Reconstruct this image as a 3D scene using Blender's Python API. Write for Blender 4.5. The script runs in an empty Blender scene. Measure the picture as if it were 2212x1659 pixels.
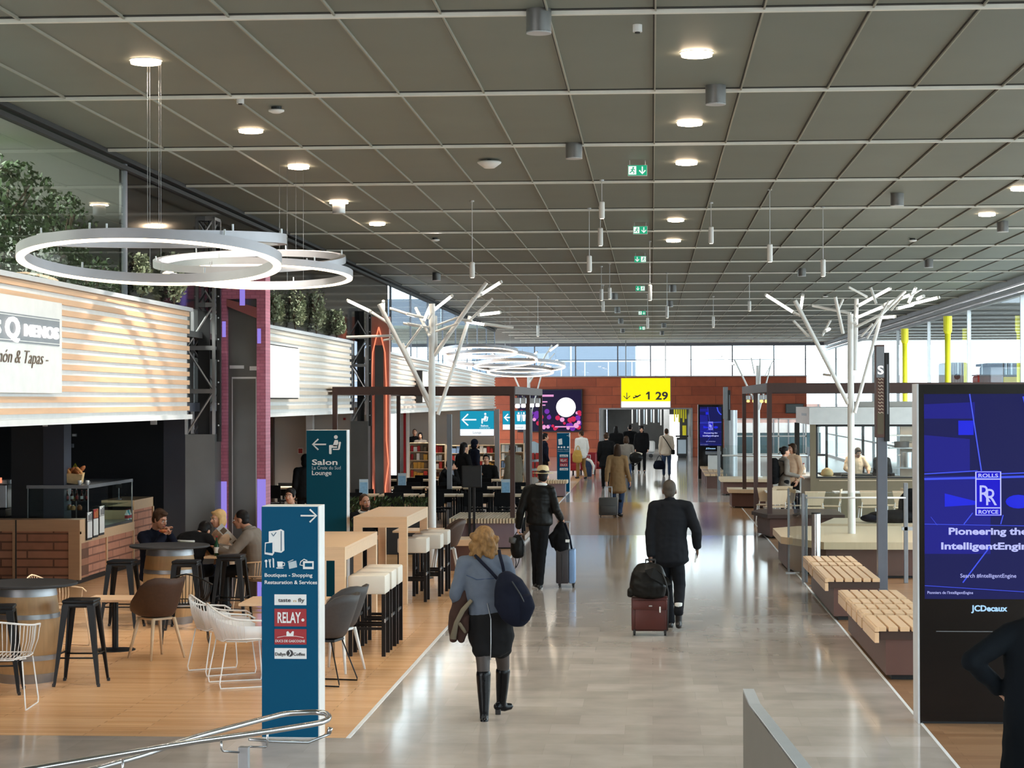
# Airport concourse: cafe terraces on the left, benches and kiosk on the right, brick wall and glazing at the end.
# World frame: X to the right, Y down the concourse away from the viewer, Z up, metres; floor at Z = 0.
import bpy, bmesh, math, random
from mathutils import Vector, Matrix, Euler, noise
S = bpy.context.scene
C = bpy.context.collection
V = Vector
PI = math.pi
# ---------------------------------------------------------------- camera
W_, H_, FOC = 2212.0, 1659.0, 4500.0
VPX, VPY, EYE = 1408.0, 865.0, 2.72            # vanishing point of the hall axis, eye height
yaw = math.atan((VPX - W_/2)/FOC)
pitch = math.atan((VPY - H_/2)/math.hypot(FOC, VPX - W_/2))
ROLL = math.radians(-0.15)
CM = (Matrix.Rotation(yaw, 3, 'Z') @ Matrix.Rotation(PI/2 + pitch, 3, 'X') @ Matrix.Rotation(ROLL, 3, 'Z'))
cam = bpy.data.cameras.new('camera'); camo = bpy.data.objects.new('camera', cam); C.objects.link(camo)
camo.matrix_world = Matrix.Translation((0, 0, EYE)) @ CM.to_4x4()
cam.sensor_width = 36; cam.lens = 36*FOC/W_; cam.clip_end = 2000; cam.clip_start = 0.1
S.camera = camo
# ---------------------------------------------------------------- sky, exposure
S.view_settings.view_transform = 'Standard'; S.view_settings.look = 'None'
S.view_settings.exposure = 0.0; S.view_settings.gamma = 1.0; S.view_settings.use_curve_mapping = False
wd = bpy.data.worlds.new('overcast_sky'); S.world = wd; wd.use_nodes = True
bgn = wd.node_tree.nodes['Background']
bgn.inputs['Color'].default_value = (0.93, 0.97, 1.0, 1); bgn.inputs['Strength'].default_value = 7.0
S.cycles.use_denoising = True
S.cycles.max_bounces = 7; S.cycles.diffuse_bounces = 4; S.cycles.glossy_bounces = 4; S.cycles.transparent_max_bounces = 24
S.cycles.sample_clamp_indirect = 6.0; S.cycles.caustics_reflective = False; S.cycles.caustics_refractive = False
# daylight through the window wall on the right: a portal that guides the sky light, no light of its own
def portal(name, loc, rot, sx, sy):
    l = bpy.data.lights.new(name, 'AREA'); l.shape = 'RECTANGLE'; l.size = sx; l.size_y = sy; l.energy = 1
    l.cycles.is_portal = True
    o = bpy.data.objects.new(name, l); C.objects.link(o); o.location = loc; o.rotation_euler = rot
portal('window_portal', (8.3, 50, 2.75), (0, PI/2, 0), 5.4, 100)
portal('window_portal', (1.2, 101.2, 4.65), (-PI/2, 0, 0), 14.4, 1.6)

# added fill lights for the shops, their fascias and the glass box above
def area(name, loc, sx, sy, e, col=(1, .88, .72), rot=(0, 0, 0)):
    l = bpy.data.lights.new(name, 'AREA'); l.shape = 'RECTANGLE'; l.size = sx; l.size_y = sy; l.energy = e; l.color = col
    o = bpy.data.objects.new(name, l); C.objects.link(o); o.location = loc; o.rotation_euler = rot
def wash(loc, to, e, ang=1.5, col=(1, .93, .82)):
    l = bpy.data.lights.new('fill_spot', 'SPOT'); l.energy = e; l.spot_size = ang; l.spot_blend = .9; l.shadow_soft_size = .08; l.color = col
    o = bpy.data.objects.new('fill_spot', l); C.objects.link(o); o.location = loc; o.rotation_euler = (V(to) - V(loc)).to_track_quat('-Z', 'Y').to_euler()
for x, Y, e in ((-6.6, 19, 60), (-7.6, 21.5, 70), (-6.6, 24, 70), (-8.0, 26.5, 60), (-7.2, 28.6, 70), (-8.0, 31.5, 50), (-7.0, 42.8, 260), (-8.2, 43.8, 260), (-7, 52, 160), (-7.5, 58, 160), (-7, 64, 160), (-7.5, 70, 300), (-7.2, 75, 360)): wash((x, Y, 2.54), (x, Y, 0), e, 2.3)  # added spots brighten the shops; at the plaster wall they replace daylight
area('glasshouse_fill', (-7.6, 22, 5.5), 1.6, 18, 1300, (.95, 1, .92)); area('glasshouse_fill', (-7.6, 40, 5.5), 1.6, 10, 40, (.95, 1, .92)); area('pier_lamp', (-.2, 110, 2.58), 2, 10, 260, (.95, 1, 1))  # glasshouse lights are added to brighten the upper left glass from behind
for Y, e in ((18.5, 280), (22.8, 760), (34, 480), (39, 480), (50, 760), (60, 760), (70, 760)): wash((-3.4, Y, 5.42), (-6, Y + 1.0, 3.0), e)  # added spots with no fitting, put there to brighten the fascias
# ---------------------------------------------------------------- measuring helpers
def ray(px, py):
    return CM @ V(((px - W_/2)/FOC, (H_/2 - py)/FOC, -1.0))
def at(px, py, Y):                # the point seen at a pixel, on the cross plane at distance Y
    d = ray(px, py); t = Y/d.y
    return V((d.x*t, Y, EYE + d.z*t))
def fl(px, py, z=0.0):            # the point seen at a pixel, on a horizontal plane
    d = ray(px, py); t = (z - EYE)/d.z
    return V((d.x*t, d.y*t, z))
def side(px, py, X):              # the point seen at a pixel, on a lengthwise plane
    d = ray(px, py); t = X/d.x
    return V((X, d.y*t, EYE + d.z*t))
# ---------------------------------------------------------------- materials
M = {}
def mat(name, col, rough=0.5, metal=0.0, emis=None, es=1.0, var=0.10, scale=6.0, bump=0.0, spec=0.5, coat=0.0, tint=None, stretch=None):
    m = bpy.data.materials.new(name); m.use_nodes = True; M[name] = m
    nt = m.node_tree; b = nt.nodes['Principled BSDF']
    b.inputs['Roughness'].default_value = rough; b.inputs['Metallic'].default_value = metal
    if name.startswith(('cloth', 'hair', 'coat_dark', 'denim', 'jeans')): spec = 0.12
    b.inputs['Specular IOR Level'].default_value = spec
    if coat: b.inputs['Coat Weight'].default_value = coat; b.inputs['Coat Roughness'].default_value = 0.08
    tc = nt.nodes.new('ShaderNodeTexCoord'); mp = nt.nodes.new('ShaderNodeMapping'); nz = nt.nodes.new('ShaderNodeTexNoise')
    mp.inputs['Scale'].default_value = stretch or (1, 1, 1)
    nz.inputs['Scale'].default_value = scale; nz.inputs['Detail'].default_value = 3
    nt.links.new(tc.outputs['Object'], mp.inputs['Vector']); nt.links.new(mp.outputs['Vector'], nz.inputs['Vector'])
    mx = nt.nodes.new('ShaderNodeMix'); mx.data_type = 'RGBA'
    a = [max(0, c*(1 - var)) for c in col]; z = tint or [min(1, c*(1 + var)) for c in col]
    mx.inputs['A'].default_value = (*a, 1); mx.inputs['B'].default_value = (*z, 1)
    nt.links.new(nz.outputs['Fac'], mx.inputs['Factor']); nt.links.new(mx.outputs['Result'], b.inputs['Base Color'])
    if bump:
        bp = nt.nodes.new('ShaderNodeBump'); bp.inputs['Strength'].default_value = bump; bp.inputs['Distance'].default_value = 0.02
        nt.links.new(nz.outputs['Fac'], bp.inputs['Height']); nt.links.new(bp.outputs['Normal'], b.inputs['Normal'])
    if emis:
        b.inputs['Emission Color'].default_value = (*emis, 1); b.inputs['Emission Strength'].default_value = es
    return m
def lin(r, g, b):                 # sRGB 0-255 to linear
    return tuple(((c/255)/12.92 if c/255 <= 0.04045 else ((c/255 + 0.055)/1.055)**2.4) for c in (r, g, b))
def bricks(name, c1, c2, mortar, bw, bh, ms=0.004, rough=0.4, axis='xy', off=0.5, bump=0.0, noise_s=5.0, spec=0.5, grain=None, cmix=0.35):
    m = bpy.data.materials.new(name); m.use_nodes = True; M[name] = m
    nt = m.node_tree; b = nt.nodes['Principled BSDF']; L = nt.links
    tc = nt.nodes.new('ShaderNodeTexCoord'); sp = nt.nodes.new('ShaderNodeSeparateXYZ'); cb = nt.nodes.new('ShaderNodeCombineXYZ')
    L.new(tc.outputs['Object'], sp.inputs[0])
    L.new(sp.outputs['XYZ'.index(axis[0].upper())], cb.inputs[0]); L.new(sp.outputs['XYZ'.index(axis[1].upper())], cb.inputs[1])
    br = nt.nodes.new('ShaderNodeTexBrick'); L.new(cb.outputs[0], br.inputs['Vector'])
    br.inputs['Color1'].default_value = (*c1, 1); br.inputs['Color2'].default_value = (*c2, 1); br.inputs['Mortar'].default_value = (*mortar, 1)
    br.inputs['Scale'].default_value = 1.0; br.inputs['Brick Width'].default_value = bw; br.inputs['Row Height'].default_value = bh
    br.inputs['Mortar Size'].default_value = ms; br.inputs['Mortar Smooth'].default_value = 0.2; br.offset = off
    nz = nt.nodes.new('ShaderNodeTexNoise'); nz.inputs['Scale'].default_value = noise_s; nz.inputs['Detail'].default_value = 5
    mp = nt.nodes.new('ShaderNodeMapping'); mp.inputs['Scale'].default_value = grain or (1, 1, 1)
    L.new(tc.outputs['Object'], mp.inputs[0]); L.new(mp.outputs[0], nz.inputs['Vector'])
    rp = nt.nodes.new('ShaderNodeMapRange'); rp.inputs['To Min'].default_value = 1 - cmix; rp.inputs['To Max'].default_value = 1 + cmix
    L.new(nz.outputs['Fac'], rp.inputs['Value'])
    mu = nt.nodes.new('ShaderNodeMix'); mu.data_type = 'RGBA'; mu.blend_type = 'MULTIPLY'; mu.inputs['Factor'].default_value = 1
    L.new(br.outputs['Color'], mu.inputs['A']); L.new(rp.outputs[0], mu.inputs['B']); L.new(mu.outputs['Result'], b.inputs['Base Color'])
    b.inputs['Roughness'].default_value = rough; b.inputs['Specular IOR Level'].default_value = spec
    if bump:
        bp = nt.nodes.new('ShaderNodeBump'); bp.inputs['Strength'].default_value = bump; bp.inputs['Distance'].default_value = 0.01
        L.new(br.outputs['Fac'], bp.inputs['Height']); bp.invert = True; L.new(bp.outputs[0], b.inputs['Normal'])
    return m
def glass(name, tint=(0.85, 0.92, 0.9), refl=1.0, rough=0.0):
    m = bpy.data.materials.new(name); m.use_nodes = True; M[name] = m
    nt = m.node_tree; nt.nodes.remove(nt.nodes['Principled BSDF']); out = nt.nodes['Material Output']
    tr = nt.nodes.new('ShaderNodeBsdfTransparent'); tr.inputs['Color'].default_value = (*tint, 1)
    gl = nt.nodes.new('ShaderNodeBsdfGlossy'); gl.inputs['Roughness'].default_value = rough
    fr = nt.nodes.new('ShaderNodeFresnel'); fr.inputs['IOR'].default_value = 1.5
    nz = nt.nodes.new('ShaderNodeTexNoise'); nz.inputs['Scale'].default_value = 0.7
    mr = nt.nodes.new('ShaderNodeMapRange'); mr.inputs['To Min'].default_value = 0.9*refl; mr.inputs['To Max'].default_value = 1.1*refl
    mu = nt.nodes.new('ShaderNodeMath'); mu.operation = 'MULTIPLY'; mu.use_clamp = True
    ge = nt.nodes.new('ShaderNodeNewGeometry'); fb = nt.nodes.new('ShaderNodeMath'); fb.operation = 'SUBTRACT'; fb.inputs[0].default_value = 1.0; fm = nt.nodes.new('ShaderNodeMath'); fm.operation = 'MULTIPLY'
    nt.links.new(ge.outputs['Backfacing'], fb.inputs[1]); nt.links.new(fb.outputs[0], fm.inputs[0]); nt.links.new(fr.outputs[0], fm.inputs[1])      # reflect on the outer face only
    nt.links.new(nz.outputs['Fac'], mr.inputs['Value']); nt.links.new(fm.outputs[0], mu.inputs[0]); nt.links.new(mr.outputs[0], mu.inputs[1])
    ms = nt.nodes.new('ShaderNodeMixShader')
    nt.links.new(mu.outputs[0], ms.inputs[0]); nt.links.new(tr.outputs[0], ms.inputs[1]); nt.links.new(gl.outputs[0], ms.inputs[2])
    nt.links.new(ms.outputs[0], out.inputs['Surface'])
    return m
def emit(name, col, st):
    m = mat(name, (0.01, 0.01, 0.01), 0.3, emis=col, es=st, var=0.0, spec=.08); return m

mat('white_paint', (0.78, 0.78, 0.77), 0.35); mat('white_plastic', (0.8, 0.8, 0.8), 0.3)
mat('chrome', (0.48, 0.48, 0.49), 0.22, 1.0, var=0.05); mat('steel', (0.45, 0.46, 0.48), 0.32, 1.0)
mat('galvanised', (0.30, 0.30, 0.31), 0.42, 0.8, var=0.25); mat('grey_metal', (0.23, 0.24, 0.26), 0.4, 0.5)
mat('slate_metal', (0.13, 0.14, 0.17), 0.4, 0.3); mat('dark_metal', (0.02, 0.02, 0.022), 0.4, 0.3)
mat('black_paint', (0.006, 0.006, 0.007), 0.45); mat('black_gloss', (0.004, 0.004, 0.005), 0.08)
mat('black_metal', (0.008, 0.009, 0.011), 0.38, 0.0, spec=.22); mat('charcoal', (0.03, 0.03, 0.032), 0.6, spec=.25)
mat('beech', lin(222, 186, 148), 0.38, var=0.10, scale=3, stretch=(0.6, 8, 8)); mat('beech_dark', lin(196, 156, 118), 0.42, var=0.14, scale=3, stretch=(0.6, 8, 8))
mat('pale_wood', lin(212, 190, 160), 0.4, var=0.1, stretch=(6, 6, 0.6)); mat('walnut', lin(62, 42, 34), 0.5, var=0.2, stretch=(0.5, 6, 6))
mat('pergola_wood', lin(68, 44, 38), 0.55, var=0.15, stretch=(4, 4, 0.5)); mat('bench_brown', lin(92, 62, 54), 0.5, var=0.1)
mat('bench_mauve', lin(125, 105, 112), 0.55, var=0.08); mat('slat_wood', lin(222, 178, 138), 0.45, var=0.18, scale=2.5, stretch=(8, 0.7, 8))
mat('oak', lin(176, 142, 100), 0.5, var=0.22, scale=4, stretch=(7, 7, 0.7)); mat('olive_laminate', lin(122, 110, 86), 0.45)
mat('teal_sign', lin(0, 74, 108), 0.45, spec=.1, var=0.03); mat('teal_dark', lin(0, 66, 86), 0.45, spec=.1, var=0.03); mat('sign_white', (0.72, 0.74, 0.76), 0.4, var=0.02)
mat('sign_grey', (0.42, 0.5, 0.56), 0.4, var=0.02); mat('relay_red', lin(150, 22, 34), 0.4, var=0.03); mat('sign_black', (0.03, 0.03, 0.035), 0.5, var=0.02)
mat('taste_brown', lin(110, 90, 70), 0.5, var=0.02)
mat('concrete_cap', (0.62, 0.62, 0.62), 0.5, var=0.06); mat('parapet_stone', lin(104, 98, 90), 0.6, var=0.06)
mat('plaster', lin(176, 168, 160), 0.8, var=0.03, scale=1.5); mat('plaster_light', lin(200, 198, 194), 0.7, var=0.03)
mat('shop_black', (0.006, 0.007, 0.010), 0.5); mat('shop_slate', lin(52, 56, 68), 0.55, var=0.05)
mat('brushed_panel', lin(95, 96, 96), 0.4, 0.6, var=0.35, scale=1.6); mat('red_sign', lin(190, 30, 30), 0.5)
mat('mesh_ceiling', lin(115, 121, 114), 0.55, 0.2, var=0.12, scale=0.9); mat('ceiling_bar', lin(240, 238, 230), 0.4, 0.3); mat('ceiling_bar_dim', lin(150, 148, 136), 0.5); mat('ceiling_gap_shade', (0.02, 0.02, 0.018), 0.7)
mat('lamp_grey', lin(105, 105, 105), 0.4, 0.4); mat('lamp_silver', lin(200, 202, 206), 0.35, 0.4); mat('ring_band', lin(178, 176, 182), 0.4, 0.3)
mat('cream_stool', lin(214, 206, 194), 0.55, var=0.05, bump=0.03); mat('stool_leg', (0.010, 0.008, 0.008), 0.45, spec=.2)
mat('wire_white', (0.80, 0.80, 0.80), 0.4); mat('shell_brown', lin(66, 44, 32), 0.6, var=0.25, scale=40); mat('shell_dark', lin(52, 48, 48), 0.6, var=0.2, scale=40)
mat('mesh_seat', (0.75, 0.75, 0.76), 0.5)
mat('yellow_paint', lin(255, 240, 50), 0.5); mat('leaf', lin(54, 74, 40), 0.6, var=0.5, scale=9); mat('leaf_pale', lin(168, 180, 152), 0.6, var=0.4, scale=9); mat('stem', lin(70, 56, 42), 0.8)
mat('bread', lin(196, 138, 78), 0.7, var=0.3, scale=14); mat('bread_dark', lin(150, 84, 36), 0.7, var=0.3, scale=14); mat('wicker', lin(214, 180, 130), 0.7, var=0.2, scale=25)
mat('bottle_dark', lin(70, 28, 24), 0.15); mat('bottle_green', lin(30, 70, 45), 0.12); mat('paper', (0.8, 0.8, 0.78), 0.7, var=0.03)
mat('red_label', lin(160, 40, 40), 0.5); mat('cyan_label', lin(90, 190, 200), 0.4); mat('warn_yellow', lin(190, 180, 40), 0.5)
mat('blue_glow_paint', lin(150, 130, 220), 0.5)
# skin, hair, cloth
mat('skin', lin(214, 160, 132), 0.5, var=0.06, scale=12); mat('skin_tan', lin(176, 126, 100), 0.5, var=0.06, scale=12); mat('skin_dark', lin(98, 70, 56), 0.5, var=0.06, scale=12)
mat('hair_blonde', lin(60, 42, 28), 0.5, var=0.5, scale=38, bump=0.6, tint=lin(156, 118, 74), stretch=(1, 1, 0.35)); mat('hair_blond_light', lin(206, 168, 116), 0.45, var=0.25, scale=30, bump=0.3)
mat('hair_brown', lin(62, 44, 32), 0.5, var=0.3, scale=30, bump=0.3); mat('hair_black', (0.012, 0.010, 0.010), 0.45, var=0.3, scale=30, bump=0.2); mat('hair_grey', lin(74, 68, 62), 0.6, var=0.25, scale=30, bump=0.2)
mat('denim', lin(84, 92, 106), 0.85, var=0.22, scale=7, bump=0.25); mat('jeans', lin(52, 66, 92), 0.85, var=0.2, scale=9, bump=0.2); mat('cloth_black', (0.008, 0.008, 0.009), 0.9, var=0.2, bump=0.2)
mat('cloth_suit', (0.009, 0.010, 0.013), 0.85, var=0.2, bump=0.2, scale=5); mat('cloth_navy', lin(14, 18, 32), 0.8, var=0.25, bump=0.3, scale=5); mat('cloth_tan', lin(146, 116, 82), 0.85, var=0.12, bump=0.2, scale=5)
mat('cloth_white', lin(228, 226, 222), 0.85, var=0.05, bump=0.25, scale=7); mat('cloth_cream', lin(228, 196, 166), 0.85, var=0.06, bump=0.2); mat('cloth_grey', lin(122, 114, 106), 0.9, var=0.12, bump=0.25); mat('cloth_beige', lin(206, 190, 172), 0.85, var=0.08, bump=0.2)
mat('cloth_brown', lin(58, 42, 38), 0.9, var=0.2, bump=0.3); mat('cloth_olive', lin(104, 96, 82), 0.85, var=0.1, bump=0.2); mat('cloth_khaki', lin(150, 116, 70), 0.85, var=0.12, bump=0.2); mat('mustard', lin(190, 150, 70), 0.8)
mat('coat_dark', lin(17, 21, 26), 0.9, var=.2, bump=.2); mat('boot_leather', (0.004, 0.004, 0.005), 0.22, spec=.16, bump=0.25, scale=5); mat('leather', (0.007, 0.0065, 0.006), 0.42, spec=.14, bump=0.5, scale=6, var=0.3); mat('shoe_black', (0.008, 0.008, 0.009), 0.4); mat('sole_white', (0.6, 0.6, 0.6), 0.6)
mat('tights', lin(52, 44, 42), 0.6); mat('hivis', lin(200, 225, 60), 0.5, emis=lin(190, 220, 60), es=0.0); mat('reflective', (0.75, 0.75, 0.75), 0.3)
mat('straw', lin(228, 204, 158), 0.75, var=0.12, scale=40, bump=0.3); mat('hat_band', lin(96, 84, 66), 0.7)
mat('oxblood', lin(76, 36, 32), 0.4, spec=.3, var=0.2, bump=0.2); mat('case_dark', lin(52, 46, 50), 0.5, var=0.15); mat('case_blue', lin(122, 152, 192), 0.4); mat('case_grey', lin(70, 68, 66), 0.5, var=0.1); mat('pink_lip', lin(170, 80, 76), 0.5)
glass('clear_glass', (0.93, 0.96, 0.95), 1.0); glass('window_glass', (0.86, 0.93, 0.95), 1.0); glass('green_glass', (0.80, 0.83, 0.80), 0.9); glass('display_glass', (0.85, 0.92, 0.92), 1.0)
emit('led_warm', (1.0, 0.78, 0.52), 5.5); emit('led_white', (1.0, 0.95, 0.84), 6.0); emit('lamp_face', (1.0, 0.9, 0.75), 2.5); emit('recess_glow', (1.0, 0.74, 0.50), 42.0)
emit('exit_green', lin(40, 190, 140), 0.8); emit('exit_white', (1, 1, 1), 1.0); emit('gate_yellow', lin(255, 240, 0), 1.1); emit('gate_white', (1, 1, 0.95), 1.2); emit('sign_teal_lit', lin(20, 160, 195), 0.9); emit('sign_white_lit', (0.9, 0.95, 1.0), 1.1)
emit('screen_blue', lin(30, 30, 150), 0.8); emit('screen_mid', lin(30, 40, 235), 0.9); emit('screen_deep', lin(20, 22, 88), 0.9); emit('screen_line', lin(70, 90, 250), 0.9); emit('screen_text', lin(190, 195, 255), 1.0); emit('screen_logo', lin(20, 10, 215), 0.9); emit('decaux_text', lin(170, 215, 255), 1.1)
emit('screen_navy', lin(24, 12, 60), 0.7); emit('screen_white', (1, 0.98, 1), 1.3); emit('screen_red', lin(225, 40, 90), 0.8); emit('screen_violet', lin(130, 50, 190), 0.8); emit('screen_pink', lin(250, 170, 225), 0.9)
emit('neon_orange', (1.0, 0.30, 0.16), 1.1); emit('violet_glow', lin(165, 145, 250), 0.8); emit('tube_white', (0.85, 0.95, 1.0), 2.2); emit('letter_white', (1.0, 0.98, 0.95), 1.8); emit('spot_yellow', (1.0, 0.85, 0.3), 1.2)
# ---------------------------------------------------------------- mesh helpers
def bx(bm, x0, x1, y0, y1, z0, z1, bev=0.0):
    r = bmesh.ops.create_cube(bm, size=1.0)
    vs = r['verts']
    for v in vs:
        v.co = V((x0 + (v.co.x + .5)*(x1 - x0), y0 + (v.co.y + .5)*(y1 - y0), z0 + (v.co.z + .5)*(z1 - z0)))
    if bev:
        es = {e for v in vs for e in v.link_edges}
        bmesh.ops.bevel(bm, geom=list(es), offset=bev, segments=2, profile=0.5, affect='EDGES')
    return vs
def box(x0, x1, y0, y1, z0, z1, bev=0.0):
    bm = bmesh.new(); bx(bm, x0, x1, y0, y1, z0, z1, bev); return bm
def ring_pts(c, ax, ay, rx, ry, n):
    return [c + ax*(rx*math.cos(2*PI*i/n)) + ay*(ry*math.sin(2*PI*i/n)) for i in range(n)]
def skin_rings(bm, rings, close_loop=False, caps=True):
    vr = [[bm.verts.new(p) for p in r] for r in rings]
    n = len(vr[0]); m = len(vr)
    for k in range(m if close_loop else m - 1):
        a, b = vr[k], vr[(k + 1) % m]
        for i in range(n):
            bm.faces.new((a[i], a[(i + 1) % n], b[(i + 1) % n], b[i]))
    if caps and not close_loop:
        bm.faces.new(vr[0][::-1]); bm.faces.new(vr[-1])
def tube(bm, pts, r, n=8, closed=False, rr=None):
    pts = [V(p) for p in pts]; m = len(pts); rings = []; ax = None
    for i, p in enumerate(pts):
        t = (pts[(i + 1) % m] - pts[i - 1]) if closed else (pts[min(i + 1, m - 1)] - pts[max(i - 1, 0)])
        t.normalize()
        if ax is None: ax = t.cross(V((0, 0, 1)) if abs(t.z) < 0.9 else V((1, 0, 0)))
        ax = ax - t*ax.dot(t)
        if ax.length < 1e-4: ax = t.orthogonal()
        ax.normalize(); ay = t.cross(ax)
        q = rr[i] if rr else r
        rings.append(ring_pts(p, ax, ay, q, q, n))
    skin_rings(bm, rings, closed)
def bezier(p0, p1, p2, n=8):
    p0, p1, p2 = V(p0), V(p1), V(p2)
    return [p0*(1 - t)**2 + p1*(2*t*(1 - t)) + p2*t*t for t in [i/n for i in range(n + 1)]]
def lathe(bm, prof, n=20, c=(0, 0, 0)):
    c = V(c)
    rings = [[c + V((r*math.cos(2*PI*i/n), r*math.sin(2*PI*i/n), z)) for i in range(n)] for r, z in prof]
    skin_rings(bm, rings)
def prism(bm, poly, d):           # polygon of 3-D points pushed along the vector d
    d = V(d); a = [bm.verts.new(V(p)) for p in poly]; b = [bm.verts.new(V(p) + d) for p in poly]; n = len(a)
    bm.faces.new(a); bm.faces.new(b[::-1])
    for i in range(n): bm.faces.new((a[(i + 1) % n], a[i], b[i], b[(i + 1) % n]))
def cyl(r, z0, z1, n=20, c=(0, 0, 0)):
    bm = bmesh.new(); lathe(bm, [(r, z0), (r, z1)], n, c); return bm
def sphere(bm, c, rx, ry=None, rz=None, u=12, v=8, rot=None):
    r = bmesh.ops.create_uvsphere(bm, u_segments=u, v_segments=v, radius=1.0)
    m = Matrix.Diagonal((rx, ry or rx, rz or rx))
    if rot is not None: m = rot @ m
    for q in r['verts']: q.co = m @ q.co + V(c)
def obj(name, bm, m, parent=None, smooth=False, loc=None, rot=None):
    if isinstance(bm, bmesh.types.BMesh):
        bmesh.ops.recalc_face_normals(bm, faces=bm.faces)
        me = bpy.data.meshes.new(name); bm.to_mesh(me); bm.free()
    else: me = bm
    ms = m if isinstance(m, (list, tuple)) else [m]
    me.materials.clear()
    for q in ms: me.materials.append(M[q] if isinstance(q, str) else q)
    if smooth:
        for p in me.polygons: p.use_smooth = True
        if smooth == 'auto':
            try: me.set_sharp_from_angle(angle=math.radians(38))
            except Exception: pass
    o = bpy.data.objects.new(name, me); C.objects.link(o)
    if parent: o.parent = parent
    if loc: o.location = loc
    if rot: o.rotation_euler = rot
    return o
def tag(o, label=None, cat=None, group=None, kind=None):
    if label: o['label'] = label
    if cat: o['category'] = cat
    if group: o['group'] = group
    if kind: o['kind'] = kind
    return o
def thing(name, label, cat, loc=(0, 0, 0), rz=0.0, group=None):
    o = bpy.data.objects.new(name, None); C.objects.link(o); o.empty_display_size = 0.1
    o.location = loc; o.rotation_euler = (0, 0, rz)
    return tag(o, label, cat, group)
def struct(name, bm, m, parent=None, smooth=False):
    o = obj(name, bm, m, parent, smooth)
    if not parent: o['kind'] = 'structure'
    return o
KIDS = {}
def kids(o):
    if o not in KIDS: KIDS[o] = [c for c in bpy.data.objects if c.parent == o]
    return KIDS[o]
def dup(root, label, loc=None, rz=None, group=None):
    r = root.copy(); C.objects.link(r)
    if loc is not None: r.location = loc
    if rz is not None: r.rotation_euler = (0, 0, rz)
    if label: r['label'] = label
    if group: r['group'] = group
    for ch in kids(root):
        c = ch.copy(); C.objects.link(c); c.parent = r
        for g in kids(ch):
            d = g.copy(); C.objects.link(d); d.parent = c
    return r
def baked(o):                     # the evaluated mesh of an object with modifiers or text
    dg = bpy.context.evaluated_depsgraph_get()
    me = bpy.data.meshes.new_from_object(o.evaluated_get(dg)); return me
def text(name, s, h, loc, m, parent=None, width=None, bold=0.0, align='LEFT', rot=(PI/2, 0, 0), depth=0.002, shear=0.0):
    cu = bpy.data.curves.new(name, 'FONT'); cu.body = s; cu.size = 1.0; cu.align_x = align; cu.extrude = 0.5; cu.offset = bold; cu.shear = shear; cu.resolution_u = 3
    t = bpy.data.objects.new(name, cu); C.objects.link(t); me = baked(t)
    bpy.data.objects.remove(t); bpy.data.curves.remove(cu)
    xs = [v.co.x for v in me.vertices]; ys = [v.co.y for v in me.vertices]
    sc = h/0.73                   # capital height of the built-in face is 0.73
    sx = (width/(max(xs) - min(xs))) if width else sc
    x0 = min(xs) if align == 'LEFT' else (min(xs) + max(xs))/2
    for v in me.vertices: v.co = V(((v.co.x - x0)*sx, v.co.y*sc, v.co.z*2*depth))
    return obj(name, me, m, parent, False, loc, rot)
def bars(bm, rects):              # (x0,x1,y0,y1,z0,z1) list
    for r in rects: bx(bm, *r)
# ================================================================ the setting
bricks('stone_floor', lin(190, 181, 174), lin(173, 164, 156), lin(169, 160, 152), 0.62, 0.5, 0.0015, 0.10, 'xy', 0.37, noise_s=2.2, cmix=0.30, spec=0.8)
bricks('wood_floor', lin(232, 186, 140), lin(218, 168, 120), lin(140, 94, 60), 1.4, 0.11, 0.0015, 0.24, 'xy', 0.31, noise_s=3.0, grain=(0.5, 9, 1), cmix=0.28)
bricks('wood_band', lin(176, 138, 102), lin(160, 122, 88), lin(110, 82, 60), 1.4, 0.13, 0.0015, 0.17, 'xy', 0.31, noise_s=3.0, grain=(0.5, 9, 1), cmix=0.22, spec=0.22)
bricks('wood_floor_dark', lin(150, 116, 86), lin(132, 98, 70), lin(80, 58, 42), 1.4, 0.13, 0.0015, 0.34, 'xy', 0.31, noise_s=3.0, grain=(0.5, 9, 1), cmix=0.28)
bricks('terracotta', lin(172, 84, 50), lin(148, 66, 38), lin(112, 52, 32), 1.9, 0.42, 0.012, 0.55, 'xz', 0.4, bump=0.3, noise_s=3, cmix=0.30)
bricks('portal_brick', lin(190, 116, 140), lin(176, 98, 122), lin(150, 84, 110), 0.13, 0.045, 0.004, 0.5, 'xz', 0.5, noise_s=8, cmix=0.2)
FX0, FX1 = -2.45, 2.25
struct('floor', box(FX0, FX1, -8, 42.0, -0.3, 0), 'stone_floor')
struct('floor', box(FX0, FX1, 42.0, 55.6, -0.3, 0), 'wood_band')
struct('floor', box(FX0, FX1, 55.6, 122, -0.3, 0), 'stone_floor')
struct('floor', box(-12.5, FX0, -8, 16.7, -0.3, 0), 'stone_floor')
struct('floor', box(-12.5, FX0, 16.7, 80, -0.3, 0), 'wood_floor')
struct('floor', box(FX1, 8.6, -8, 122, -0.3, 0), 'wood_floor_dark')
struct('floor', box(-12.5, FX0, 80, 122, -0.3, 0), 'stone_floor')
tr = bmesh.new(); bars(tr, [(FX0 - 0.02, FX0 + 0.015, 16.7, 62, 0, 0.004), (FX1 - 0.012, FX1 + 0.012, -8, 60, 0, 0.004)])
struct('trim_1', tr, 'sign_white')
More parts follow.
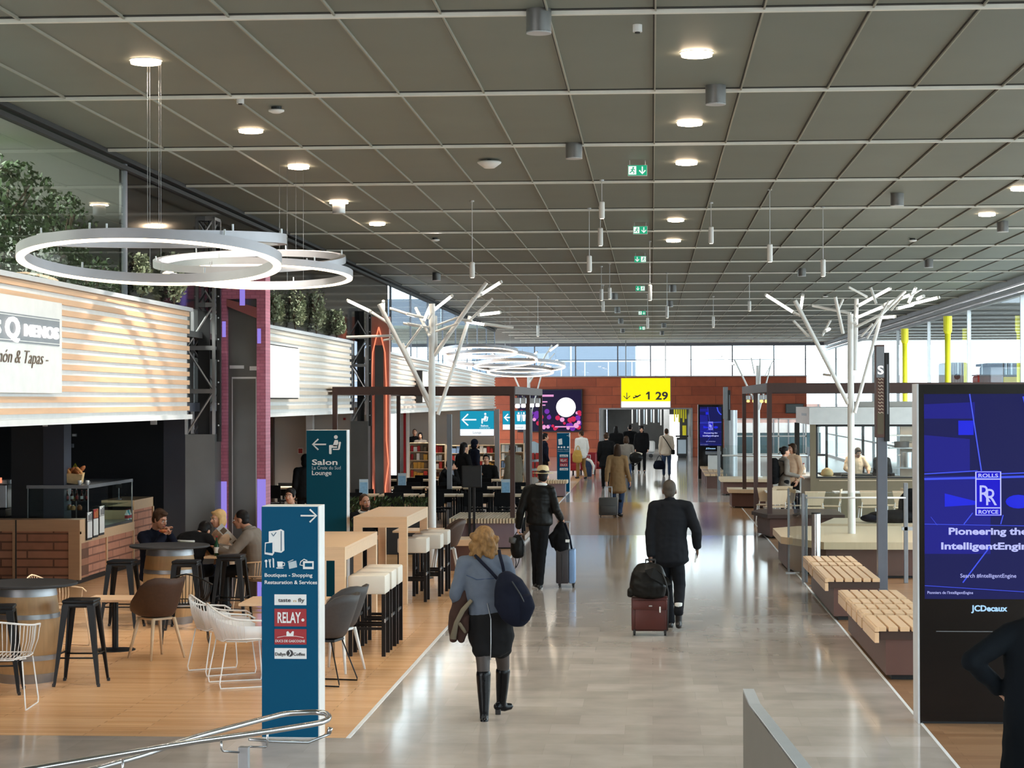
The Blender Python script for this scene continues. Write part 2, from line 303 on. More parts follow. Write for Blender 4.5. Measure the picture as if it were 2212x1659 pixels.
# ceiling of long metal panels with bright cross rails, dark joints and painted shadow lines
CZ = 5.5
struct('ceiling', box(-6.05, 8.45, -8, 101.6, CZ, CZ + 0.12), 'mesh_ceiling')
tr = bmesh.new(); tg = bmesh.new()
for k in range(-5, 23):
    y = 14.82 + 3.85*k
    bx(tr, -6.05, 8.45, y - 0.022, y + 0.022, CZ - 0.035, CZ)
    bx(tg, -6.05, 8.45, y - 0.07, y - 0.022, CZ - 0.006, CZ)  # dark strip beside each rail, joint and shadow line in one colour
struct('trim_2', tr, 'ceiling_bar'); struct('trim_3', tg, 'ceiling_gap_shade')
tr = bmesh.new(); tg = bmesh.new()
for k in range(-7, 11):
    x = 0.035 + 0.766*k
    bx(tr, x - 0.006, x + 0.006, -8, 101.5, CZ - 0.022, CZ); bx(tg, x - 0.018, x - 0.006, -8, 101.5, CZ - 0.006, CZ)
struct('trim_4', tr, 'ceiling_bar_dim'); struct('trim_5', tg, 'ceiling_gap_shade')
# right side: window wall with rails along its head, yellow posts inside it
def window(name, bmf, fm, panes):
    w = struct(name, bmf, fm)
    for b in panes: obj('pane', b, 'window_glass', w)
    return w
fr = bmesh.new()
for k in range(0, 14): bx(fr, 8.36, 8.46, -8 + k*8 - 0.03, -8 + k*8 + 0.03, 0, CZ - 0.4)
bx(fr, 8.36, 8.46, -8, 101.5, 0, 0.12); bx(fr, 8.37, 8.45, -8, 101.5, 1.06, 1.12)
window('window_1', fr, 'lamp_silver', [box(8.40, 8.415, -8, 101.5, 0.12, CZ - 0.4)])
tr = bmesh.new()
for z0, z1, x0 in ((5.36, 5.5, 8.30), (5.2, 5.3, 8.33), (5.08, 5.15, 8.36)): bx(tr, x0, 8.5, -8, 101.5, z0, z1)
struct('trim_6', tr, 'galvanised')
t = thing('stand_in_canopy', 'added dark canopy slab standing in for the ceiling reflection in the right window wall', 'canopy', (24, 62, 5.55))
obj('roof_slab', box(-15.3, 22, 0, 39.5, 0, .3), 'grey_metal', t); bm = bmesh.new(); [bx(bm, -15.3, 22, 1 + 3.85*k, 1.1 + 3.85*k, -.06, 0) for k in range(10)]; obj('joists', bm, 'lamp_grey', t)  # added slab; its underside stands for the ceiling mirrored in the glazing
# far end: brick wall with the doorway and a low window, tall glazing above and beside it
BY, GY = 100.0, 101.5
fr = bmesh.new()
for x in (-9.7, -7.7, -5.7, -3.7, -1.65, -0.06, 1.9, 3.9, 5.9, 7.42): bx(fr, x - 0.03, x + 0.03, GY - .05, GY + .05, 3.7 if x < 7 else 0, CZ)
bx(fr, -12, 8.5, GY - .07, GY + .07, CZ - 0.16, CZ); bx(fr, 7.42, 8.5, GY - .05, GY + .05, 0, 0.1); bx(fr, -12, 7.42, GY - .05, GY + .05, 3.7, 3.8); bx(fr, -12, 8.5, GY - .03, GY + .03, 4.66, 4.69)
window('window_2', fr, 'slate_metal', [box(-12, 7.4, GY, GY + .015, 3.8, CZ - 0.16), box(7.45, 8.5, GY, GY + .015, 0.1, CZ - 0.16)])
struct('wall_front', box(-12.5, 8.5, -8.2, -8, 0, CZ), 'plaster')
DX0, DX1, DZ = -2.46, 1.87, 2.27
WX0, WX1, BZ = 3.62, 7.36, 3.83
bm = bmesh.new()
bars(bm, [(-9.9, DX0, BY, BY + 0.5, 0, BZ), (DX1, WX0, BY, BY + 0.5, 0, BZ), (DX0, DX1, BY, BY + 0.5, DZ, BZ), (WX0, WX1, BY, BY + 0.5, 1.84, BZ), (WX0, WX1, BY, BY + 0.5, 0, 0.1)])
struct('wall_back', bm, 'terracotta')
struct('trim_7', box(-9.9, WX1 + .02, BY - 0.03, BY + 0.55, BZ, BZ + .05), 'galvanised')
fr = bmesh.new()
for z in (0.1, .95, 1.78): bx(fr, WX0, WX1, BY + 0.05, BY + 0.13, z, z + 0.06)
for x in (WX0, 4.8, 6.0, WX1 - .06): bx(fr, x, x + 0.06, BY + 0.05, BY + 0.13, 0.1, 1.84)
window('window_3', fr, 'white_paint', [box(WX0 + .05, WX1 - .05, BY + 0.08, BY + 0.095, 0.16, 1.79)])
# pier corridor seen through the doorway
bm = bmesh.new(); bars(bm, [(DX0 - 0.25, DX0 - 0.1, BY + .5, 119, 0, 2.6), (DX1 + 0.1, DX1 + 0.25, BY + .5, 119, 0, 2.6), (-2.5, .9, 117.5, 117.7, 0, 2.6), (1.55, 2.1, 117.5, 117.7, 0, 2.6), (.9, 1.55, 117.5, 117.7, 1.9, 2.6)])
struct('wall_pier', bm, 'brushed_panel')
struct('ceiling', box(DX0 - 0.25, DX1 + 0.25, BY + .5, 119.5, 2.6, 2.7), 'plaster')
bm = bmesh.new(); bars(bm, [(DX0 - 0.07, DX0, BY - 0.03, BY + 0.53, 0, DZ), (DX1, DX1 + 0.07, BY - 0.03, BY + 0.53, 0, DZ), (DX0 - 0.07, DX1 + 0.07, BY - 0.03, BY + 0.53, DZ, DZ + 0.07)])
struct('door_1', bm, 'galvanised')
# left side: upper wall over the shops (glass box with trees, then black panels, then clear windows)
fr = bmesh.new(); bars(fr, [(-6.07, -6.02, 23.55, 23.63, 3.9, CZ), (-6.07, -6.02, 8, 23.6, 3.86, 3.92)])
wl = struct('window_4', fr, 'slate_metal'); obj('pane', box(-6.05, -6.035, 8, 23.6, 3.9, CZ), 'green_glass', wl)
struct('wall_left', box(-6.12, -6.04, 23.64, 47.5, 3.94, CZ), 'black_gloss')
fr = bmesh.new()
for k in range(0, 9): bx(fr, -6.07, -6.02, 48 + 4*k, 48.05 + 4*k, 3.7, CZ)
wl = struct('window_5', fr, 'slate_metal'); obj('pane', box(-6.05, -6.035, 47.6, 80, 3.7, CZ), 'window_glass', wl)
tr = bmesh.new(); bars(tr, [(-6.06, -5.95, -8, 80, CZ - 0.05, CZ), (-6.06, -5.99, -8, 80, CZ - 0.13, CZ - 0.08)]); struct('trim_8', tr, 'charcoal')
struct('wall_left', box(-9.2, -9.05, 6, 47.4, 2.7, 5.6), mat('glasshouse_wall', lin(146, 150, 144), 0.7) and 'glasshouse_wall')
struct('ceiling', box(-9.2, -6.06, 6, 47.4, 5.55, 5.62), 'plaster_light')
struct('ceiling', box(-12.4, -6.06, 80, 101.6, CZ, CZ + .12), 'mesh_ceiling')
# shop units under the fascias: soffit, partitions
struct('ceiling', box(-12.4, -6.17, 12, 80, 2.58, 2.7), 'shop_slate')
struct('wall_left', box(-12.5, -12.3, 8, 80, 0, 2.6), 'shop_black')
struct('wall_shop', box(-12.3, -7.05, 38.0, 38.15, 0, 2.58), 'shop_black')
bm = box(-8.06, -6.62, 34.0, 34.3, 0, 2.58); struct('wall_shop', bm, 'shop_slate')
struct('wall_shop', box(-12.3, -6.02, 46.0, 46.2, 0, 2.58), 'plaster')
struct('wall_shop', box(-12.3, -6.0, 79.2, 79.4, 0, 2.58), 'plaster_light')
a = at(661, 893, 45.7); b = at(675, 893, 45.7); struct('trim_9', box(a.x, b.x, 45.7, 45.95, 0, 2.58), 'white_paint')
a = at(583, 893, 45.8); b = at(590, 893, 45.8); struct('trim_10', box(a.x, b.x, 45.8, 45.98, 0, 2.58), 'walnut')
# ---------------------------------------------------------------- outdoors
struct('ground', box(-160, 220, -60, 420, -.6, -.34), mat('apron_concrete', lin(190, 188, 182), .8, var=.2, scale=.3) and 'apron_concrete')
t = thing('terminal_building', 'pale blue office building seen through the far left glazing', 'building', (-20, 128, 0))
obj('facade', box(-22, 19.0, 0, 10, 0, 9.0), mat('pale_facade', lin(92, 104, 120), 0.5, var=0.05) and 'pale_facade', t)
bm = bmesh.new()
for k in range(10): bx(bm, -21 + k*4, -20.9 + k*4, -0.06, 0, 0, 9)
bx(bm, -22, 19, -0.1, 0, 2.9, 3.0); obj('joint', bm, 'sign_grey', t)
t = thing('balcony_rail', 'thin grey balcony railing in front of the pale building outside', 'railing', (-10, 124, 0))
bm = bmesh.new(); bx(bm, -8, 10.5, 0, 0.05, 5.0, 5.06); bx(bm, -8, 10.5, 0, .05, 3.9, 3.95)
obj('rail', bm, 'sign_grey', t); bm = bmesh.new()
for k in range(14): bx(bm, -8 + k*1.4, -7.95 + k*1.4, 0, 0.05, 0, 5.0)
obj('post', bm, 'sign_grey', t)
t = thing('service_building', 'low pink walled building with a white band outside the low window', 'building', (5.6, 106, 0))
obj('wall', box(-2.6, 2.9, 0, 3, 0, 2.5), mat('pink_render', lin(196, 160, 150), 0.7) and 'pink_render', t)
obj('white_band', box(-2.6, 2.9, -0.06, 0, 1.05, 1.55), 'white_paint', t)
obj('glazing', box(-2.6, 2.9, -0.04, 0, 0, 1.05), mat('dusk_glass', lin(70, 96, 104), 0.2, var=0.5, scale=1.2) and 'dusk_glass', t)
bm = bmesh.new()
for k in range(8): bx(bm, -2.5 + .75*k, -2.44 + .75*k, -0.09, -0.04, 0, 2.5)
obj('mullion', bm, 'grey_metal', t)
def jet(name, label, cat, px0, px1, py0, py1, Y, m, d=2.0):
    a = at(px0, py0, Y); b = at(px1, py1, Y)
    t = thing(name, label, cat, ((a.x + b.x)/2, Y, 0)); w = abs(b.x - a.x)/2
    obj('body', box(-w, w, 0, d, 0, a.z, 0.05), m, t); return t, w, a.z
t, w, z = jet('ground_cabin', 'white ribbed cabin with a dark round vent beyond the right glazing', 'cabin', 2045, 2090, 783, 828, 70, 'white_paint')
bm = bmesh.new(); [bx(bm, -w + .07 + k*.09, -w + .09 + k*.09, -0.02, 0, 0, z - .05) for k in range(int(2*w/.09) - 1)]; obj('rib', bm, 'sign_grey', t)
obj('vent', cyl(0.1, -0.04, 0, 14), 'sign_black', t, loc=(0, -0.02, z*0.88), rot=(PI/2, 0, 0))
t, w, z = jet('service_cabin', 'dark grey boxy cabin beyond the right glazing, rightmost outside', 'cabin', 2137, 2215, 790, 828, 66, 'grey_metal')
obj('bridge_window', box(-w*.2, w*.9, -0.04, 0, z - .5, z - .1), 'dusk_glass', t); obj('canopy', box(-w - .1, w + .1, -.3, 2.1, z, z + .08), 'charcoal', t)
t, w, z = jet('cargo_box', 'low red cargo box beyond the right glazing', 'container', 2112, 2136, 812, 828, 72, 'red_sign', 1.2); obj('lid', box(-w - .02, w + .02, -.02, 1.22, z, z + .05), 'relay_red', t)
for px, Y, lb in ((1945, 62.5, 'yellow post by the window wall, nearer the light tree'), (2033, 53.5, 'yellow post by the window wall, above the large display totem')):
    x = 7.5; zt = at(px, 683, Y).z if px == 2033 else at(px, 710, Y).z
    t = thing('window_post', lb, 'post', (x, Y, 0), 0, None)
    obj('shaft', cyl(0.075, 0, zt - 0.45, 14), 'yellow_paint', t, True); bm = bmesh.new(); lathe(bm, [(0.075, zt - .45), (0.11, zt - 0.38), (0.11, zt)], 14); obj('head', bm, 'yellow_paint', t)
# ---------------------------------------------------------------- fascias of slats above the shops
def fascia(label, Y0, Y1, z0, z1, n, wm, zend=None):
    L = Y1 - Y0; zend = zend or z1
    t = thing('slatted_fascia', label, 'fascia', (-6.0, Y0, 0), 0, None)
    bm = bmesh.new(); prism(bm, [(-0.12, 0, z0), (-0.12, L, z0), (-0.12, L, zend), (-0.12, 0, z1)], (0.1, 0, 0)); obj('backing', bm, 'white_paint', t)
    bm = bmesh.new(); bx(bm, -0.14, 0.05, 0, L, z0 - 0.06, z0); obj('bottom_trim', bm, 'white_paint', t)
    bm = bmesh.new(); prism(bm, [(-0.12, 0, z1), (0.06, 0, z1), (0.06, 0, z1 + .05), (-0.12, 0, z1 + .05)], (0, L, zend - z1)); obj('top_cap', bm, 'lamp_silver', t)
    p = (z1 - z0)/n
    for k in range(n):
        f0 = z0 + p*(k + 0.45); f1 = f0 + p*0.52; r = (zend - z0)/(z1 - z0)
        bm = bmesh.new(); prism(bm, [(-0.02, 0, f0), (-0.02, L, z0 + (f0 - z0)*r), (-0.02, L, z0 + (f1 - z0)*r), (-0.02, 0, f1)], (0.035, 0, 0))
        obj('slat', bm, wm, t)
    return t
mat('slat_pale', lin(226, 214, 198), 0.45, var=0.1, scale=2.5, stretch=(8, 0.7, 8)); mat('slat_pink', lin(232, 208, 190), 0.45, var=0.1, scale=2.5, stretch=(8, 0.7, 8))
fascia('fascia of brown wooden slats on white carrying the tapas bar sign', 12.5, 26.7, 2.55, 3.88, 12, 'slat_wood')
fascia('pale slatted fascia between the two lattice columns', 29.5, 41.3, 2.53, 3.86, 11, 'slat_pale')
fascia('long pale pink slatted fascia running up to the brick wall', 44.2, 79.6, 2.48, 3.8, 11, 'slat_pink', 3.62)
# sign of the tapas bar on the first fascia
a = side(0, 640, -5.93); b = side(133, 850, -5.93); Yb = b.y
t = thing('shop_sign', 'white bar sign with white letters on a grey band over brown slats', 'sign', (-5.965, Yb - 3.4, 0))
z0, z1 = b.z, side(133, 655, -5.93).z
obj('board', box(0, 0.04, 0, 3.4, z0, z1, 0.004), 'white_paint', t)
c0 = side(128, 748, -5.92).z; c1 = side(128, 690, -5.92).z
obj('name_band', box(0.04, 0.05, 0.1, 3.28, c0, c1), 'grey_metal', t)
bm = bmesh.new(); bars(bm, [(0.05, 0.056, .12, 3.26, c1 - .022, c1 - .014), (0.05, .056, .12, 3.26, c0 + .014, c0 + .022)]); obj('band_line', bm, 'white_paint', t)
hh = c1 - c0
R90 = (PI/2, 0, PI/2)
text('lettering', 'MÁS', hh*0.5, (0.062, 0.35, c0 + hh*.24), 'letter_white', t, 1.0, 0.03, rot=R90, depth=0.008)
text('lettering', 'Q', hh*0.72, (0.062, 1.5, c0 + hh*.16), 'letter_white', t, 0.42, 0.03, rot=R90, depth=0.008)
text('lettering', 'MENOS', hh*0.42, (0.062, 2.08, c0 + hh*.26), 'letter_white', t, 1.12, 0.03, rot=R90, depth=0.008)
text('script', '- Jamón & Tapas -', hh*0.5, (0.046, 0.9, z0 + 0.28), 'taste_brown', t, 2.0, -0.012, rot=R90, depth=0.003, shear=0.35)
# blank light boxes on the two other fascias
def blank(label, p0, p1, q0, q1, side_in=0.0):
    a = side(p0, q0, -5.8); b = side(p1, q1, -5.8)
    t = thing('light_box', label, 'sign', (-5.98, a.y, 0)); L = b.y - a.y
    obj('case', box(0, 0.16, 0, L, b.z, a.z, 0.005), 'charcoal', t); obj('face', box(0.16, 0.18, 0.02, L - .02, b.z + .02, a.z - .02), mat('lightbox_face', (0.85, 0.85, 0.8), 0.4, emis=(1, 0.98, 0.9), es=0.35) if 'lightbox_face' not in M else 'lightbox_face', t)
blank('blank white light box on the fascia left of the twin lattice columns', 583, 647, 742, 862)
blank('narrow blank light box on the far pink fascia', 914, 925, 800, 870)
# ---------------------------------------------------------------- lattice columns and printed portals
def lattice(label, px0, px1, Y, zt, zb):
    a = at(px0, 900, Y).x; b = at(px1, 900, Y).x; w = b - a
    t = thing('lattice_column', label, 'column', (a, Y, 0))
    obj('base_cladding', box(0, w, 0, w, 0, zb), 'brushed_panel', t)
    for x in (0.015, w - .015):
        for y in (0.015, w - .015): obj('upright', box(x - .02, x + .02, y - .02, y + .02, zb, zt), 'galvanised', t)
    bm = bmesh.new(); n = max(2, round((zt - zb)/0.62)); h = (zt - zb)/n
    for k in range(n):
        z = zb + k*h
        for y in (0.015, w - .015):
            p = [(0.015, y, z), (w - .015, y, z + h)]
            if k % 2: p = [(w - .015, y, z), (0.015, y, z + h)]
            tube(bm, p, 0.016, 6)
        bx(bm, 0, w, 0, .03, z + h - .03, z + h + .03); bx(bm, 0, w, w - .03, w, z + h - .02, z + h + .02); bx(bm, 0, .03, 0, w, z + h - .02, z + h + .02); bx(bm, w - .03, w, 0, w, z + h - .02, z + h + .02)
    obj('bracing', bm, 'galvanised', t)
    obj('cable_tray', box(w*.3, w*.7, w*.6, w*.7, zb, zt), 'charcoal', t)
    bm = bmesh.new(); bx(bm, w, w + .05, w*.3, w*.5, zb - .1, zt - .1); obj('side_channel', bm, 'black_paint', t)
    bm = bmesh.new()
    for k in range(n*2): sphere(bm, (w + .025, w*.28, zb + .12 + k*h/2), .012, u=8, v=6)
    obj('bolt', bm, 'lamp_silver', t)
    return t
lattice('grey lattice column on a metal clad base beside the brown slatted fascia', 400, 464, 27.9, 5.2, 2.27)
lattice('further grey lattice column beside the orange neon arch', 757, 795, 42.6, 4.6, 2.3)
a = at(471, 900, 28.4).x; b = at(574, 900, 28.4).x; w = b - a; zt = 4.46
t = thing('printed_portal', 'pink brick printed arch panel around a dark metal niche', 'portal', (a, 28.4, 0))
fwd = 0.155
bm = bmesh.new(); bars(bm, [(0, fwd*w/.68*.8, 0, 0.35, 0, zt), (w - .125, w, 0, .35, 0, zt), (.12, w - .12, 0, .35, zt - .33, zt)]); obj('brick_frame', bm, 'portal_brick', t)
obj('niche', box(.1, w - .1, .12, .3, 0, zt - .3), 'brushed_panel', t)
bm = bmesh.new(); prism(bm, [(.12, -.004, zt - .33), (w - .12, -.004, zt - .45), (w - .12, -.004, zt - .6), (.12, -.004, zt - .43)], (0, .03, 0)); obj('arch_dark_brick', bm, mat('arch_brick', lin(140, 78, 78), 0.6) and 'arch_brick', t)  # darker brick wedge under the arch head
zz = lambda y: at(520, y, 28.4).z
for r in [(.06, .11, -.006, 0, zz(728), zz(694)), (w - .115, w - .065, -.006, 0, zz(742), zz(710)), (w*.46, w*.57, -.006, 0, zz(660), zz(620)), (0.0, .12, -.006, 0, 0, zz(1040)), (w - .12, w, -.006, 0, 0, zz(1035))]: obj('violet_block', box(*r), 'violet_glow', t)
bm = bmesh.new(); bars(bm, [(.14, .34, .11, .12, zz(796), zz(789)), (.42, w - .14, .11, .12, zz(800), zz(791)), (.17, w - .15, .11, .12, zz(818), zz(814)), (.17, .18, .11, .12, 0, zz(818)), (w - .16, w - .15, .11, .12, 0, zz(818))]); obj('metal_edge', bm, 'lamp_silver', t)
a = at(797, 900, 43.35).x; b = at(841, 900, 43.35).x; w = b - a; zt = at(820, 684, 43.35).z
t = thing('neon_portal', 'dark panel framed by a pointed orange neon arch', 'portal', (a, 43.35, 0))
obj('panel', box(0, w, 0, .25, 0, zt), mat('arch_print', lin(206, 128, 108), 0.4, var=0.2) and 'arch_print', t)
obj('niche', box(w*.30, w*.72, -.01, 0, 0, zt - .6), 'brushed_panel', t)
for s in (-1, 1):
    bm = bmesh.new(); tube(bm, [(w*.5, -.03, zt - .22), (w*(.5 + s*.12), -.03, zt - .42), (w*(.5 + s*.3), -.03, zt - .75), (w*(.5 + s*.36), -.03, zt - 1.4), (w*(.5 + s*.36), -.03, 1.9), (w*(.5 + s*.46), -.03, 1.4), (w*(.5 + s*.3), -.03, .9), (w*(.5 + s*.36), -.03, .2)], 0.013, 8)
    obj('neon_tube', bm, 'neon_orange', t, True)
# ================================================================ ceiling fittings
# glowing recessed lamps: a small bright puck just under the mesh that really lights the panel round it
def order(i, n, words): return words[i] if i < len(words) else ''
rec = [(1505, 122, 'nearest of the warm ceiling lamps right of the middle joint'), (1490, 270, 'second warm ceiling lamp from the front, right of the middle joint'), (1483, 355, 'third warm ceiling lamp, level with the round ceiling speaker'),
       (1460, 478, 'warm ceiling lamp beside the second green exit sign'), (1455, 522, 'farthest warm ceiling lamp behind the second exit sign'),
       (315, 138, 'dim warm ceiling lamp above the nearer light ring'), (542, 286, 'dim warm ceiling lamp behind the smoke detector on the left'), (645, 364, 'bright warm ceiling lamp above the rear hanging ring'),
       (815, 486, 'farther warm ceiling lamp left of the middle, beyond the lit cylinder'), (2132, 466, 'warm ceiling lamp near the window wall on the right'), (2204, 411, 'warm ceiling lamp cut by the right edge of the picture')]
for i, (px, py, lb) in enumerate(rec):
    p = fl(px, py, CZ - 0.03)
    t = thing('recessed_lamp', lb, 'ceiling lamp', (p.x, p.y, CZ))
    g = 'recess_dim' if i in (5, 6) else 'recess_glow'
    if g not in M: emit('recess_dim', (1.0, 0.74, 0.48), 14.0)
    bm = bmesh.new(); lathe(bm, [(0.125, -0.004), (0.122, -0.03), (0.09, -0.036), (0.03, -0.039)], 20); obj('lens', bm, g, t, True)
    obj('trim_ring', cyl(0.137, -0.004, 0), 'lamp_silver', t)
    l = bpy.data.lights.new('recessed_light', 'SPOT'); l.energy = 190; l.spot_size = 2.0; l.spot_blend = .8; l.shadow_soft_size = .1; l.color = (1, .86, .68); lo = bpy.data.objects.new('recessed_light', l); C.objects.link(lo); lo.location = (p.x, p.y, CZ - .1)
def cyl_light(px, py, lb, lit=False, group=None):
    p = fl(px, py, CZ - 0.17)
    t = thing('cylinder_downlight', lb, 'ceiling lamp', (p.x, p.y, CZ), 0, group)
    bm = bmesh.new(); lathe(bm, [(0.088, -0.17), (0.09, -0.165), (0.09, 0)], 24); obj('housing', bm, 'lamp_silver' if lit else 'lamp_grey', t, 'auto')
    bm = bmesh.new(); lathe(bm, [(0.075, -0.172), (0.09, -0.172), (0.09, -0.16), (0.075, -0.16)], 24); obj('rim', bm, 'lamp_silver', t)
    bm = bmesh.new(); lathe(bm, [(0.07, -0.171), (0.07, -0.168)], 20); obj('lens', bm, 'lamp_face', t)
    l = bpy.data.lights.new('downlight', 'SPOT'); l.energy = 330; l.spot_size = 1.9; l.spot_blend = .8; l.shadow_soft_size = .07; l.color = (1, .9, .76); lo = bpy.data.objects.new('downlight', l); C.objects.link(lo); lo.location = (p.x, p.y, CZ - .18)
    if lit:
        bm = bmesh.new(); lathe(bm, [(0.092, -0.03), (0.13, -0.03), (0.13, -0.02), (0.092, -0.02)], 24); obj('glow_ring', bm, 'recess_glow', t)
cyls = [(1164, 72, 'largest grey cylinder downlight, nearest the viewer at the top'), (1546, 226, 'grey cylinder downlight beside the second ceiling rail, right of centre'), (1240, 343, 'grey cylinder downlight left of the nearest exit sign'),
        (1938, 445, 'grey cylinder downlight near the window wall, before the farthest right one'), (2166, 501, 'grey cylinder downlight closest to the right edge of the picture'), (943, 606, 'grey cylinder downlight above the left light tree'),
        (2006, 578, 'grey cylinder downlight above the right light tree'), (1732, 597, 'grey cylinder downlight left of the right light tree crown'), (1453, 631, 'grey cylinder downlight beside the fourth exit sign'),
        (1327, 647, 'small grey cylinder downlight beside the twin pendants'), (1334, 676, 'small grey cylinder downlight behind the twin pendants'), (1341, 699, 'far grey cylinder downlight, third in the left far row'), (1345, 719, 'farthest grey cylinder downlight of the left far row'),
        (1447, 663, 'far grey cylinder downlight behind a pendant, right of the exit signs'), (1434, 708, 'far grey cylinder downlight, third in the right far row'), (1430, 724, 'farthest grey cylinder downlight of the right far row')]
for px, py, lb in cyls: cyl_light(px, py, lb, group='grey cylinder downlights')
cyl_light(732, 461, 'white cylinder lamp with a warm glow on the ceiling above it', True)
# slim pendants on cables: (pixel x, ceiling y of the cable, top y, bottom y)
pens = [(1300, 388, 435, 472, 'nearest slim pendant, hanging highest left of the exit signs'), (1297, 446, 492, 531, 'slim pendant right below the nearest one, left of the second exit sign'), (1273, 449, 552, 587, 'slim pendant hanging low, left of the third exit sign'),
        (1299, 575, 624, 649, 'left one of the twin slim pendants'), (1317, 569, 621, 646, 'right one of the twin slim pendants'), (1303, 615, 650, 673, 'small slim pendant below the twin pendants'),
        (1404, 520, 615, 649, 'slim pendant just right of the fourth exit sign'), (1441, 589, 661, 687, 'slim pendant right of the fifth exit sign'), (1399, 635, 686, 709, 'far slim pendant beside the last exit sign'),
        (1536, 437, 489, 526, 'slim pendant right of the second exit sign, between the warm lamps and the tall row'), (1663, 408, 527, 566, 'slim pendant left of the right light tree, hanging on a long cable'), (1778, 446, 560, 597, 'slim pendant above the right light tree crown'),
        (1619, 595, 650, 672, 'far slim pendant left of the right light tree tips'), (1541, 640, 684, 707, 'far slim pendant above the white glare of the end window'), (1020, 433, 566, 600, 'slim pendant above the left light tree'), (1162, 640, 703, 727, 'far slim pendant above the far rings')]
for px, yc, y0, y1, lb in pens:
    p = fl(px, yc, CZ); a = at(px, y0, p.y); b = at(px, y1, p.y); R = 0.036
    t = thing('slim_pendant', lb, 'pendant lamp', (a.x, p.y, CZ), 0, 'slim pendants')
    za, zb = a.z - CZ, b.z - CZ
    obj('cable', cyl(0.005, za, 0, 6), 'lamp_silver', t); bm = bmesh.new(); lathe(bm, [(R*.8, zb), (R, zb + .01), (R, za - .01), (R*.6, za)], 14); obj('tube', bm, 'white_paint', t, 'auto')
    obj('lens', cyl(R*.7, zb - 0.004, zb + .002, 12), 'lamp_face', t); obj('ceiling_cup', cyl(0.03, -0.02, 0, 10), 'lamp_silver', t)
# small ceiling devices
p = fl(1057, 352, CZ - 0.04); t = thing('ceiling_speaker', 'round white dish speaker on the ceiling left of the nearest exit sign', 'speaker', (p.x, p.y, CZ))
bm = bmesh.new(); lathe(bm, [(0.03, -0.10), (0.06, -0.10), (0.135, -0.045), (0.14, -0.03), (0.12, -0.02), (0.03, -0.02)], 24); obj('dish', bm, 'white_plastic', t, True); obj('stem', cyl(0.025, -0.03, 0, 10), 'charcoal', t)
for px, py, lb in ((597, 242, 'white smoke detector on a black base, left part of the ceiling'), (940, 520, 'tiny smoke detector above the left light tree, farther back'), (1971, 521, 'tiny smoke detector over the right light tree'), (1783, 641, 'far smoke detector between the right light tree tips')):
    p = fl(px, py, CZ - 0.05); t = thing('smoke_detector', lb, 'smoke detector', (p.x, p.y, CZ))
    obj('base', cyl(0.05, -0.03, 0, 14), 'black_paint', t); bm = bmesh.new(); lathe(bm, [(0.04, -0.06), (0.075, -0.045), (0.075, -0.03)], 16); obj('cap', bm, 'white_plastic', t, True)
for px, py, lb in ((1377, 62, 'small white sensor box near the big cylinder downlight'), (519, 218, 'small white sensor box left of the smoke detector')):
    p = fl(px, py, CZ - 0.03); t = thing('ceiling_sensor', lb, 'sensor', (p.x, p.y, CZ)); obj('body', cyl(0.035, -0.055, 0, 14), 'white_plastic', t); obj('lens', cyl(0.02, -0.065, -.055, 12), 'charcoal', t)
# green exit signs in a row
words = ['nearest green exit sign', 'second green exit sign from the front', 'third green exit sign', 'fourth green exit sign in the row', 'fifth and small green exit sign', 'farthest green exit sign in the row']
for i, (px, py) in enumerate([(1377, 368), (1383, 497), (1383, 560), (1383, 623), (1387, 676), (1387, 709)]):
    p = fl(px, py, CZ - 0.12); w, h = 0.225, 0.125
    t = thing('exit_sign', words[i] + ' hung from the ceiling', 'exit sign', (p.x, p.y, CZ - 0.12 - h/2), 0, 'exit signs')
    obj('case', box(-w/2, w/2, 0, 0.04, 0, h, 0.004), 'white_plastic', t); obj('green_face', box(-w/2 + .004, w/2 - .004, -0.004, 0, .004, h - .004), 'exit_green', t)
    s = -1 if i in (1, 0, 4) else 1
    bm = bmesh.new(); bars(bm, [(-w*.46, -w*.06, -.008, -.004, .014, h - .014)] if s < 0 else [(w*.06, w*.46, -.008, -.004, .014, h - .014)]); pn = obj('door_pictogram', bm, 'exit_white', t)
    cx = w*.26*s; bm = bmesh.new(); sphere(bm, (cx + .01, -.009, h*.74), .011, .003, .011, 10, 6); tube(bm, [(cx + .008, -.01, h*.64), (cx - .004, -.01, h*.44)], .008, 6); tube(bm, [(cx - .004, -.01, h*.44), (cx + .02, -.01, h*.34), (cx + .012, -.01, h*.18)], .006, 6); tube(bm, [(cx - .004, -.01, h*.44), (cx - .03, -.01, h*.26)], .006, 6); tube(bm, [(cx + .008, -.01, h*.62), (cx + .03, -.01, h*.52)], .005, 6); tube(bm, [(cx + .008, -.01, h*.62), (cx - .02, -.01, h*.56)], .005, 6)
    obj('running_figure', bm, 'exit_green', pn)
    cx = -w*.25*s; bm = bmesh.new(); tube(bm, [(cx, -.006, h*.85), (cx, -.006, h*.2)], .008, 6); tube(bm, [(cx - .035, -.006, h*.5), (cx, -.006, h*.18), (cx + .035, -.006, h*.5)], .008, 6); obj('arrow', bm, 'exit_white', t)
    for x in (-w*.4, w*.4): obj('hanger', cyl(0.004, h, h + .06, 6), 'lamp_silver', t, loc=(x, .02, 0))
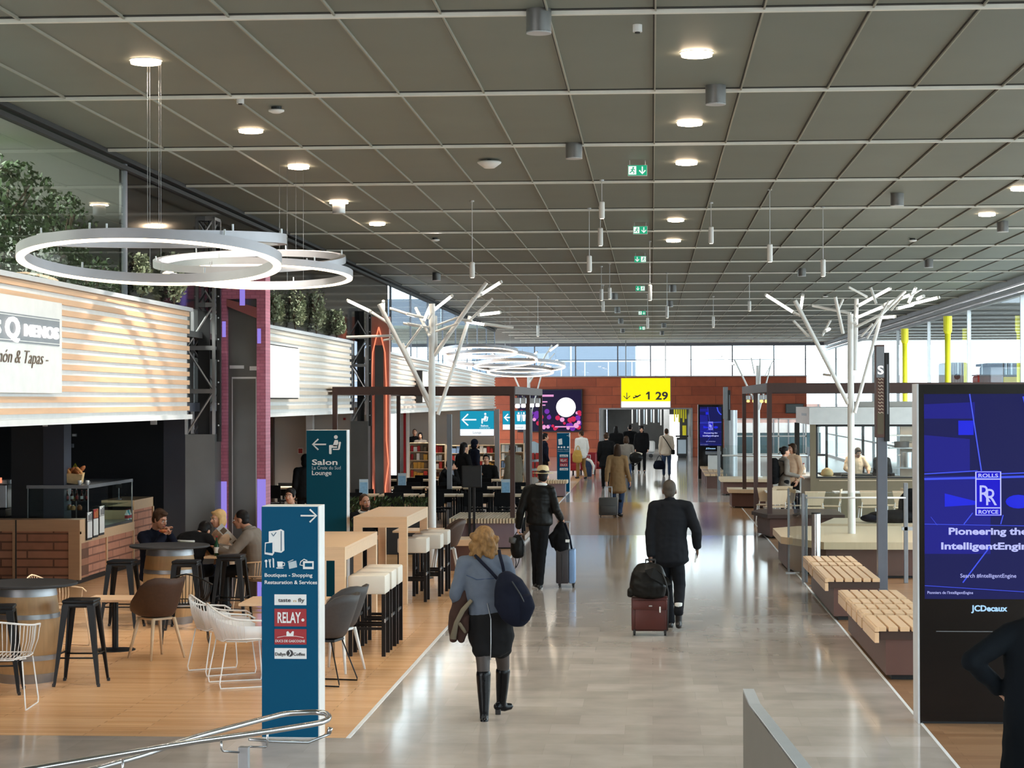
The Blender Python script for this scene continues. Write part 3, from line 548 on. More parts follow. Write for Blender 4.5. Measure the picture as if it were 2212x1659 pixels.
# ================================================================ hanging light rings
def light_ring(label, px, py, Y, R, tilt, led, hang=True, band=0.075, wy=0.034, px_c=()):
    c = at(px, py, Y)
    t = thing('hanging_ring', label, 'ring lamp', tuple(c)); t.rotation_euler = (math.radians(tilt), 0, 0)
    n = 96
    def ann(r0, r1, z0, z1):
        bm = bmesh.new(); rings = []
        for k in range(n):
            a = 2*PI*k/n; d = V((math.cos(a), math.sin(a), 0))
            rings.append([d*r0 + V((0, 0, z0)), d*r1 + V((0, 0, z0)), d*r1 + V((0, 0, z1)), d*r0 + V((0, 0, z1))])
        skin_rings(bm, rings, True); return bm
    obj('band', ann(R - wy, R + wy, 0, band), 'ring_band', t, 'auto')
    if led: obj('light_strip', ann(R - wy*.85, R + wy*.85, -0.014, 0.0), 'led_warm', t)
    for k in range(6):
        a = PI*k/3 + .3; obj('cable_clip', cyl(0.008, band, band + .05, 8), 'lamp_silver', t, loc=(R*math.cos(a), R*math.sin(a), 0))
    rot = Matrix.Rotation(math.radians(tilt), 3, 'X')
    if hang:
        for a in ((-.4, .9) if hang is True else hang):
            q = rot @ V((R*math.sin(a), R*math.cos(a), band)); top = rot.inverted() @ (V((q.x, q.y, CZ - c.z)))
            bm = bmesh.new(); tube(bm, [rot.inverted() @ q, top], 0.0016, 5); obj('suspension_cable', bm, 'galvanised', t)
    return t
light_ring('largest hanging ring with a warm light strip, nearest on the left', 324, 567, 15.8, .975, -6.3, True, (-.24, -.149))
light_ring('flat silver ring hanging just above the nearest lit ring', 352, 528, 15.9, .92, 2.4, False, (-.366, -.266))
light_ring('silver ring tilted toward the viewer behind the nearest lit ring', 540, 571, 22.9, 1.03, 9.0, False, (.35, .15))
light_ring('second lit ring, hanging partly behind the nearest lit ring', 557, 598, 22.9, 1.02, -4.0, True, (.35, .15))
light_ring('far lit ring, uppermost of the far cluster', 1036, 762, 50, .90, -7.0, True)
light_ring('far lit ring, second from the top of the far cluster', 1060, 777, 50.8, 1.12, -8.0, True)
light_ring('far lit ring, third from the top of the far cluster', 1122, 792, 52, 1.12, -6.0, True)
light_ring('far lit ring, lowest of the far cluster', 1124, 804, 53, .82, -7.0, True)
# ================================================================ white light trees
def light_tree(label, base, Y, trunk, branches, bars_, r=0.06, seed=1, tw=0.0):
    random.seed(seed)
    b = at(base[0], base[1], Y) if tw == 0 else V((at(base[0], 900, Y).x, Y, tw)); root = V((b.x, Y, b.z))
    t = thing('light_tree', label, 'light tree', tuple(root))
    P = lambda p, dy=0.0: at(p[0], p[1], Y + dy) - root
    bm = bmesh.new(); pts = [V((0, 0, 0))] + [P(p) for p in trunk]; tube(bm, pts, r, 16, rr=[r] + [r*(1 - .25*(i + 1)/len(trunk)) for i in range(len(trunk))]); tk = obj('trunk', bm, 'white_paint', t, 'auto')
    bm = bmesh.new(); lathe(bm, [(r*1.9, 0), (r*1.9, .02), (r*1.1, .03)], 16); obj('base_plate', bm, 'white_paint', t)
    for k, (p, q, rb) in enumerate(branches):
        s = 0.12*((k*7) % 5 - 2)*(rb/0.03)**.5; s0 = 0.0 if rb > .03 else 0.1*((k*3) % 3 - 1)
        bm = bmesh.new(); tube(bm, [P(p, s0), P(q, s0 + s)], rb, 12); obj('branch', bm, 'white_paint', t, 'auto')
    for k, (p, q) in enumerate(bars_):
        s = 0.1*((k*5) % 3 - 1); A, B = P(p, s), P(q, -s); d = (B - A).normalized()
        bm = bmesh.new(); tube(bm, [A, B], 0.024, 10); o = obj('light_bar', bm, 'led_white', t, True)
        for e, f in ((A, -d), (B, d)):
            bm = bmesh.new(); tube(bm, [e, e + f*.03], 0.026, 10); obj('end_cap', bm, 'white_paint', o)
Lb = [((928, 868), (819, 657), .036), ((929, 880), (868, 742), .036), ((836, 696), (799, 672), .022), ((846, 725), (748, 728), .02), ((850, 731), (829, 735), .016), ((876, 752), (911, 705), .02), ((914, 707), (871, 698), .02),
      ((928, 726), (898, 665), .026), ((915, 686), (878, 677), .022), ((880, 678), (843, 666), .022), ((938, 768), (1024, 645), .036), ((1020, 652), (1051, 610), .03), ((1040, 636), (1032, 641), .02), ((995, 690), (1020, 694), .022), ((1046, 700), (1109, 708), .024),
      ((942, 716), (990, 698), .018), ((942, 703), (992, 685), .018), ((946, 896), (1015, 683), .03), ((1013, 694), (1064, 645), .02), ((941, 760), (940, 683), .034), ((925, 706), (880, 698), .014), ((933, 676), (925, 690), .02)]
Lr = [((799, 672), (753, 650)), ((828, 678), (828, 653)), ((880, 678), (896, 682)), ((1004, 676), (1026, 644)), ((1041, 635), (1081, 610)), ((1008, 695), (1046, 701)), ((1036, 680), (1078, 675)), ((937, 670), (975, 640)), ((916, 692), (928, 664))]
light_tree('tall white light tree with glowing bars, left of the walkway behind the high tables', (934, 1233), 33.0, [(933, 900), (933, 656)], Lb, Lr, 0.064, 1)
Rb = [((1832, 872), (1717, 649), .036), ((1730, 683), (1712, 673), .02), ((1797, 811), (1779, 809), .02), ((1747, 727), (1714, 693), .022), ((1776, 725), (1794, 692), .02), ((1821, 720), (1804, 641), .028), ((1811, 668), (1821, 646), .022), ((1838, 677), (1755, 660), .024),
      ((1846, 708), (1904, 679), .022), ((1904, 679), (1955, 629), .026), ((1873, 641), (1833, 620), .02), ((1893, 656), (1881, 621), .022), ((1846, 892), (1904, 680), .03), ((1873, 731), (1920, 650), .018), ((1847, 800), (1850, 646), .036), ((1925, 670), (1950, 640), .018), ((1850, 700), (1842, 697), .02), ((1966, 640), (1990, 625), .014), ((1860, 727), (1885, 700), .018)]
Rr = [((1713, 674), (1656, 638)), ((1730, 666), (1734, 639)), ((1849, 687), (1906, 663)), ((1855, 660), (1921, 624)), ((1914, 657), (1966, 637)), ((1964, 651), (1977, 624)), ((1940, 666), (1970, 659)), ((1972, 656), (2026, 643)), ((1904, 686), (1932, 684)), ((1783, 715), (1791, 711)), ((1983, 645), (1994, 640))]
light_tree('tall white light tree rising from the wooden platform on the right', (1840, 1163), 34.0, [(1838, 900), (1837, 678)], Rb, Rr, 0.062, 2)
def scaled(lst, f, three=True):
    return [tuple([f(p), f(q)] + ([r*.9] if three else [])) for (p, q, *rr) in lst for r in [(rr or [0])[0]]]
f1 = lambda p: (1142 + (p[0] - 934)*.43, 745 + (p[1] - 610)*.52)
light_tree('far white light tree in front of the big advertising screen', (1140, 1040), 62.0, [f1((934, 900)), f1((934, 656))], [(a, b, r*.8) for a, b, r in scaled(Lb[:1] + Lb[6:13] + Lb[17:20], f1)], scaled(Lr[:1] + Lr[4:7] + Lr[7:], f1, False), 0.055, 3, 0.001)
f2 = lambda p: (1637 + (p[0] - 1838)*.42, 772 + (p[1] - 640)*.45)
light_tree('far white light tree behind the right pergola posts', (1637, 1030), 61.0, [f2((1838, 900)), f2((1838, 678))], [(a, b, r*.85) for a, b, r in scaled(Rb[:1] + Rb[5:6] + Rb[12:15], f2)], scaled(Rr[:1], f2, False), 0.07, 4, 0.47)
# ================================================================ plants above the shops
def foliage(n, rx, ry, rz, sz, seed, cyp=False):
    random.seed(seed); bm = bmesh.new()
    for k in range(n):
        while True:
            p = V((random.uniform(-1, 1), random.uniform(-1, 1), random.uniform(-1, 1)))
            if p.length < 1 and (p.length > .45 or random.random() < .3): break
        w = 1.0
        if cyp: w = 0.55 + 0.45*math.cos(p.z*1.5)
        c = V((p.x*rx*w, p.y*ry*w, p.z*rz)); c += noise.noise_vector(c*3.0)*min(rx, ry)*.45
        d = V((random.gauss(0, 1), random.gauss(0, 1), random.gauss(0.5, 1))).normalized(); e = d.cross(V((random.random(), random.random(), 1))).normalized()
        L = sz*random.uniform(.6, 1.3); q = e*L*.32
        vs = [bm.verts.new(c - d*L*.5), bm.verts.new(c + q), bm.verts.new(c + d*L*.5), bm.verts.new(c - q)]
        bm.faces.new(vs)
    return bm
def shrub(label, x, y, z0, h, r, n, sz, m, seed, cyp=False, name='potted_shrub', pot=True, group=None):
    t = thing(name, label, 'plant', (x, y, z0), 0, group); hp = 0.16 if pot else 0.0
    if pot: bm = bmesh.new(); lathe(bm, [(r*.35, 0), (r*.5, hp), (r*.45, hp), (r*.42, hp - .03)], 14); obj('pot', bm, 'charcoal', t)
    bm = bmesh.new(); random.seed(seed)
    for k in range(4): tube(bm, [(0, 0, hp*.5), (random.uniform(-.3, .3)*r, random.uniform(-.3, .3)*r, h*.45), (random.uniform(-.6, .6)*r, random.uniform(-.6, .6)*r, h*.8)], .012, 5)
    obj('stem', bm, 'stem', t); obj('foliage', foliage(n, r, r, (h - hp)/2*.98, sz, seed, cyp), m, t, loc=(0, 0, hp + (h - hp)/2))
sp = [(-6.95, 22.0, 3.665, 1.72, .52, 3200, .075, 'leaf', 'tallest dark tree behind the glass above the brown fascia'), (-6.72, 23.5, 3.665, 1.5, .3, 1500, .07, 'leaf', 'slim dark tree behind the glass, second from the left edge'), (-6.85, 25.0, 3.665, .85, .40, 1300, .06, 'leaf', 'low bush behind the glass above the fascia sign end'),
      (-6.8, 26.4, 3.665, .75, .42, 1300, .06, 'leaf', 'low bush behind the glass under the nearest ring')]
mat('shop_roof', (0.10, 0.10, 0.10), 0.8)
struct('ceiling', box(-9.0, -6.13, 12.5, 47.4, 3.58, 3.66), 'shop_roof')
for i, (x, y, z, h, r, n, s, m, lb) in enumerate(sp): shrub(lb, x, y, z, h, r, n, s, m, 20 + i)
wd_ = ['first', 'second', 'third', 'fourth', 'fifth', 'sixth', 'last']
for i, y in enumerate((24.0, 25.7, 30.6, 32.6, 34.6, 36.8, 39.2)):
    shrub('pale leafy shrub, %s in the row over the fascias, counted from the nearest ring' % wd_[i], -5.96, y, 3.92, .55 + .12*(i % 3), .15 if i < 2 else .19, 700, .06, 'leaf_pale', 40 + i, False, 'roof_shrub', False, 'shrubs over the shop fascias')
# ================================================================ wayfinding totems
def arrow(bm, cx, cz, L, s, w, y=-0.004):      # horizontal arrow, s = +1 right / -1 left
    tube(bm, [(cx - s*L/2, y, cz), (cx + s*L/2*.92, y, cz)], w, 6)
    tube(bm, [(cx + s*L*.08, y, cz + L*.40), (cx + s*L/2, y, cz), (cx + s*L*.08, y, cz - L*.40)], w, 6)
def flat(bm, poly, y=-0.004, d=0.004): prism(bm, [(x, y, z) for x, z in poly], (0, d, 0))
def disc(bm, cx, cz, r, y=-.004, n=18): flat(bm, [(cx + r*math.cos(2*PI*k/n), cz + r*math.sin(2*PI*k/n)) for k in range(n)], y)
def seated(bm, x, z, h, s=1):                   # seated figure pictogram, faces left when s = 1
    def q(px, pz): return (x + s*px*h, z + pz*h)
    disc(bm, *q(.36, .90), h*.10)
    flat(bm, [q(.30, .74), q(.46, .74), q(.50, .60), q(.42, .42), q(.24, .42), q(.20, .46)])
    flat(bm, [q(.0, .46), q(.05, .48), q(.42, .48), q(.42, .33), q(.13, .33), q(.13, .02), q(.10, 0), q(.04, 0), q(.0, .03)])
    flat(bm, [q(.20, .28), q(.20, .22), q(.52, .22), q(.57, .27), q(.63, .62), q(.57, .66), q(.53, .62), q(.47, .28)])
def totem(label, px0, px1, ytop, ybase, dep, m, Y=None):
    Yb = Y or fl(px0, ybase).y
    a = at(px0, ytop, Yb); b = at(px1, ytop, Yb); w = b.x - a.x
    t = thing('wayfinding_totem', label, 'totem sign', (a.x, Yb, 0))
    obj('panel', box(0, w, 0, 0.012, 0.012, a.z - .006), m, t); obj('panel', box(0, w, dep - .012, dep, 0.012, a.z - .006), m, t)
    obj('edge_frame', box(0.002, w + .012, 0.012, dep - .012, 0, a.z, 0.003), 'white_paint', t)
    return t, w, a.z, Yb
t, w, h, Y0 = totem('blue totem sign with shopping bags, an arrow and four shop logos by the handrail', 565, 686, 1093, 1595, 0.30, 'teal_sign')
X = lambda px: at(px, 1300, Y0).x - t.location.x
Z = lambda py: at(620, py, Y0).z
bm = bmesh.new(); arrow(bm, (X(649) + X(685))/2, Z(1114), X(685) - X(651), 1, .0075); obj('arrow', bm, 'sign_white', t)
bm = bmesh.new(); flat(bm, [(X(581), Z(1148)), (X(600), Z(1145.5)), (X(607), Z(1143)), (X(614), Z(1147)), (X(614.5), Z(1189)), (X(608), Z(1194)), (X(581), Z(1190))]); sb = obj('shopping_bag', bm, 'sign_white', t)
bm = bmesh.new(); tube(bm, [(X(587), -.006, Z(1152)), (X(591), -.006, Z(1158)), (X(597), -.006, Z(1150))], .003, 5); tube(bm, [(X(608), -.006, Z(1147)), (X(608), -.006, Z(1190))], .003, 5); obj('bag_fold', bm, 'teal_sign', sb)
bm = bmesh.new(); flat(bm, [(X(573), Z(1172)), (X(592), Z(1169)), (X(593), Z(1194)), (X(589), Z(1200)), (X(572), Z(1197))], -.008)
sb = obj('shopping_bag', bm, 'sign_white', t); bm = bmesh.new(); flat(bm, [(X(575), Z(1174)), (X(589), Z(1172)), (X(589), Z(1195)), (X(574), Z(1193))], -.010, .002); obj('bag_front', bm, 'teal_sign', sb)
bm = bmesh.new()
disc(bm, X(575), Z(1212), .011); tube(bm, [(X(575), -.003, Z(1212)), (X(575.5), -.003, Z(1226))], .005, 6)
for k in (-.008, 0, .008): tube(bm, [(X(583) + k, -.003, Z(1208)), (X(583) + k*.6, -.003, Z(1214))], .0025, 5)
tube(bm, [(X(583), -.003, Z(1213)), (X(584), -.003, Z(1226))], .005, 6); flat(bm, [(X(589), Z(1205)), (X(592), Z(1207)), (X(592.5), Z(1226)), (X(590), Z(1226))]); obj('cutlery_pictogram', bm, 'sign_white', t)
bm = bmesh.new(); flat(bm, [(X(599), Z(1213)), (X(611), Z(1213)), (X(610), Z(1225)), (X(600), Z(1225))]); flat(bm, [(X(597), Z(1226)), (X(613), Z(1226)), (X(612), Z(1228)), (X(598), Z(1228))]); tube(bm, [(X(611), -.003, Z(1215)), (X(615), -.003, Z(1216)), (X(615), -.003, Z(1221)), (X(610), -.003, Z(1223))], .004, 6); obj('cup_pictogram', bm, 'sign_white', t)
bm = bmesh.new(); flat(bm, [(X(623), Z(1215)), (X(640), Z(1211)), (X(642), Z(1225)), (X(625), Z(1229))]); tube(bm, [(X(622), -.004, Z(1214)), (X(634), -.004, Z(1209))], .004, 6); obj('wallet_pictogram', bm, 'sign_grey', t)
bm = bmesh.new(); flat(bm, [(X(655), Z(1212)), (X(678), Z(1212)), (X(678), Z(1229)), (X(655), Z(1229))], -.008); tube(bm, [(X(656), -.004, Z(1222)), (X(648), -.004, Z(1220)), (X(650), -.004, Z(1213)), (X(657), -.004, Z(1208)), (X(664), -.004, Z(1211))], .004, 6); pc = obj('card_pictogram', bm, 'sign_white', t)
bm = bmesh.new(); flat(bm, [(X(659), Z(1216)), (X(675), Z(1216)), (X(675), Z(1224)), (X(659), Z(1224))], -.010, .002); obj('card_stripe', bm, 'teal_sign', pc)
text('lettering', 'Boutiques - Shopping', .030, (X(572), -.002, Z(1246)), 'sign_white', t, X(675) - X(572), .012)
text('lettering', 'Restauration & Services', .030, (X(572), -.002, Z(1261.5)), 'sign_white', t, X(685) - X(572), .012)
def plate(y0, y1, m): return obj('logo_plate', box(X(593), X(662), -.004, 0, Z(y1), Z(y0)), m, t)
p = plate(1284, 1307, 'sign_white'); text('lettering', 'taste', .032, (X(601), -.006, Z(1300)), 'sign_black', p, X(628) - X(601), .012); text('lettering', 'n', .020, (X(634), -.006, Z(1300)), 'mustard', p, X(641) - X(635)); text('lettering', 'fly', .032, (X(644), -.006, Z(1300)), 'sign_black', p, X(658) - X(644), .012)
p = plate(1315, 1353, 'relay_red'); text('lettering', 'RELAY', .088, (X(600), -.006, Z(1345)), 'sign_white', p, X(650) - X(600), .02); bm = bmesh.new(); disc(bm, X(654.5), Z(1339), .012, -.009); obj('dot', bm, 'sign_white', p)
p = plate(1359, 1392, 'relay_red'); text('lettering', 'DUCS DE GASCOGNE', .020, (X(595), -.006, Z(1387)), 'sign_white', p, X(659) - X(595), .006)
bm = bmesh.new(); flat(bm, [(X(619), Z(1365)), (X(622), Z(1363)), (X(627), Z(1369)), (X(632), Z(1363)), (X(635), Z(1364)), (X(634), Z(1374)), (X(619), Z(1374))], -.007); tube(bm, [(X(599), -.006, Z(1377)), (X(614), -.006, Z(1374)), (X(640), -.006, Z(1374)), (X(656), -.006, Z(1377))], .002, 5); obj('crest', bm, 'sign_white', p)
p = plate(1400, 1423, 'sign_white'); text('lettering', 'Dallyn', .026, (X(594.5), -.006, Z(1416)), 'sign_black', p, X(617) - X(594.5), .012); text('lettering', 'Coffee', .026, (X(634), -.006, Z(1416)), 'sign_black', p, X(659) - X(634), .012)
bm = bmesh.new(); disc(bm, X(626), Z(1411), .028, -.006); q = obj('coffee_bean', bm, 'sign_black', p); bm = bmesh.new(); tube(bm, [(X(624), -.007, Z(1417)), (X(628), -.007, Z(1411)), (X(625), -.007, Z(1405))], .004, 5); obj('bean_line', bm, 'sign_white', q)
# lounge totem
t, w, h, Y0 = totem('tall teal totem sign reading Salon Lounge with a seated figure', 662, 748, 929, 1300, 0.24, 'teal_dark', 28.0)
X = lambda px: at(px, 1000, Y0).x - t.location.x
Z = lambda py: at(700, py, Y0).z
bm = bmesh.new(); arrow(bm, (X(675) + X(705))/2, Z(960), X(705) - X(676), -1, .012); obj('arrow', bm, 'sign_white', t)
bm = bmesh.new(); seated(bm, X(711), Z(981), Z(940) - Z(981)); obj('seated_figure', bm, 'sign_white', t)
text('lettering', 'Salon', Z(992) - Z(1004), (X(674), -.002, Z(1004)), 'sign_white', t, X(729) - X(674), .02); text('lettering', 'La Croix du Sud', .048, (X(674), -.002, Z(1014)), 'sign_grey', t, X(736) - X(674), .004); text('lettering', 'Lounge', .062, (X(674), -.002, Z(1026)), 'sign_white', t, X(716) - X(674), .012)
# far shopping totem
t, w, h, Y0 = totem('far small blue totem sign with shop logos beside the low mauve bench end', 1203, 1230, 935, 1063, 0.3, 'teal_sign')
X = lambda px: at(px, 1000, Y0).x - t.location.x
Z = lambda py: at(1216, py, Y0).z
bm = bmesh.new(); arrow(bm, X(1228), Z(941), .1, 1, .006); obj('arrow', bm, 'sign_white', t)
bm = bmesh.new(); flat(bm, [(X(1206), Z(949)), (X(1214), Z(947)), (X(1215), Z(960)), (X(1207), Z(961))]); obj('shopping_bag', bm, 'sign_white', t)
bm = bmesh.new(); [disc(bm, X(x), Z(966), .028) for x in (1207, 1213, 1219, 1227)]; obj('pictogram_row', bm, 'sign_white', t)
text('lettering', 'Boutiques - Shopping', .03, (X(1205), -.002, Z(972)), 'sign_grey', t, X(1228) - X(1205), .006)
text('lettering', 'Restauration & Services', .03, (X(1205), -.002, Z(976)), 'sign_grey', t, X(1231) - X(1205), .006)
for y0, y1, m, s in ((982, 987, 'sign_white', 'taste fly'), (989, 999, 'relay_red', 'RELAY.'), (1000, 1008, 'relay_red', 'DUCS'), (1011, 1016, 'sign_white', 'Coffee')):
    p = obj('logo_plate', box(X(1209), X(1227), -.006, 0, Z(y1), Z(y0)), m, t); text('lettering', s, (Z(y0) - Z(y1))*.55, (X(1211), -.008, Z(y1) + .2*(Z(y0) - Z(y1))), 'sign_black' if m == 'sign_white' else 'sign_white', p, X(1225) - X(1211), .01)
# ================================================================ advertising totem, right foreground
def ad_screen(t, x0, x1, z0, z1, s, full=True):
    W, Hh = x1 - x0, z1 - z0
    U = lambda u, v, y=-.004: (x0 + u*W, y, z0 + v*Hh)
    scr = obj('screen', box(x0, x1, -.004, .0, z0, z1), 'screen_deep', t)
    bm = bmesh.new(); flat(bm, [(x0, z0 + .80*Hh), (x0 + .36*W, z0 + .78*Hh), (x0 + .36*W, z0 + .62*Hh), (x0, z0 + .62*Hh)], -.006, .002); flat(bm, [(x0, z0 + .60*Hh), (x0 + .52*W, z0 + .60*Hh), (x0 + .52*W, z0 + .22*Hh), (x0, z0 + .22*Hh)], -.0055, .001); flat(bm, [(x0, z0 + .95*Hh), (x0 + .4*W, z0 + .96*Hh), (x0 + .4*W, z0 + .88*Hh), (x0, z0 + .88*Hh)], -.006, .002); obj('picture_field', bm, 'screen_blue', scr)
    bm = bmesh.new()
    for a, b, r in (((0, .585), (1, .60), .011), ((0, .61), (.42, .625), .006), ((.58, .61), (1, .62), .006), ((0, .365), (1, .355), .003), ((.36, 1), (.45, .625), .006), ((.38, .42), (.31, .365), .005), ((.52, .26), (.30, .08), .006), ((0, .065), (1, .028), .003), ((.62, .41), (.6, .365), .005), ((.05, .4), (.10, .36), .002)):
        tube(bm, [U(*a, -.007), U(*b, -.007)], r*W*.9, 6)
    tube(bm, [U(.8, .99, -.007), U(.84, .9, -.007), U(.92, .83, -.007), U(1, .80, -.007)], .03*W, 6); obj('light_line', bm, 'screen_line', scr)
    bm = bmesh.new(); flat(bm, [(x0 + .16*W, z0 + .515*Hh), (x0 + .42*W, z0 + .475*Hh), (x0 + .42*W, z0 + .46*Hh), (x0 + .16*W, z0 + .45*Hh)], -.009); obj('turbine_wing', bm, 'screen_mid', scr); bm = bmesh.new(); sphere(bm, U(.74, .475, -.007), .10*W, .003, .055*W, 12, 8); obj('turbine', bm, 'screen_mid', scr)
    flat_b = lambda u0, u1, v0, v1, y: box(x0 + u0*W, x0 + u1*W, y, y + .003, z0 + v0*Hh, z0 + v1*Hh)
    lg = obj('logo_badge', flat_b(.40, .605, .405, .625, -.014), 'screen_logo', scr)
    bm = bmesh.new(); a = [U(.405, .41, -.015), U(.60, .41, -.015), U(.60, .62, -.015), U(.405, .62, -.015)]; tube(bm, a, .006*W, 6, True); tube(bm, [U(.405, .585, -.015), U(.60, .585, -.015)], .005*W, 6); tube(bm, [U(.405, .445, -.015), U(.60, .445, -.015)], .005*W, 6); obj('badge_frame', bm, 'screen_text', lg)
    text('lettering', 'ROLLS', .018*Hh, U(.425, .594, -.016), 'screen_text', lg, .155*W, .02); text('lettering', 'ROYCE', .018*Hh, U(.425, .417, -.016), 'screen_text', lg, .155*W, .02)
    text('lettering', 'R', .085*Hh, U(.435, .475, -.016), 'screen_text', lg, .085*W); text('lettering', 'R', .085*Hh, U(.485, .458, -.018), 'screen_text', lg, .085*W)
    text('lettering', 'Pioneering the', .034*Hh, U(.5, .315, -.012), 'screen_text', scr, .62*W, .03, 'CENTER'); text('lettering', 'IntelligentEngine', .034*Hh, U(.5, .243, -.012), 'screen_text', scr, .74*W, .03, 'CENTER')
    text('lettering', 'Search #IntelligentEngine', .020*Hh, U(.5, .105, -.012), 'screen_text', scr, .44*W, 0, 'CENTER'); text('lettering', 'Pionniers de l’IntelligentEngine', .014*Hh, U(.02, .025, -.012), 'screen_text', scr, .36*W)
    bm = bmesh.new(); bars(bm, [(x0 + .27*W, x0 + .39*W, -.008, -.006, z0 + .80*Hh, z0 + .87*Hh)]); obj('picture_tile', bm, 'screen_mid', scr)
Y0 = fl(1981, 1563).y; a = at(1981, 829, Y0); T0 = a.x
t = thing('advertising_totem', 'large black display totem at the right edge with a blue advertising screen', 'display', (T0, Y0, 0))
TW = 1.18; TH = a.z
obj('body', box(0.012, TW - .012, 0.006, 0.30, 0.02, TH - .004), 'black_paint', t)
obj('front_glass', box(0.012, TW - .012, 0.0, 0.006, 0.02, TH - .008), 'black_gloss', t)
bm = bmesh.new(); bars(bm, [(-.004, .012, -.003, .31, 0, TH), (TW - .012, TW + .004, -.003, .31, 0, TH)]); obj('side_frame', bm, 'lamp_silver', t)
obj('base', box(.03, TW - .03, .02, .28, 0, .03), 'black_paint', t)
Z = lambda py: at(2100, py, Y0).z
ad_screen(t, at(1996, 900, Y0).x - T0, at(1996, 900, Y0).x - T0 + 1.05, Z(1294), Z(851), 1)
text('lettering', 'JCDecaux', .05, (TW/2, -.003, Z(1320)), 'decaux_text', t, at(2168, 1300, Y0).x - at(2090, 1300, Y0).x, .03, 'CENTER')
obj('seam', box(.15, TW - .2, -.003, 0, Z(1364) - .003, Z(1364) + .002), 'grey_metal', t)
# far advertising totem
Y0 = 72.0; a = at(1508, 874, Y0); b = at(1562, 874, Y0); T0 = a.x; TW = b.x - a.x; TH = a.z
t = thing('advertising_totem', 'far black display totem with a small blue screen beside the doorway', 'display', (T0, Y0, 0))
obj('body', box(0.0, TW, 0.006, 0.30, 0.0, TH), 'black_paint', t); obj('front_glass', box(0.01, TW - .01, 0, .006, .02, TH - .01), 'black_gloss', t); obj('side_frame', box(-.012, 0, -.003, .3, 0, TH), 'lamp_silver', t)
Z = lambda py: at(1535, py, Y0).z
ad_screen(t, .06, TW - .06, Z(963), Z(879), 2); text('lettering', 'JCDecaux', .045, (TW/2, -.004, Z(970)), 'decaux_text', t, .34, .03, 'CENTER')
# ================================================================ big signs at the end of the hall
Y0 = 96.0; a = at(1342, 817, Y0); b = at(1448, 880, Y0)
t = thing('gate_sign', 'yellow lit sign with gate numbers 1 to 29 over the doorway', 'sign', (a.x, Y0, 0)); w = b.x - a.x; zb, zt = b.z, a.z
obj('case', box(-.03, w + .03, .0, .3, zb - .02, zt + .02, .01), 'lamp_grey', t)
Z = lambda py: at(1400, py, Y0).z
X = lambda px: at(px, 850, Y0).x - a.x
obj('yellow_face', box(0, w, -.006, 0, Z(867), zt), 'gate_yellow', t); obj('white_strip', box(0, w, -.006, 0, zb, Z(867)), 'gate_white', t)
bm = bmesh.new(); flat(bm, [(X(1399.5), Z(863)), (X(1403.5), Z(863)), (X(1403.5), Z(846)), (X(1400), Z(846)), (X(1395.5), Z(850)), (X(1395.5), Z(853)), (X(1399.5), Z(851))], -.010); obj('numeral', bm, 'sign_black', t); text('lettering', '29', Z(846) - Z(863), (X(1416), -.009, Z(863)), 'sign_black', t, X(1443) - X(1416), .03)
bm = bmesh.new(); tube(bm, [(X(1354), -.01, Z(848)), (X(1354), -.01, Z(861))], .022, 6); tube(bm, [(X(1347), -.01, Z(855)), (X(1354), -.01, Z(862)), (X(1361), -.01, Z(855))], .022, 6); obj('arrow', bm, 'sign_black', t)
bm = bmesh.new(); tube(bm, [(X(1368), -.01, Z(860)), (X(1384), -.01, Z(853))], .03, 6); flat(bm, [(X(1370), Z(854)), (X(1373), Z(854)), (X(1381), Z(856)), (X(1376), Z(859))], -.012); flat(bm, [(X(1367), Z(857)), (X(1369), Z(857)), (X(1371), Z(860)), (X(1368), Z(861))], -.012); obj('aeroplane_pictogram', bm, 'sign_black', t)
for px in (1352, 1438): obj('hanger', cyl(.02, zt, CZ - .0, 8), 'lamp_grey', t, loc=(X(px), .15, 0))
def lit_sign(px0, px1, py0, pym, py1, Y, label, post):
    a = at(px0, py0, Y); b = at(px1, py1, Y); w = b.x - a.x
    t = thing('hanging_direction_sign', label, 'sign', (a.x, Y, 0)); zt, zb = a.z, b.z; zm = at(px0, pym, Y).z
    obj('case', box(-.01, w + .01, 0, .12, zb - .01, zt + .01), 'lamp_grey', t); obj('blue_face', box(0, w, -.006, 0, zm, zt), 'sign_teal_lit', t); obj('white_strip', box(0, w, -.006, 0, zb, zm), 'sign_white_lit', t)
    obj('post', box(w + .02, w + .14, 0.02, .12, 0, zt + .05), 'grey_metal', t)
    return t, w, zb, zm, zt
t, w, zb, zm, zt = lit_sign(994, 1067, 888, 927, 941, 56.0, 'lit turquoise lounge sign with a left arrow and seated figure under the pergola', 1)
h = zt - zm; bm = bmesh.new(); arrow(bm, w*.27, zm + h*.52, w*.42, -1, .022, -.008); obj('arrow', bm, 'sign_white_lit', t); bm = bmesh.new(); seated(bm, w*.63, zm + h*.3, h*.6); o = obj('seated_figure', bm, 'sign_white_lit', t); o.location.y = -.004
text('lettering', 'Salon', h*.10, (w*.61, -.008, zm + h*.14), 'sign_white_lit', t, w*.22, .02); text('lettering', 'La Croix du Sud', h*.05, (w*.58, -.008, zm + h*.05), 'sign_white_lit', t, w*.3); text('lettering', 'Lounge', (zm - zb)*.4, (w*.38, -.008, zb + (zm - zb)*.3), 'sign_grey', t, w*.24)
t, w, zb, zm, zt = lit_sign(1086, 1138, 888, 917, 928, 60.0, 'lit turquoise sign with a left arrow and restroom figures behind the pergola post', 1)
h = zt - zm; bm = bmesh.new(); arrow(bm, w*.25, zm + h*.52, w*.36, -1, .022, -.008); obj('arrow', bm, 'sign_white_lit', t)
bm = bmesh.new()
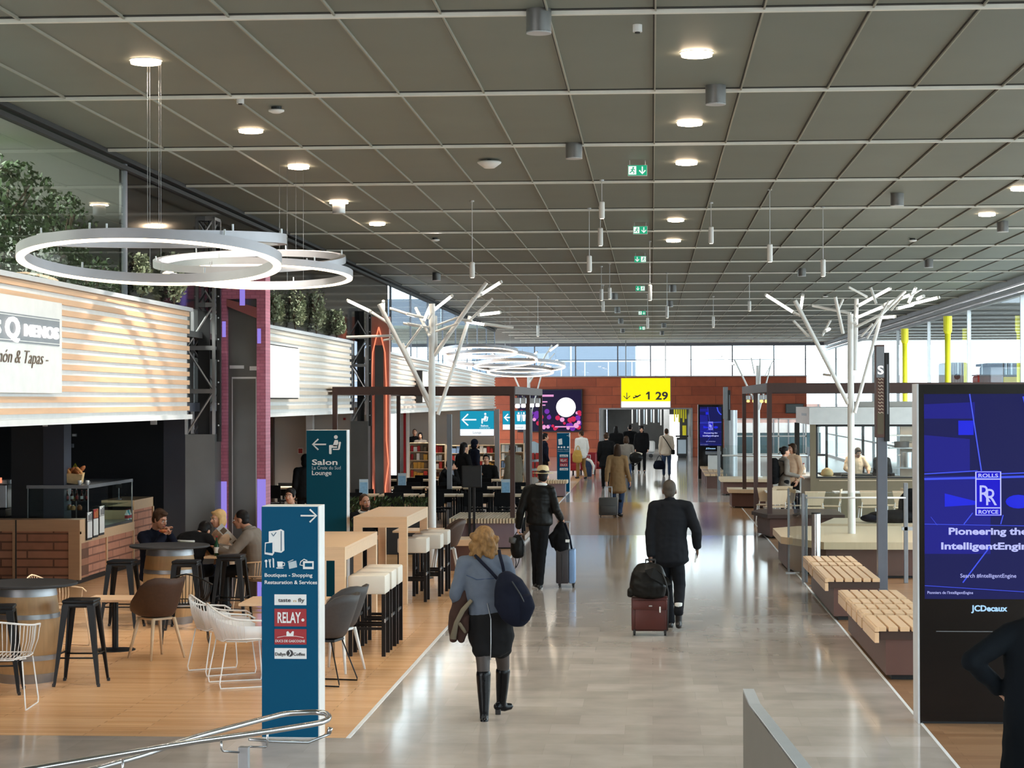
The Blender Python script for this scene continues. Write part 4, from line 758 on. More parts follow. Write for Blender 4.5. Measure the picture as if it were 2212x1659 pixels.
for cx in (.66, .88): disc(bm, w*cx, zm + h*.84, h*.07, -.01); flat(bm, [(w*(cx - .08), zm + h*.74), (w*(cx + .08), zm + h*.74), (w*(cx + .05), zm + h*.25), (w*(cx - .05), zm + h*.25)], -.01)
bars(bm, [(w*.765, w*.785, -.01, -.006, zm + h*.2, zm + h*.92)]); obj('restroom_figures', bm, 'sign_white_lit', t); text('lettering', 'Lounge', (zm - zb)*.4, (w*.55, -.008, zb + (zm - zb)*.3), 'sign_grey', t, w*.3)
# big advertising screen on the brick wall
Y0 = 99.75; a = at(1120, 843, Y0); b = at(1256, 931, Y0)
t = thing('wall_screen', 'big violet advertising screen with a white glowing disc on the brick wall', 'screen', (a.x, Y0, 0)); w = b.x - a.x; zb, zt = b.z, a.z; h = zt - zb
obj('case', box(-.05, w + .05, 0, .2, zb - .05, zt + .05, .01), 'black_paint', t); sc = obj('screen', box(0, w, -.006, 0, zb, zt), 'screen_navy', t)
random.seed(5)
for k in range(60):
    u = random.random(); v = random.random()**1.6*.42 + .06; r = random.uniform(.02, .07)*h
    bm = bmesh.new(); disc(bm, min(max(u*w, r), w - r), zb + max(v*h, r), r, -.008 - .0003*k, 12)
    obj('light_spot', bm, ('screen_red', 'screen_violet', 'screen_violet', 'screen_red', 'screen_pink')[k % 5], sc)
bm = bmesh.new(); disc(bm, w*.755, zb + h*.58, h*.24, -.03, 28); obj('white_disc', bm, 'screen_white', sc)
bm = bmesh.new(); bars(bm, [(w*.36, w*.56, -.03, -.026, zb + h*.84, zb + h*.89), (w*.58, w*.88, -.03, -.026, zb + h*.09, zb + h*.12), (w*.36, w*.46, -.03, -.026, zb + h*.70, zb + h*.73), (w*.36, w*.43, -.03, -.026, zb + h*.62, zb + h*.65)]); obj('text_line', bm, 'screen_pink', sc)
a = at(1697, 872, 99.8); b = at(1736, 893, 99.8); t = thing('wall_screen', 'small blank black screen on the brick wall above the kiosk canopy', 'screen', (a.x, 99.8, 0)); obj('case', box(0, b.x - a.x, 0, .2, b.z, a.z, .01), 'black_paint', t); obj('screen', box(.03, b.x - a.x - .03, -.006, 0, b.z + .03, a.z - .03), 'black_gloss', t)
# ================================================================ foreground: handrail and parapet
t = thing('handrail', 'polished steel handrail loop in the lower left foreground', 'railing', tuple(V((at(527, 1605, 11.3).x, 11.3, 0)))); R0 = V(t.location)
A = [at(-60, 1684, 9.7), at(115, 1654, 10.1), at(400, 1605, 10.85), at(560, 1583, 11.3), at(690, 1562, 11.7), at(708, 1555, 11.8), at(711, 1548, 11.9), at(704, 1541, 12.05), at(680, 1538, 12.1), at(622, 1541, 12.0), at(600, 1545, 11.9), at(400, 1598, 11.2), at(318, 1629, 10.9), at(227, 1655, 10.6), at(100, 1690, 10.2)]
bm = bmesh.new(); P2 = []
for i, p in enumerate(A):
    if i == 0 or i == len(A) - 1: P2.append(p); continue
    a, b = A[i - 1], A[i + 1]; f = .25
    P2 += [p.lerp(a, f*.6), p.lerp(a, .1).lerp(b, .1), p.lerp(b, f*.6)]
tube(bm, [p - R0 for p in P2], 0.0165, 14); obj('rail', bm, 'chrome', t, True)
obj('post', box(-.028, .028, -.028, .028, 0, at(527, 1605, 11.3).z - .02, .003), 'galvanised', t)
zc = at(500, 1624, 11.3).z
def bracket(pts):
    bm = bmesh.new(); tube(bm, [p - R0 for p in pts], .006, 8); obj('bracket', bm, 'chrome', t, True)
bracket([at(478, 1600, 11.1), at(478, 1618, 11.1), at(482, 1623, 11.12), at(516, 1625, 11.25)])
bracket([at(578, 1581, 11.35), at(577, 1610, 11.4), at(574, 1614, 11.4), at(540, 1613, 11.35)])
bracket([at(265, 1640, 10.5), at(265, 1662, 10.5), at(262, 1672, 10.5)])
bm = bmesh.new(); tube(bm, [p - R0 for p in (at(538, 1597, 11.6), at(600, 1602, 11.7), at(665, 1604, 11.8), at(690, 1594, 11.85), at(712, 1585, 11.9))], .009, 8); obj('lower_bar', bm, 'steel', t, True)
bm = bmesh.new(); e = at(712, 1577, 11.9) - R0; tube(bm, [e + V((-.005, 0, -.018)), e + V((.006, 0, .014))], .014, 10); obj('end_knob', bm, 'chrome', t, True)
a = at(1605, 1490, 12.0); b = at(1728, 1659, 9.46); d = (b - a); d.z = 0; d.normalize(); nrm = V((d.y, -d.x, 0)); nrm = nrm if nrm.x > 0 else -nrm
t = thing('stair_parapet', 'low grey parapet wall with a white sloping cap in the lower right foreground', 'parapet', (a.x, a.y, 0)); e = d*4.2
m1 = at(1632, 1515, 11.75) - V((a.x, a.y, 0)); z0 = a.z; z1 = b.z; L1 = m1.length
pf = [V((0, 0, 0)), e, V((e.x, e.y, z1)), d*0.35 + V((0, 0, z0 - .035)), V((0, 0, z0))]
bm = bmesh.new(); prism(bm, pf, nrm*0.05); obj('wall', bm, 'parapet_stone', t)
bm = bmesh.new(); up = V((0, 0, .006)); lw = V((0, 0, -.012))
prism(bm, [pf[4] + lw, pf[3] + lw, pf[2] + lw, pf[2] + up, pf[3] + up, pf[4] + up], nrm*0.062); o = obj('cap', bm, 'concrete_cap', t)
# ================================================================ cafe furniture on the left
def barrel_table(label, px, py, rz=0.0):
    p = fl(px, py); t = thing('barrel_table', label, 'table', tuple(p), rz)
    prof = [(0.27, 0.0), (0.283, .06), (.305, .2), (.322, .36), (.328, .47), (.322, .58), (.305, .74), (.283, .88), (.275, .925)]
    bm = bmesh.new(); lathe(bm, prof, 28); obj('barrel', bm, 'oak', t, True)
    for z0, z1 in ((0.0, .09), (.22, .27), (.62, .665), (.835, .925)):
        def rr(z):
            for (r0, a), (r1, b) in zip(prof, prof[1:]):
                if a <= z <= b: return r0 + (r1 - r0)*(z - a)/(b - a)
            return prof[-1][0]
        bm = bmesh.new(); lathe(bm, [(rr(z0) + .001, z0), (rr(z0) + .006, z0), (rr(z1) + .006, z1), (rr(z1) + .001, z1)], 28); obj('hoop', bm, 'galvanised', t, 'auto')
    bm = bmesh.new(); lathe(bm, [(0.47, .927), (.49, .935), (.49, .952), (.485, .957)], 40); obj('tabletop', bm, 'charcoal', t, 'auto')
    return t
barrel_table('barrel table with a dark round top at the left edge, nearest the viewer', 58, 1470, .4)
barrel_table('barrel table with a dark round top in front of the eating man', 367, 1345, 1.2)
def metal_stool(label):
    t = thing('metal_bar_stool', label, 'stool', (0, 0, 0), 0, 'black metal bar stools'); h = .82
    bm = bmesh.new(); bx(bm, -.155, .155, -.155, .155, h - .035, h, .014); obj('seat', bm, 'black_metal', t, 'auto')
    bm = bmesh.new(); bx(bm, -.15, .15, -.15, .15, h - .075, h - .03, .01); obj('seat_rim', bm, 'black_metal', t, 'auto')
    for sx in (-1, 1):
        for sy in (-1, 1):
            bm = bmesh.new(); T = V((sx*.135, sy*.135, h - .05)); B = V((sx*.215, sy*.215, .015))
            w0, w1 = .05, .02
            ring = lambda c, w: [c + V((sx*w*.35, -sy*w, 0)), c + V((sx*w*.35, sy*w*.35, 0)), c + V((-sx*w, sy*w*.35, 0)), c + V((-sx*w*.55, sy*w*.05, 0)), c + V((-sx*.0*w, -sy*.0*w, 0)), c + V((sx*w*.05, -sy*w*.55, 0))]
            skin_rings(bm, [ring(T, w0), ring(T.lerp(B, .5), .036), ring(B, w1)]); lg = obj('leg', bm, 'black_metal', t, 'auto')
            obj('rubber_foot', box(B.x - .014, B.x + .014, B.y - .014, B.y + .014, 0, .03, .003), 'black_paint', lg)
    bm = bmesh.new(); f = .185; z = .27; q = [(-f, -f, z), (f, -f, z), (f, f, z), (-f, f, z)]
    for a, b in ((0, 1), (2, 3)): tube(bm, [q[a], q[b]], .009, 6)
    for a, b in ((1, 2), (3, 0)): tube(bm, [(q[a][0], q[a][1], z + .03), (q[b][0], q[b][1], z + .03)], .009, 6)
    obj('footrest', bm, 'black_metal', t, True)
    return t
st = metal_stool('black metal bar stool standing free right of the nearest barrel table')
p = fl(176, 1477); st.location = p; st.rotation_euler.z = 0.04
for px, py, rz, lb in ((264, 1357, .0, 'black metal bar stool against the brick clad counter, left of the second barrel'), (403, 1358, .05, 'black metal bar stool in front of the second barrel table'),
                       (500, 1341, -.03, 'black metal bar stool right of the second barrel, before the seated group'), (-4, 1496, .2, 'black metal bar stool cut by the left edge behind the white wire chair')):
    dup(st, lb, fl(px, py), rz)
def wire_chair(label, m, w=.56, solid=None, drop=.14):
    # local: faces +Y, back at -Y
    t = thing('wire_armchair', label, 'chair'); r = .0065
    hw = w/2
    for s in (-1, 1):
        bm = bmesh.new(); tube(bm, [(s*hw*.78, .22, .43), (s*hw*.92, .26, .05), (s*hw*.92, .25, r), (s*hw*.92, .23, r), (s*hw*.92, -.24, r), (s*hw*.92, -.26, r), (s*hw*.92, -.27, .05), (s*hw*.78, -.2, .43)], r, 8); obj('sled_leg', bm, m, t, True)
    bm = bmesh.new(); rim = []
    for k in range(25):
        a = PI + PI*k/24; x = hw*math.cos(a)*1.08; y = -.05 + .28*math.sin(a); f = abs(math.cos(a))**1.5
        rim.append(V((x, y, .79 - drop*f)))
    rim = [V((-hw*1.0, .20, .74 - drop)), V((-hw*1.06, .14, .775 - drop))] + rim + [V((hw*1.06, .14, .775 - drop)), V((hw*1.0, .20, .74 - drop))]
    tube(bm, rim, .009, 8); obj('top_rim', bm, m, t, True)
    low = [V((p.x*.80, max(p.y*.82, -.24) + .02, .44 + (.02 if abs(p.x) > hw*.7 else 0))) for p in rim]
    bm = bmesh.new(); tube(bm, low + [V((hw*.7, .24, .46)), V((-hw*.7, .24, .46))], r, 6, True)
    for x in [hw*.7*(k/6 - 1) for k in range(13)]: tube(bm, [(x, .24, .455), (x, 0, .43), (x, -.19, .44)], .004, 5)
    tube(bm, [(-hw*.75, 0, .428), (hw*.75, 0, .428)], .005, 5); obj('seat_grid', bm, m, t, True)
    bm = bmesh.new()
    for i in range(1, len(rim) - 1):
        A, B = rim[i], low[i]; tube(bm, [A, A.lerp(B, .5) + V((A.x, A.y, 0)).normalized()*.015, B], .0042, 5)
    tube(bm, low, .0042, 5); tube(bm, rim, .0045, 5); obj('back_wires', bm, m, t, True)
    if solid:
        bm = bmesh.new(); n = len(rim); up = [bm.verts.new(low[i].lerp(rim[i], .68)) for i in range(n)]; dn = [bm.verts.new(low[i]) for i in range(n)]
        for i in range(n - 1): bm.faces.new((dn[i], dn[i + 1], up[i + 1], up[i]))
        c = bm.verts.new((0, .02, .42))
        for i in range(n - 1): bm.faces.new((dn[i + 1], dn[i], c))
        f0 = bm.verts.new((hw*.6, .25, .45)); f1 = bm.verts.new((-hw*.6, .25, .45)); bm.faces.new((dn[n - 1], c, f0)); bm.faces.new((c, f1, f0)); bm.faces.new((f1, c, dn[0]))
        o = obj('mesh_shell', bm, solid, t, True); md = o.modifiers.new('s', 'SOLIDIFY'); md.thickness = .006
    return t
c = wire_chair('white wire armchair seen from behind at the left edge, nearest the viewer', 'wire_white', .60, None, .05); c.location = fl(2, 1527); c.rotation_euler.z = 0.08
mat('wire_cream', lin(236, 206, 170), 0.4)
c2 = wire_chair('cream wire armchair behind the nearest barrel table', 'wire_cream'); c2.location = fl(122, 1398); c2.rotation_euler.z = -1.9
c3 = wire_chair('black wire armchair behind the brown shell chair', 'black_metal'); c3.location = fl(400, 1386); c3.rotation_euler.z = 0.25
c4 = wire_chair('white mesh armchair, farther of the pair left of the blue totem sign', 'wire_white', .56, 'mesh_seat'); c4.location = fl(480, 1452); c4.rotation_euler.z = -1.0
c5 = dup(c4, 'white mesh armchair, nearer of the pair left of the blue totem sign', fl(522, 1479), -1.15)
for o in kids(c5) + kids(c4): pass
def pedestal_table(label, x, y, z, w, d, m='beech', rz=0.0, base=.22, group=None, wood_leg=False):
    t = thing('pedestal_table', label, 'table', (x, y, 0), rz, group)
    obj('tabletop', box(-w/2, w/2, -d/2, d/2, z - .028, z, .004), m, t)
    bm = bmesh.new(); lathe(bm, [(.035, .012), (.035, z - .04)], 14); obj('column', bm, 'black_metal', t, 'auto')
    bm = bmesh.new(); lathe(bm, [(base, 0), (base, .008), (.05, .022)], 28); obj('base', bm, 'black_metal', t, 'auto')
    obj('bracket', box(-.1, .1, -.1, .1, z - .04, z - .028), 'black_metal', t); return t
p = fl(249, 1404); pedestal_table('low beech table on a black round foot left of the brown shell chair', p.x, p.y, .575, .58, .55)
p = fl(566, 1478); pedestal_table('beech table on a black round foot behind the blue totem sign', at(617, 1400, 20.5).x, 20.5, .745, .80, .75)
p = fl(-95, 1480); pedestal_table('beech table corner at the left edge before the wire armchair', at(-60, 1400, 19.4).x, 19.0, .745, .62, .62)
def shell_chair(label, mshell, mleg, sled=False):
    t = thing('shell_chair', label, 'chair'); bm = bmesh.new(); nu, nv = 22, 12; g = []
    for i in range(nu + 1):          # bucket shell: u round the bowl, v from the seat centre to the lip
        a = 2*PI*i/nu; row = []
        back = max(0.0, -math.sin(a)); sidef = abs(math.cos(a)); front = max(0, math.sin(a))
        for j in range(1, nv + 1):
            v = j/nv; R = .27*(v**.62)
            h = (.02 + .38*back**.9 + .20*sidef**1.6*(1 - front*.8))*max(0, (v - .45)/.55)**1.25
            x = R*math.cos(a)*1.06*(1 + .06*back); y = R*math.sin(a)*(1.0 if front else 1 + .12*v) + .0
            y -= .06*max(0, v - .5)*back
            row.append(bm.verts.new((x, y, .45 + h - (.02*front*v if front else 0))))
        g.append(row)
    c = bm.verts.new((0, 0, .445))
    for i in range(nu):
        a, b = g[i], g[i + 1] if i + 1 < nu else g[0]
        bm.faces.new((c, a[0], b[0]))
        for j in range(nv - 1): bm.faces.new((a[j], a[j + 1], b[j + 1], b[j]))
    for q in g[nu]: bm.verts.remove(q)
    o = obj('shell', bm, mshell, t, True); md = o.modifiers.new('s', 'SOLIDIFY'); md.thickness = .016; md.offset = -1
    obj('under_frame', box(-.13, .13, -.13, .13, .41, .435, .006), mleg if not sled else 'black_metal', t)
    if not sled:
        for sx in (-1, 1):
            for sy in (-1, 1):
                bm = bmesh.new(); tube(bm, [(sx*.13, sy*.13, .43), (sx*.215, sy*.205, .0)], .018, 8, rr=[.021, .012]); obj('leg', bm, mleg, t, True)
    else:
        for s in (-1, 1):
            bm = bmesh.new(); tube(bm, [(s*.14, .1, .42), (s*.24, .2, .03), (s*.24, .2, .008), (s*.24, -.22, .008), (s*.24, -.22, .03), (s*.14, -.1, .42)], .007, 8); obj('sled_leg', bm, 'black_metal', t, True)
        bm = bmesh.new(); tube(bm, [(-.24, .2, .008), (.24, .2, .008)], .007, 8); obj('crossbar', bm, 'black_metal', t, True)
    return t
s1 = shell_chair('dark brown shell armchair with pale wooden legs beside the low beech table', 'shell_brown', 'pale_wood'); s1.location = fl(338, 1421); s1.rotation_euler.z = 0.85
s2 = shell_chair('charcoal shell chair with white legs behind the blue totem sign', 'shell_dark', 'white_paint'); s2.location = fl(728, 1449); s2.rotation_euler.z = 1.25
s3 = shell_chair('charcoal shell chair on a black wire sled right of the blue totem sign', 'shell_dark', 'white_paint', True); s3.location = fl(706, 1476); s3.rotation_euler.z = 1.35
s4 = dup(s2, 'brown shell chair with white legs beside the foot of the left light tree', fl(962, 1243), 1.75)
for k in kids(s4):
    if k.name.startswith('shell'):
        k.data = k.data.copy(); k.data.materials[0] = M['shell_brown']
# high tables and upholstered bar stools
def high_table(label, px, py, L, w=.72, h=1.17):
    a = at(px, py, (EYE - h)*FOC/(py - VPY)); x1, y0 = a.x, a.y
    t = thing('high_table', label, 'table', (x1 - w/2, y0, 0)); hw = w/2; ap = .145
    obj('tabletop', box(-hw, hw, 0, L, h - .03, h, .002), 'beech', t)
    bm = bmesh.new(); bars(bm, [(-hw, hw, .0, .03, h - ap, h - .03), (-hw, hw, L - .03, L, h - ap, h - .03), (-hw, -hw + .03, .03, L - .03, h - ap, h - .03), (hw - .03, hw, .03, L - .03, h - ap, h - .03)]); obj('apron', bm, 'beech', t)
    for x0 in (-hw, hw - .11):
        for y in (0, L - .11): obj('leg', box(x0, x0 + .11, y, y + .11, 0, h - ap, .002), 'beech', t)
    return t
h1 = high_table('long beech high table, nearer one, behind the blue totem sign', 745, 1183, 2.62)
h2 = high_table('long beech high table, farther one, beside the left light tree', 879, 1117, 2.62)
def bar_stool(label):
    t = thing('upholstered_bar_stool', label, 'stool', (0, 0, 0), 0, 'cream upholstered bar stools'); h = .86; w = .20
    obj('cushion', box(-w, w, -w, w, h - .2, h, .018), 'cream_stool', t, 'auto')
    for sx in (-1, 1):
        for sy in (-1, 1): obj('leg', box(sx*(w - .022) - .02, sx*(w - .022) + .02, sy*(w - .022) - .02, sy*(w - .022) + .02, 0, h - .2), 'stool_leg', t)
    bm = bmesh.new(); bars(bm, [(-w + .04, w - .04, -w + .012, -w + .03, .28, .31), (-w + .04, w - .04, w - .03, w - .012, .28, .31), (-w + .012, -w + .03, -w + .04, w - .04, .36, .39), (w - .03, w - .012, -w + .04, w - .04, .36, .39)]); obj('stretcher', bm, 'stool_leg', t)
    obj('foot_plate', box(w - .012, w - .0, -w + .0, -w + .045, .36, .40), 'chrome', t)
    return t
b0 = bar_stool('cream topped bar stool at the nearer high table, first in its row'); X1 = h1.location.x + .36 + .2
ys = h1.location.y
b0.location = (X1 + .02, 22.22, 0)
for i, (x, y, lb) in enumerate([(X1 + .02, 22.80, 'cream topped bar stool at the nearer high table, second in its row'), (X1 + .02, 23.38, 'cream topped bar stool at the nearer high table, third and farthest in its row'),
                       (h1.location.x - .5, 23.0, 'cream bar stool on the far side of the nearer high table, by the totem edge'), (h1.location.x - .5, 23.6, 'cream topped bar stool on the far side of the nearer high table, second'),
                       (h2.location.x + .39, 28.2, 'cream topped bar stool at the farther high table, behind its front leg'), (h2.location.x + .50, 29.0, 'cream topped bar stool at the farther high table, second in its row'), (h2.location.x + .52, 29.8, 'cream topped bar stool at the farther high table, farthest in its row')]):
    dup(b0, lb, (x, y, 0), 0)
pedestal_table('beech table between the farther high table and the left light tree', at(905, 1140, 31.8).x, 31.8, .745, .72, .8)
# bench and hedges round the foot of the tree
def slat_bench(label, x0, x1, y0, y1, z, mbase, mtop='beech', n=10, along='y', group=None):
    t = thing('slatted_bench', label, 'bench', ((x0 + x1)/2, (y0 + y1)/2, 0), 0, group); w, d = (x1 - x0)/2, (y1 - y0)/2
    obj('base', box(-w + .07, w - .07, -d + .07, d - .07, 0.03, z - .09), mbase, t); obj('plinth', box(-w + .12, w - .12, -d + .12, d - .12, 0, .03), 'black_paint', t)
    for k in range(n):
        if along == 'y':
            s = 2*w/n; obj('slat', box(-w + k*s + .008, -w + (k + 1)*s - .008, -d, d, z - .09, z, .004), mtop, t)
        else:
            s = 2*d/n; obj('slat', box(-w, w, -d + k*s + .008, -d + (k + 1)*s - .008, z - .09, z, .004), mtop, t)
    return t
a = at(969, 1124, 38.0).x; b = at(1119, 1124, 38.0).x
slat_bench('mauve platform bench with pale slats under the front post of the left pergola', a, b, 38.0, 40.2, .56, 'bench_mauve', 'pale_wood', 22)
a = at(1171, 1040, 58.4).x; b = at(1226, 1040, 58.4).x
slat_bench('far short mauve bench beside the far blue totem sign', a, b, 58.4, 59.2, .47, 'bench_mauve', 'pale_wood', 10)
a = at(955, 1160, 33.1).x; b = at(1030, 1160, 33.1).x
t = thing('box_bench', 'brown box bench with a wooden seat beside the left light tree', 'bench', ((a + b)/2, 33.1, 0)); w = (b - a)/2
obj('base', box(-w + .05, w - .05, .05, .75, 0, .4), 'bench_brown', t); obj('seat', box(-w, w, 0, .8, .4, .5, .006), 'beech', t)
def hedge(label, px0, px1, Y, z, seed, d=.4):
    a = at(px0, 1100, Y).x; b = at(px1, 1100, Y).x; w = (b - a)/2
    t = thing('hedge_planter', label, 'plant', ((a + b)/2, Y, 0)); obj('trough', box(-w, w, 0, d, 0, z*.6, .01), 'charcoal', t)
    random.seed(seed); bm = bmesh.new()
    for k in range(int(1800*w)):
        c = V((random.uniform(-w, w), random.uniform(-.02, d + .02), z*.58 + (z*.42)*random.random()**.8)); dd = V((random.gauss(0, .7), random.gauss(0, .7), 1)).normalized(); e = dd.cross(V((random.random(), random.random(), .2))).normalized(); L = random.uniform(.05, .11)
        vs = [bm.verts.new(c - dd*L*.5), bm.verts.new(c + e*L*.15), bm.verts.new(c + dd*L*.5), bm.verts.new(c - e*L*.15)]; bm.faces.new(vs)
    obj('foliage', bm, 'leaf', t); return t
hedge('green hedge in a dark trough behind the nearer high table', 690, 755, 30.2, 1.02, 61)
hedge('dark green hedge behind the bearded man', 745, 935, 36.6, 1.0, 62)
# ================================================================ bar counter
bricks('brick_panel_lit', lin(206, 146, 120), lin(190, 126, 100), lin(140, 92, 74), .8, .125, .014, .6, 'yz', .5, bump=.5, noise_s=6, cmix=.25)  # side bricks lighter than the front, hall light put into the colour
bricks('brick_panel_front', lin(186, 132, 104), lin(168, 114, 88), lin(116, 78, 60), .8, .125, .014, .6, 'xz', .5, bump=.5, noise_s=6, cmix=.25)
CX = -8.3; c0 = fl(172, 1262); CX = c0.x; Y0 = c0.y
t = thing('bar_counter', 'beech framed bar counter with brick panels and a pastry case on top', 'counter', (CX, Y0, 0))
Y1 = side(333, 1080, CX).y; Lc = Y1 - Y0; h0 = .955; h1_ = 1.09
ym = side(290, 1100, CX).y - Y0
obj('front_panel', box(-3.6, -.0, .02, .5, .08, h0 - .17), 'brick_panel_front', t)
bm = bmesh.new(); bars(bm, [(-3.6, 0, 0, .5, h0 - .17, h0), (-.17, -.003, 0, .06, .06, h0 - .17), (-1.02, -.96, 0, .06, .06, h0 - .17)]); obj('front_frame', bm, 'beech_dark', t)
obj('panel_gap', box(-.975, -.955, -.004, .0, .06, h0), 'black_paint', t)
obj('side_panel', box(-.5, -.02, .06, Lc - .04, .08, .62), 'brick_panel_lit', t)
bm = bmesh.new(); bars(bm, [(-.06, .004, .03, ym, .60, .74), (-.06, .003, .003, .09, .06, h0 - .175), (-.06, 0, 1.55, 1.62, .06, .62), (-.06, 0, ym - .03, ym + .03, .06, .62), (-.05, .003, .005, .75, .74, h0 - .003)])
obj('side_frame', bm, 'beech', t)
bm = bmesh.new(); bars(bm, [(-.55, 0, ym, Lc, h1_ - .16, h1_), (-.55, -.02, ym, ym + .06, .06, h1_ - .1), (-.06, 0, Lc - .07, Lc, .06, h1_)]); obj('till_end', bm, 'beech', t)
obj('till_panel', box(-.5, -.025, ym + .06, Lc - .05, .08, h1_ - .16), 'brick_panel_lit', t)
obj('plinth', box(-3.6, -.03, .03, Lc, 0, .08), 'black_paint', t)
# pastry display case on the counter
dy0, dy1 = Y0 + .55, Y0 + ym - .05
t = thing('pastry_case', 'glass pastry display case on the bar counter', 'display case', (CX - .02, dy0, .0)); Lp = dy1 - dy0
obj('tray', box(-.95, -.0, 0, Lp, .74, .78), 'steel', t)
bm = bmesh.new(); bars(bm, [(-.012, 0, 0, Lp, .78, 1.40), (-.95, 0, 0, .012, .78, 1.40)]); obj('front_glass', bm, 'display_glass', t)
bm = bmesh.new(); bars(bm, [(-.95, .01, -.01, Lp, 1.40, 1.45)]); obj('top_shelf', bm, 'grey_metal', t); obj('mid_shelf', box(-.8, -.06, .03, Lp - .03, 1.06, 1.07), 'display_glass', t); obj('mid_shelf', box(-.8, -.06, .03, Lp - .03, 1.20, 1.21), 'display_glass', t)
bm = bmesh.new()
for x in (-.94, -.01):
    for y in (0.0, Lp - .02): bx(bm, x, x + .015, y, y + .02, .78, 1.40)
obj('frame', bm, 'steel', t)
kl = bpy.data.lights.new('case_fill', 'AREA'); kl.shape = 'RECTANGLE'; kl.size = .8; kl.size_y = Lp*.8; kl.energy = 14; kl.color = (1, .9, .76); ko = bpy.data.objects.new('case_fill', kl); C.objects.link(ko); ko.location = (CX - .5, dy0 + Lp/2, 1.385)  # added light that lifts the dark inside of the case
random.seed(8)
for k in range(8):               # cakes and rolls on the shelves
    x = -.75 + .085*k; q = thing('cake', ['round pale cake on a plate at the left of the pastry case', 'golden tart second from the left in the pastry case', 'sliced loaf third from the left in the pastry case', 'brown roll in the middle of the pastry case', 'glazed bun right of the middle in the pastry case', 'small dark cake near the case corner', 'pale pastry beside the dark cake in the case', 'last small pastry near the glass front of the case'][k], 'cake', (CX + x - .05, dy0 + .12 + .06*(k % 3), 1.07), 0, 'cakes in the pastry case')
    bm = bmesh.new(); lathe(bm, [(.036, 0), (.042, .02), (.04, .05), (.025, .065)], 12); obj('crust', bm, ('bread', 'bread_dark', 'wicker')[k % 3], q, True); bm = bmesh.new(); lathe(bm, [(.028, .055), (.02, .075)], 10); obj('topping', bm, ('cream_stool', 'bread_dark', 'red_label')[k % 3], q, True)
def bottle(label, p, mb, ml, h=.2, r=.03, group=None):
    q = thing('bottle', label, 'bottle', tuple(p), 0, group)
    bm = bmesh.new(); lathe(bm, [(r, 0), (r, h*.55), (r*.4, h*.75), (r*.35, h*.97)], 12); obj('glass_body', bm, mb, q, True)
    bm = bmesh.new(); lathe(bm, [(r*1.02, h*.15), (r*1.02, h*.45)], 12); obj('label', bm, ml, q); obj('cap', cyl(r*.42, h*.95, h*1.03, 8), 'relay_red', q); return q
for k in range(8): bottle('dark red bottle, %s from the left on the middle shelf of the pastry case' % ['first', 'second', 'third', 'fourth', 'fifth', 'sixth', 'seventh', 'last'][k], (CX - .62 + .075*k, dy0 + .18, 1.21), 'bottle_dark', 'red_label' if k % 2 else 'paper', .155, .026, 'bottles in the pastry case')
for k in range(3): bottle('red and white can, %s beside the end of the pastry case' % ['first', 'second', 'third'][k], (CX - .06, Y0 + ym - .05 - .1*k, .74) if 0 else (CX - .05, dy1 - .06 - .09*k, .785), 'cyan_label' if k == 1 else 'paper', 'red_label', .17, .035, 'cans in the pastry case')
q = thing('bread_basket', 'wicker basket heaped with golden loaves on top of the pastry case', 'basket', (CX - .36, dy0 + .28, 1.45)); q.rotation_euler = (0.1, .0, .1)
bm = bmesh.new(); prism(bm, [(-.13, -.1, .05), (.16, -.1, .01), (.19, -.1, .17), (-.19, -.1, .19)], (0, .22, 0)); obj('basket_body', bm, 'wicker', q)
obj('stand', box(-.16, .1, -.08, .1, 0, .05), 'walnut', q)
for k in range(9):
    w_ = ['frontmost', 'second', 'third', 'fourth', 'fifth', 'sixth', 'seventh', 'upper', 'topmost'][k]
    bm = bmesh.new(); sphere(bm, (0, 0, 0), .075, .032, .034, 12, 8); ang = .5*(k % 4 - 1.5)
    o = obj('loaf', bm, 'bread' if k % 2 else 'bread_dark', None, True, (CX - .50 + .038*k, dy0 + .22 + .03*(k % 3), 1.45 + .19 + .022*(k % 3)), (0.2, ang, .6*(k % 3 - 1))); tag(o, 'golden bread loaf, %s of the heap in the basket' % w_, 'bread', 'loaves in the bread basket')
q = thing('card_terminal', 'small payment screen on a stand at the end of the bar counter', 'card terminal', (CX - .35, Y0 + ym + .35, h1_)); obj('stand', cyl(.012, 0, .2, 8), 'grey_metal', q); obj('foot', cyl(.05, 0, .01, 12), 'grey_metal', q); o = obj('device', box(-.05, .05, -.01, .015, -.05, .06), 'charcoal', q, loc=(0, 0, .24), rot=(-.4, 0, .2)); obj('display', box(-.04, .04, -.013, -.01, .01, .05), 'sign_grey', o)
# menu pictures hung on the counter side
for k in range(3):
    ya = side(184 + 13.2*k, 1150, CX).y; yb = side(184 + 13.2*k + 10.5, 1150, CX).y; z0 = side(190, 1166 - 2*k, CX).z; z1 = side(190, 1106 - 4*k, CX).z
    q = thing('menu_board', ['first menu board with dark bottles on the counter side', 'second menu board with a red picture on the counter side', 'third menu board with black bottles on the counter side, by the pastry case'][k], 'menu board', (CX + .012, ya, z0), 0, 'menu boards on the counter'); L = yb - ya; h = z1 - z0
    obj('board', box(0, .02, 0, L, 0, h), 'sign_black', q); obj('sheet', box(.02, .024, .02*L, L*.98, h*.08, h*.66), 'paper', q)
    obj('picture', box(.02, .024, .02*L, L*.98, h*.68, h), ('paper', 'red_label', 'paper')[k], q); bm = bmesh.new(); [bx(bm, .024, .028, L*(.2 + .28*i), L*(.34 + .28*i), h*.70, h*(.9 + .04*i)) for i in range(3)]; obj('bottle_picture', bm, ('sign_black', 'bread', 'sign_black')[k], q)
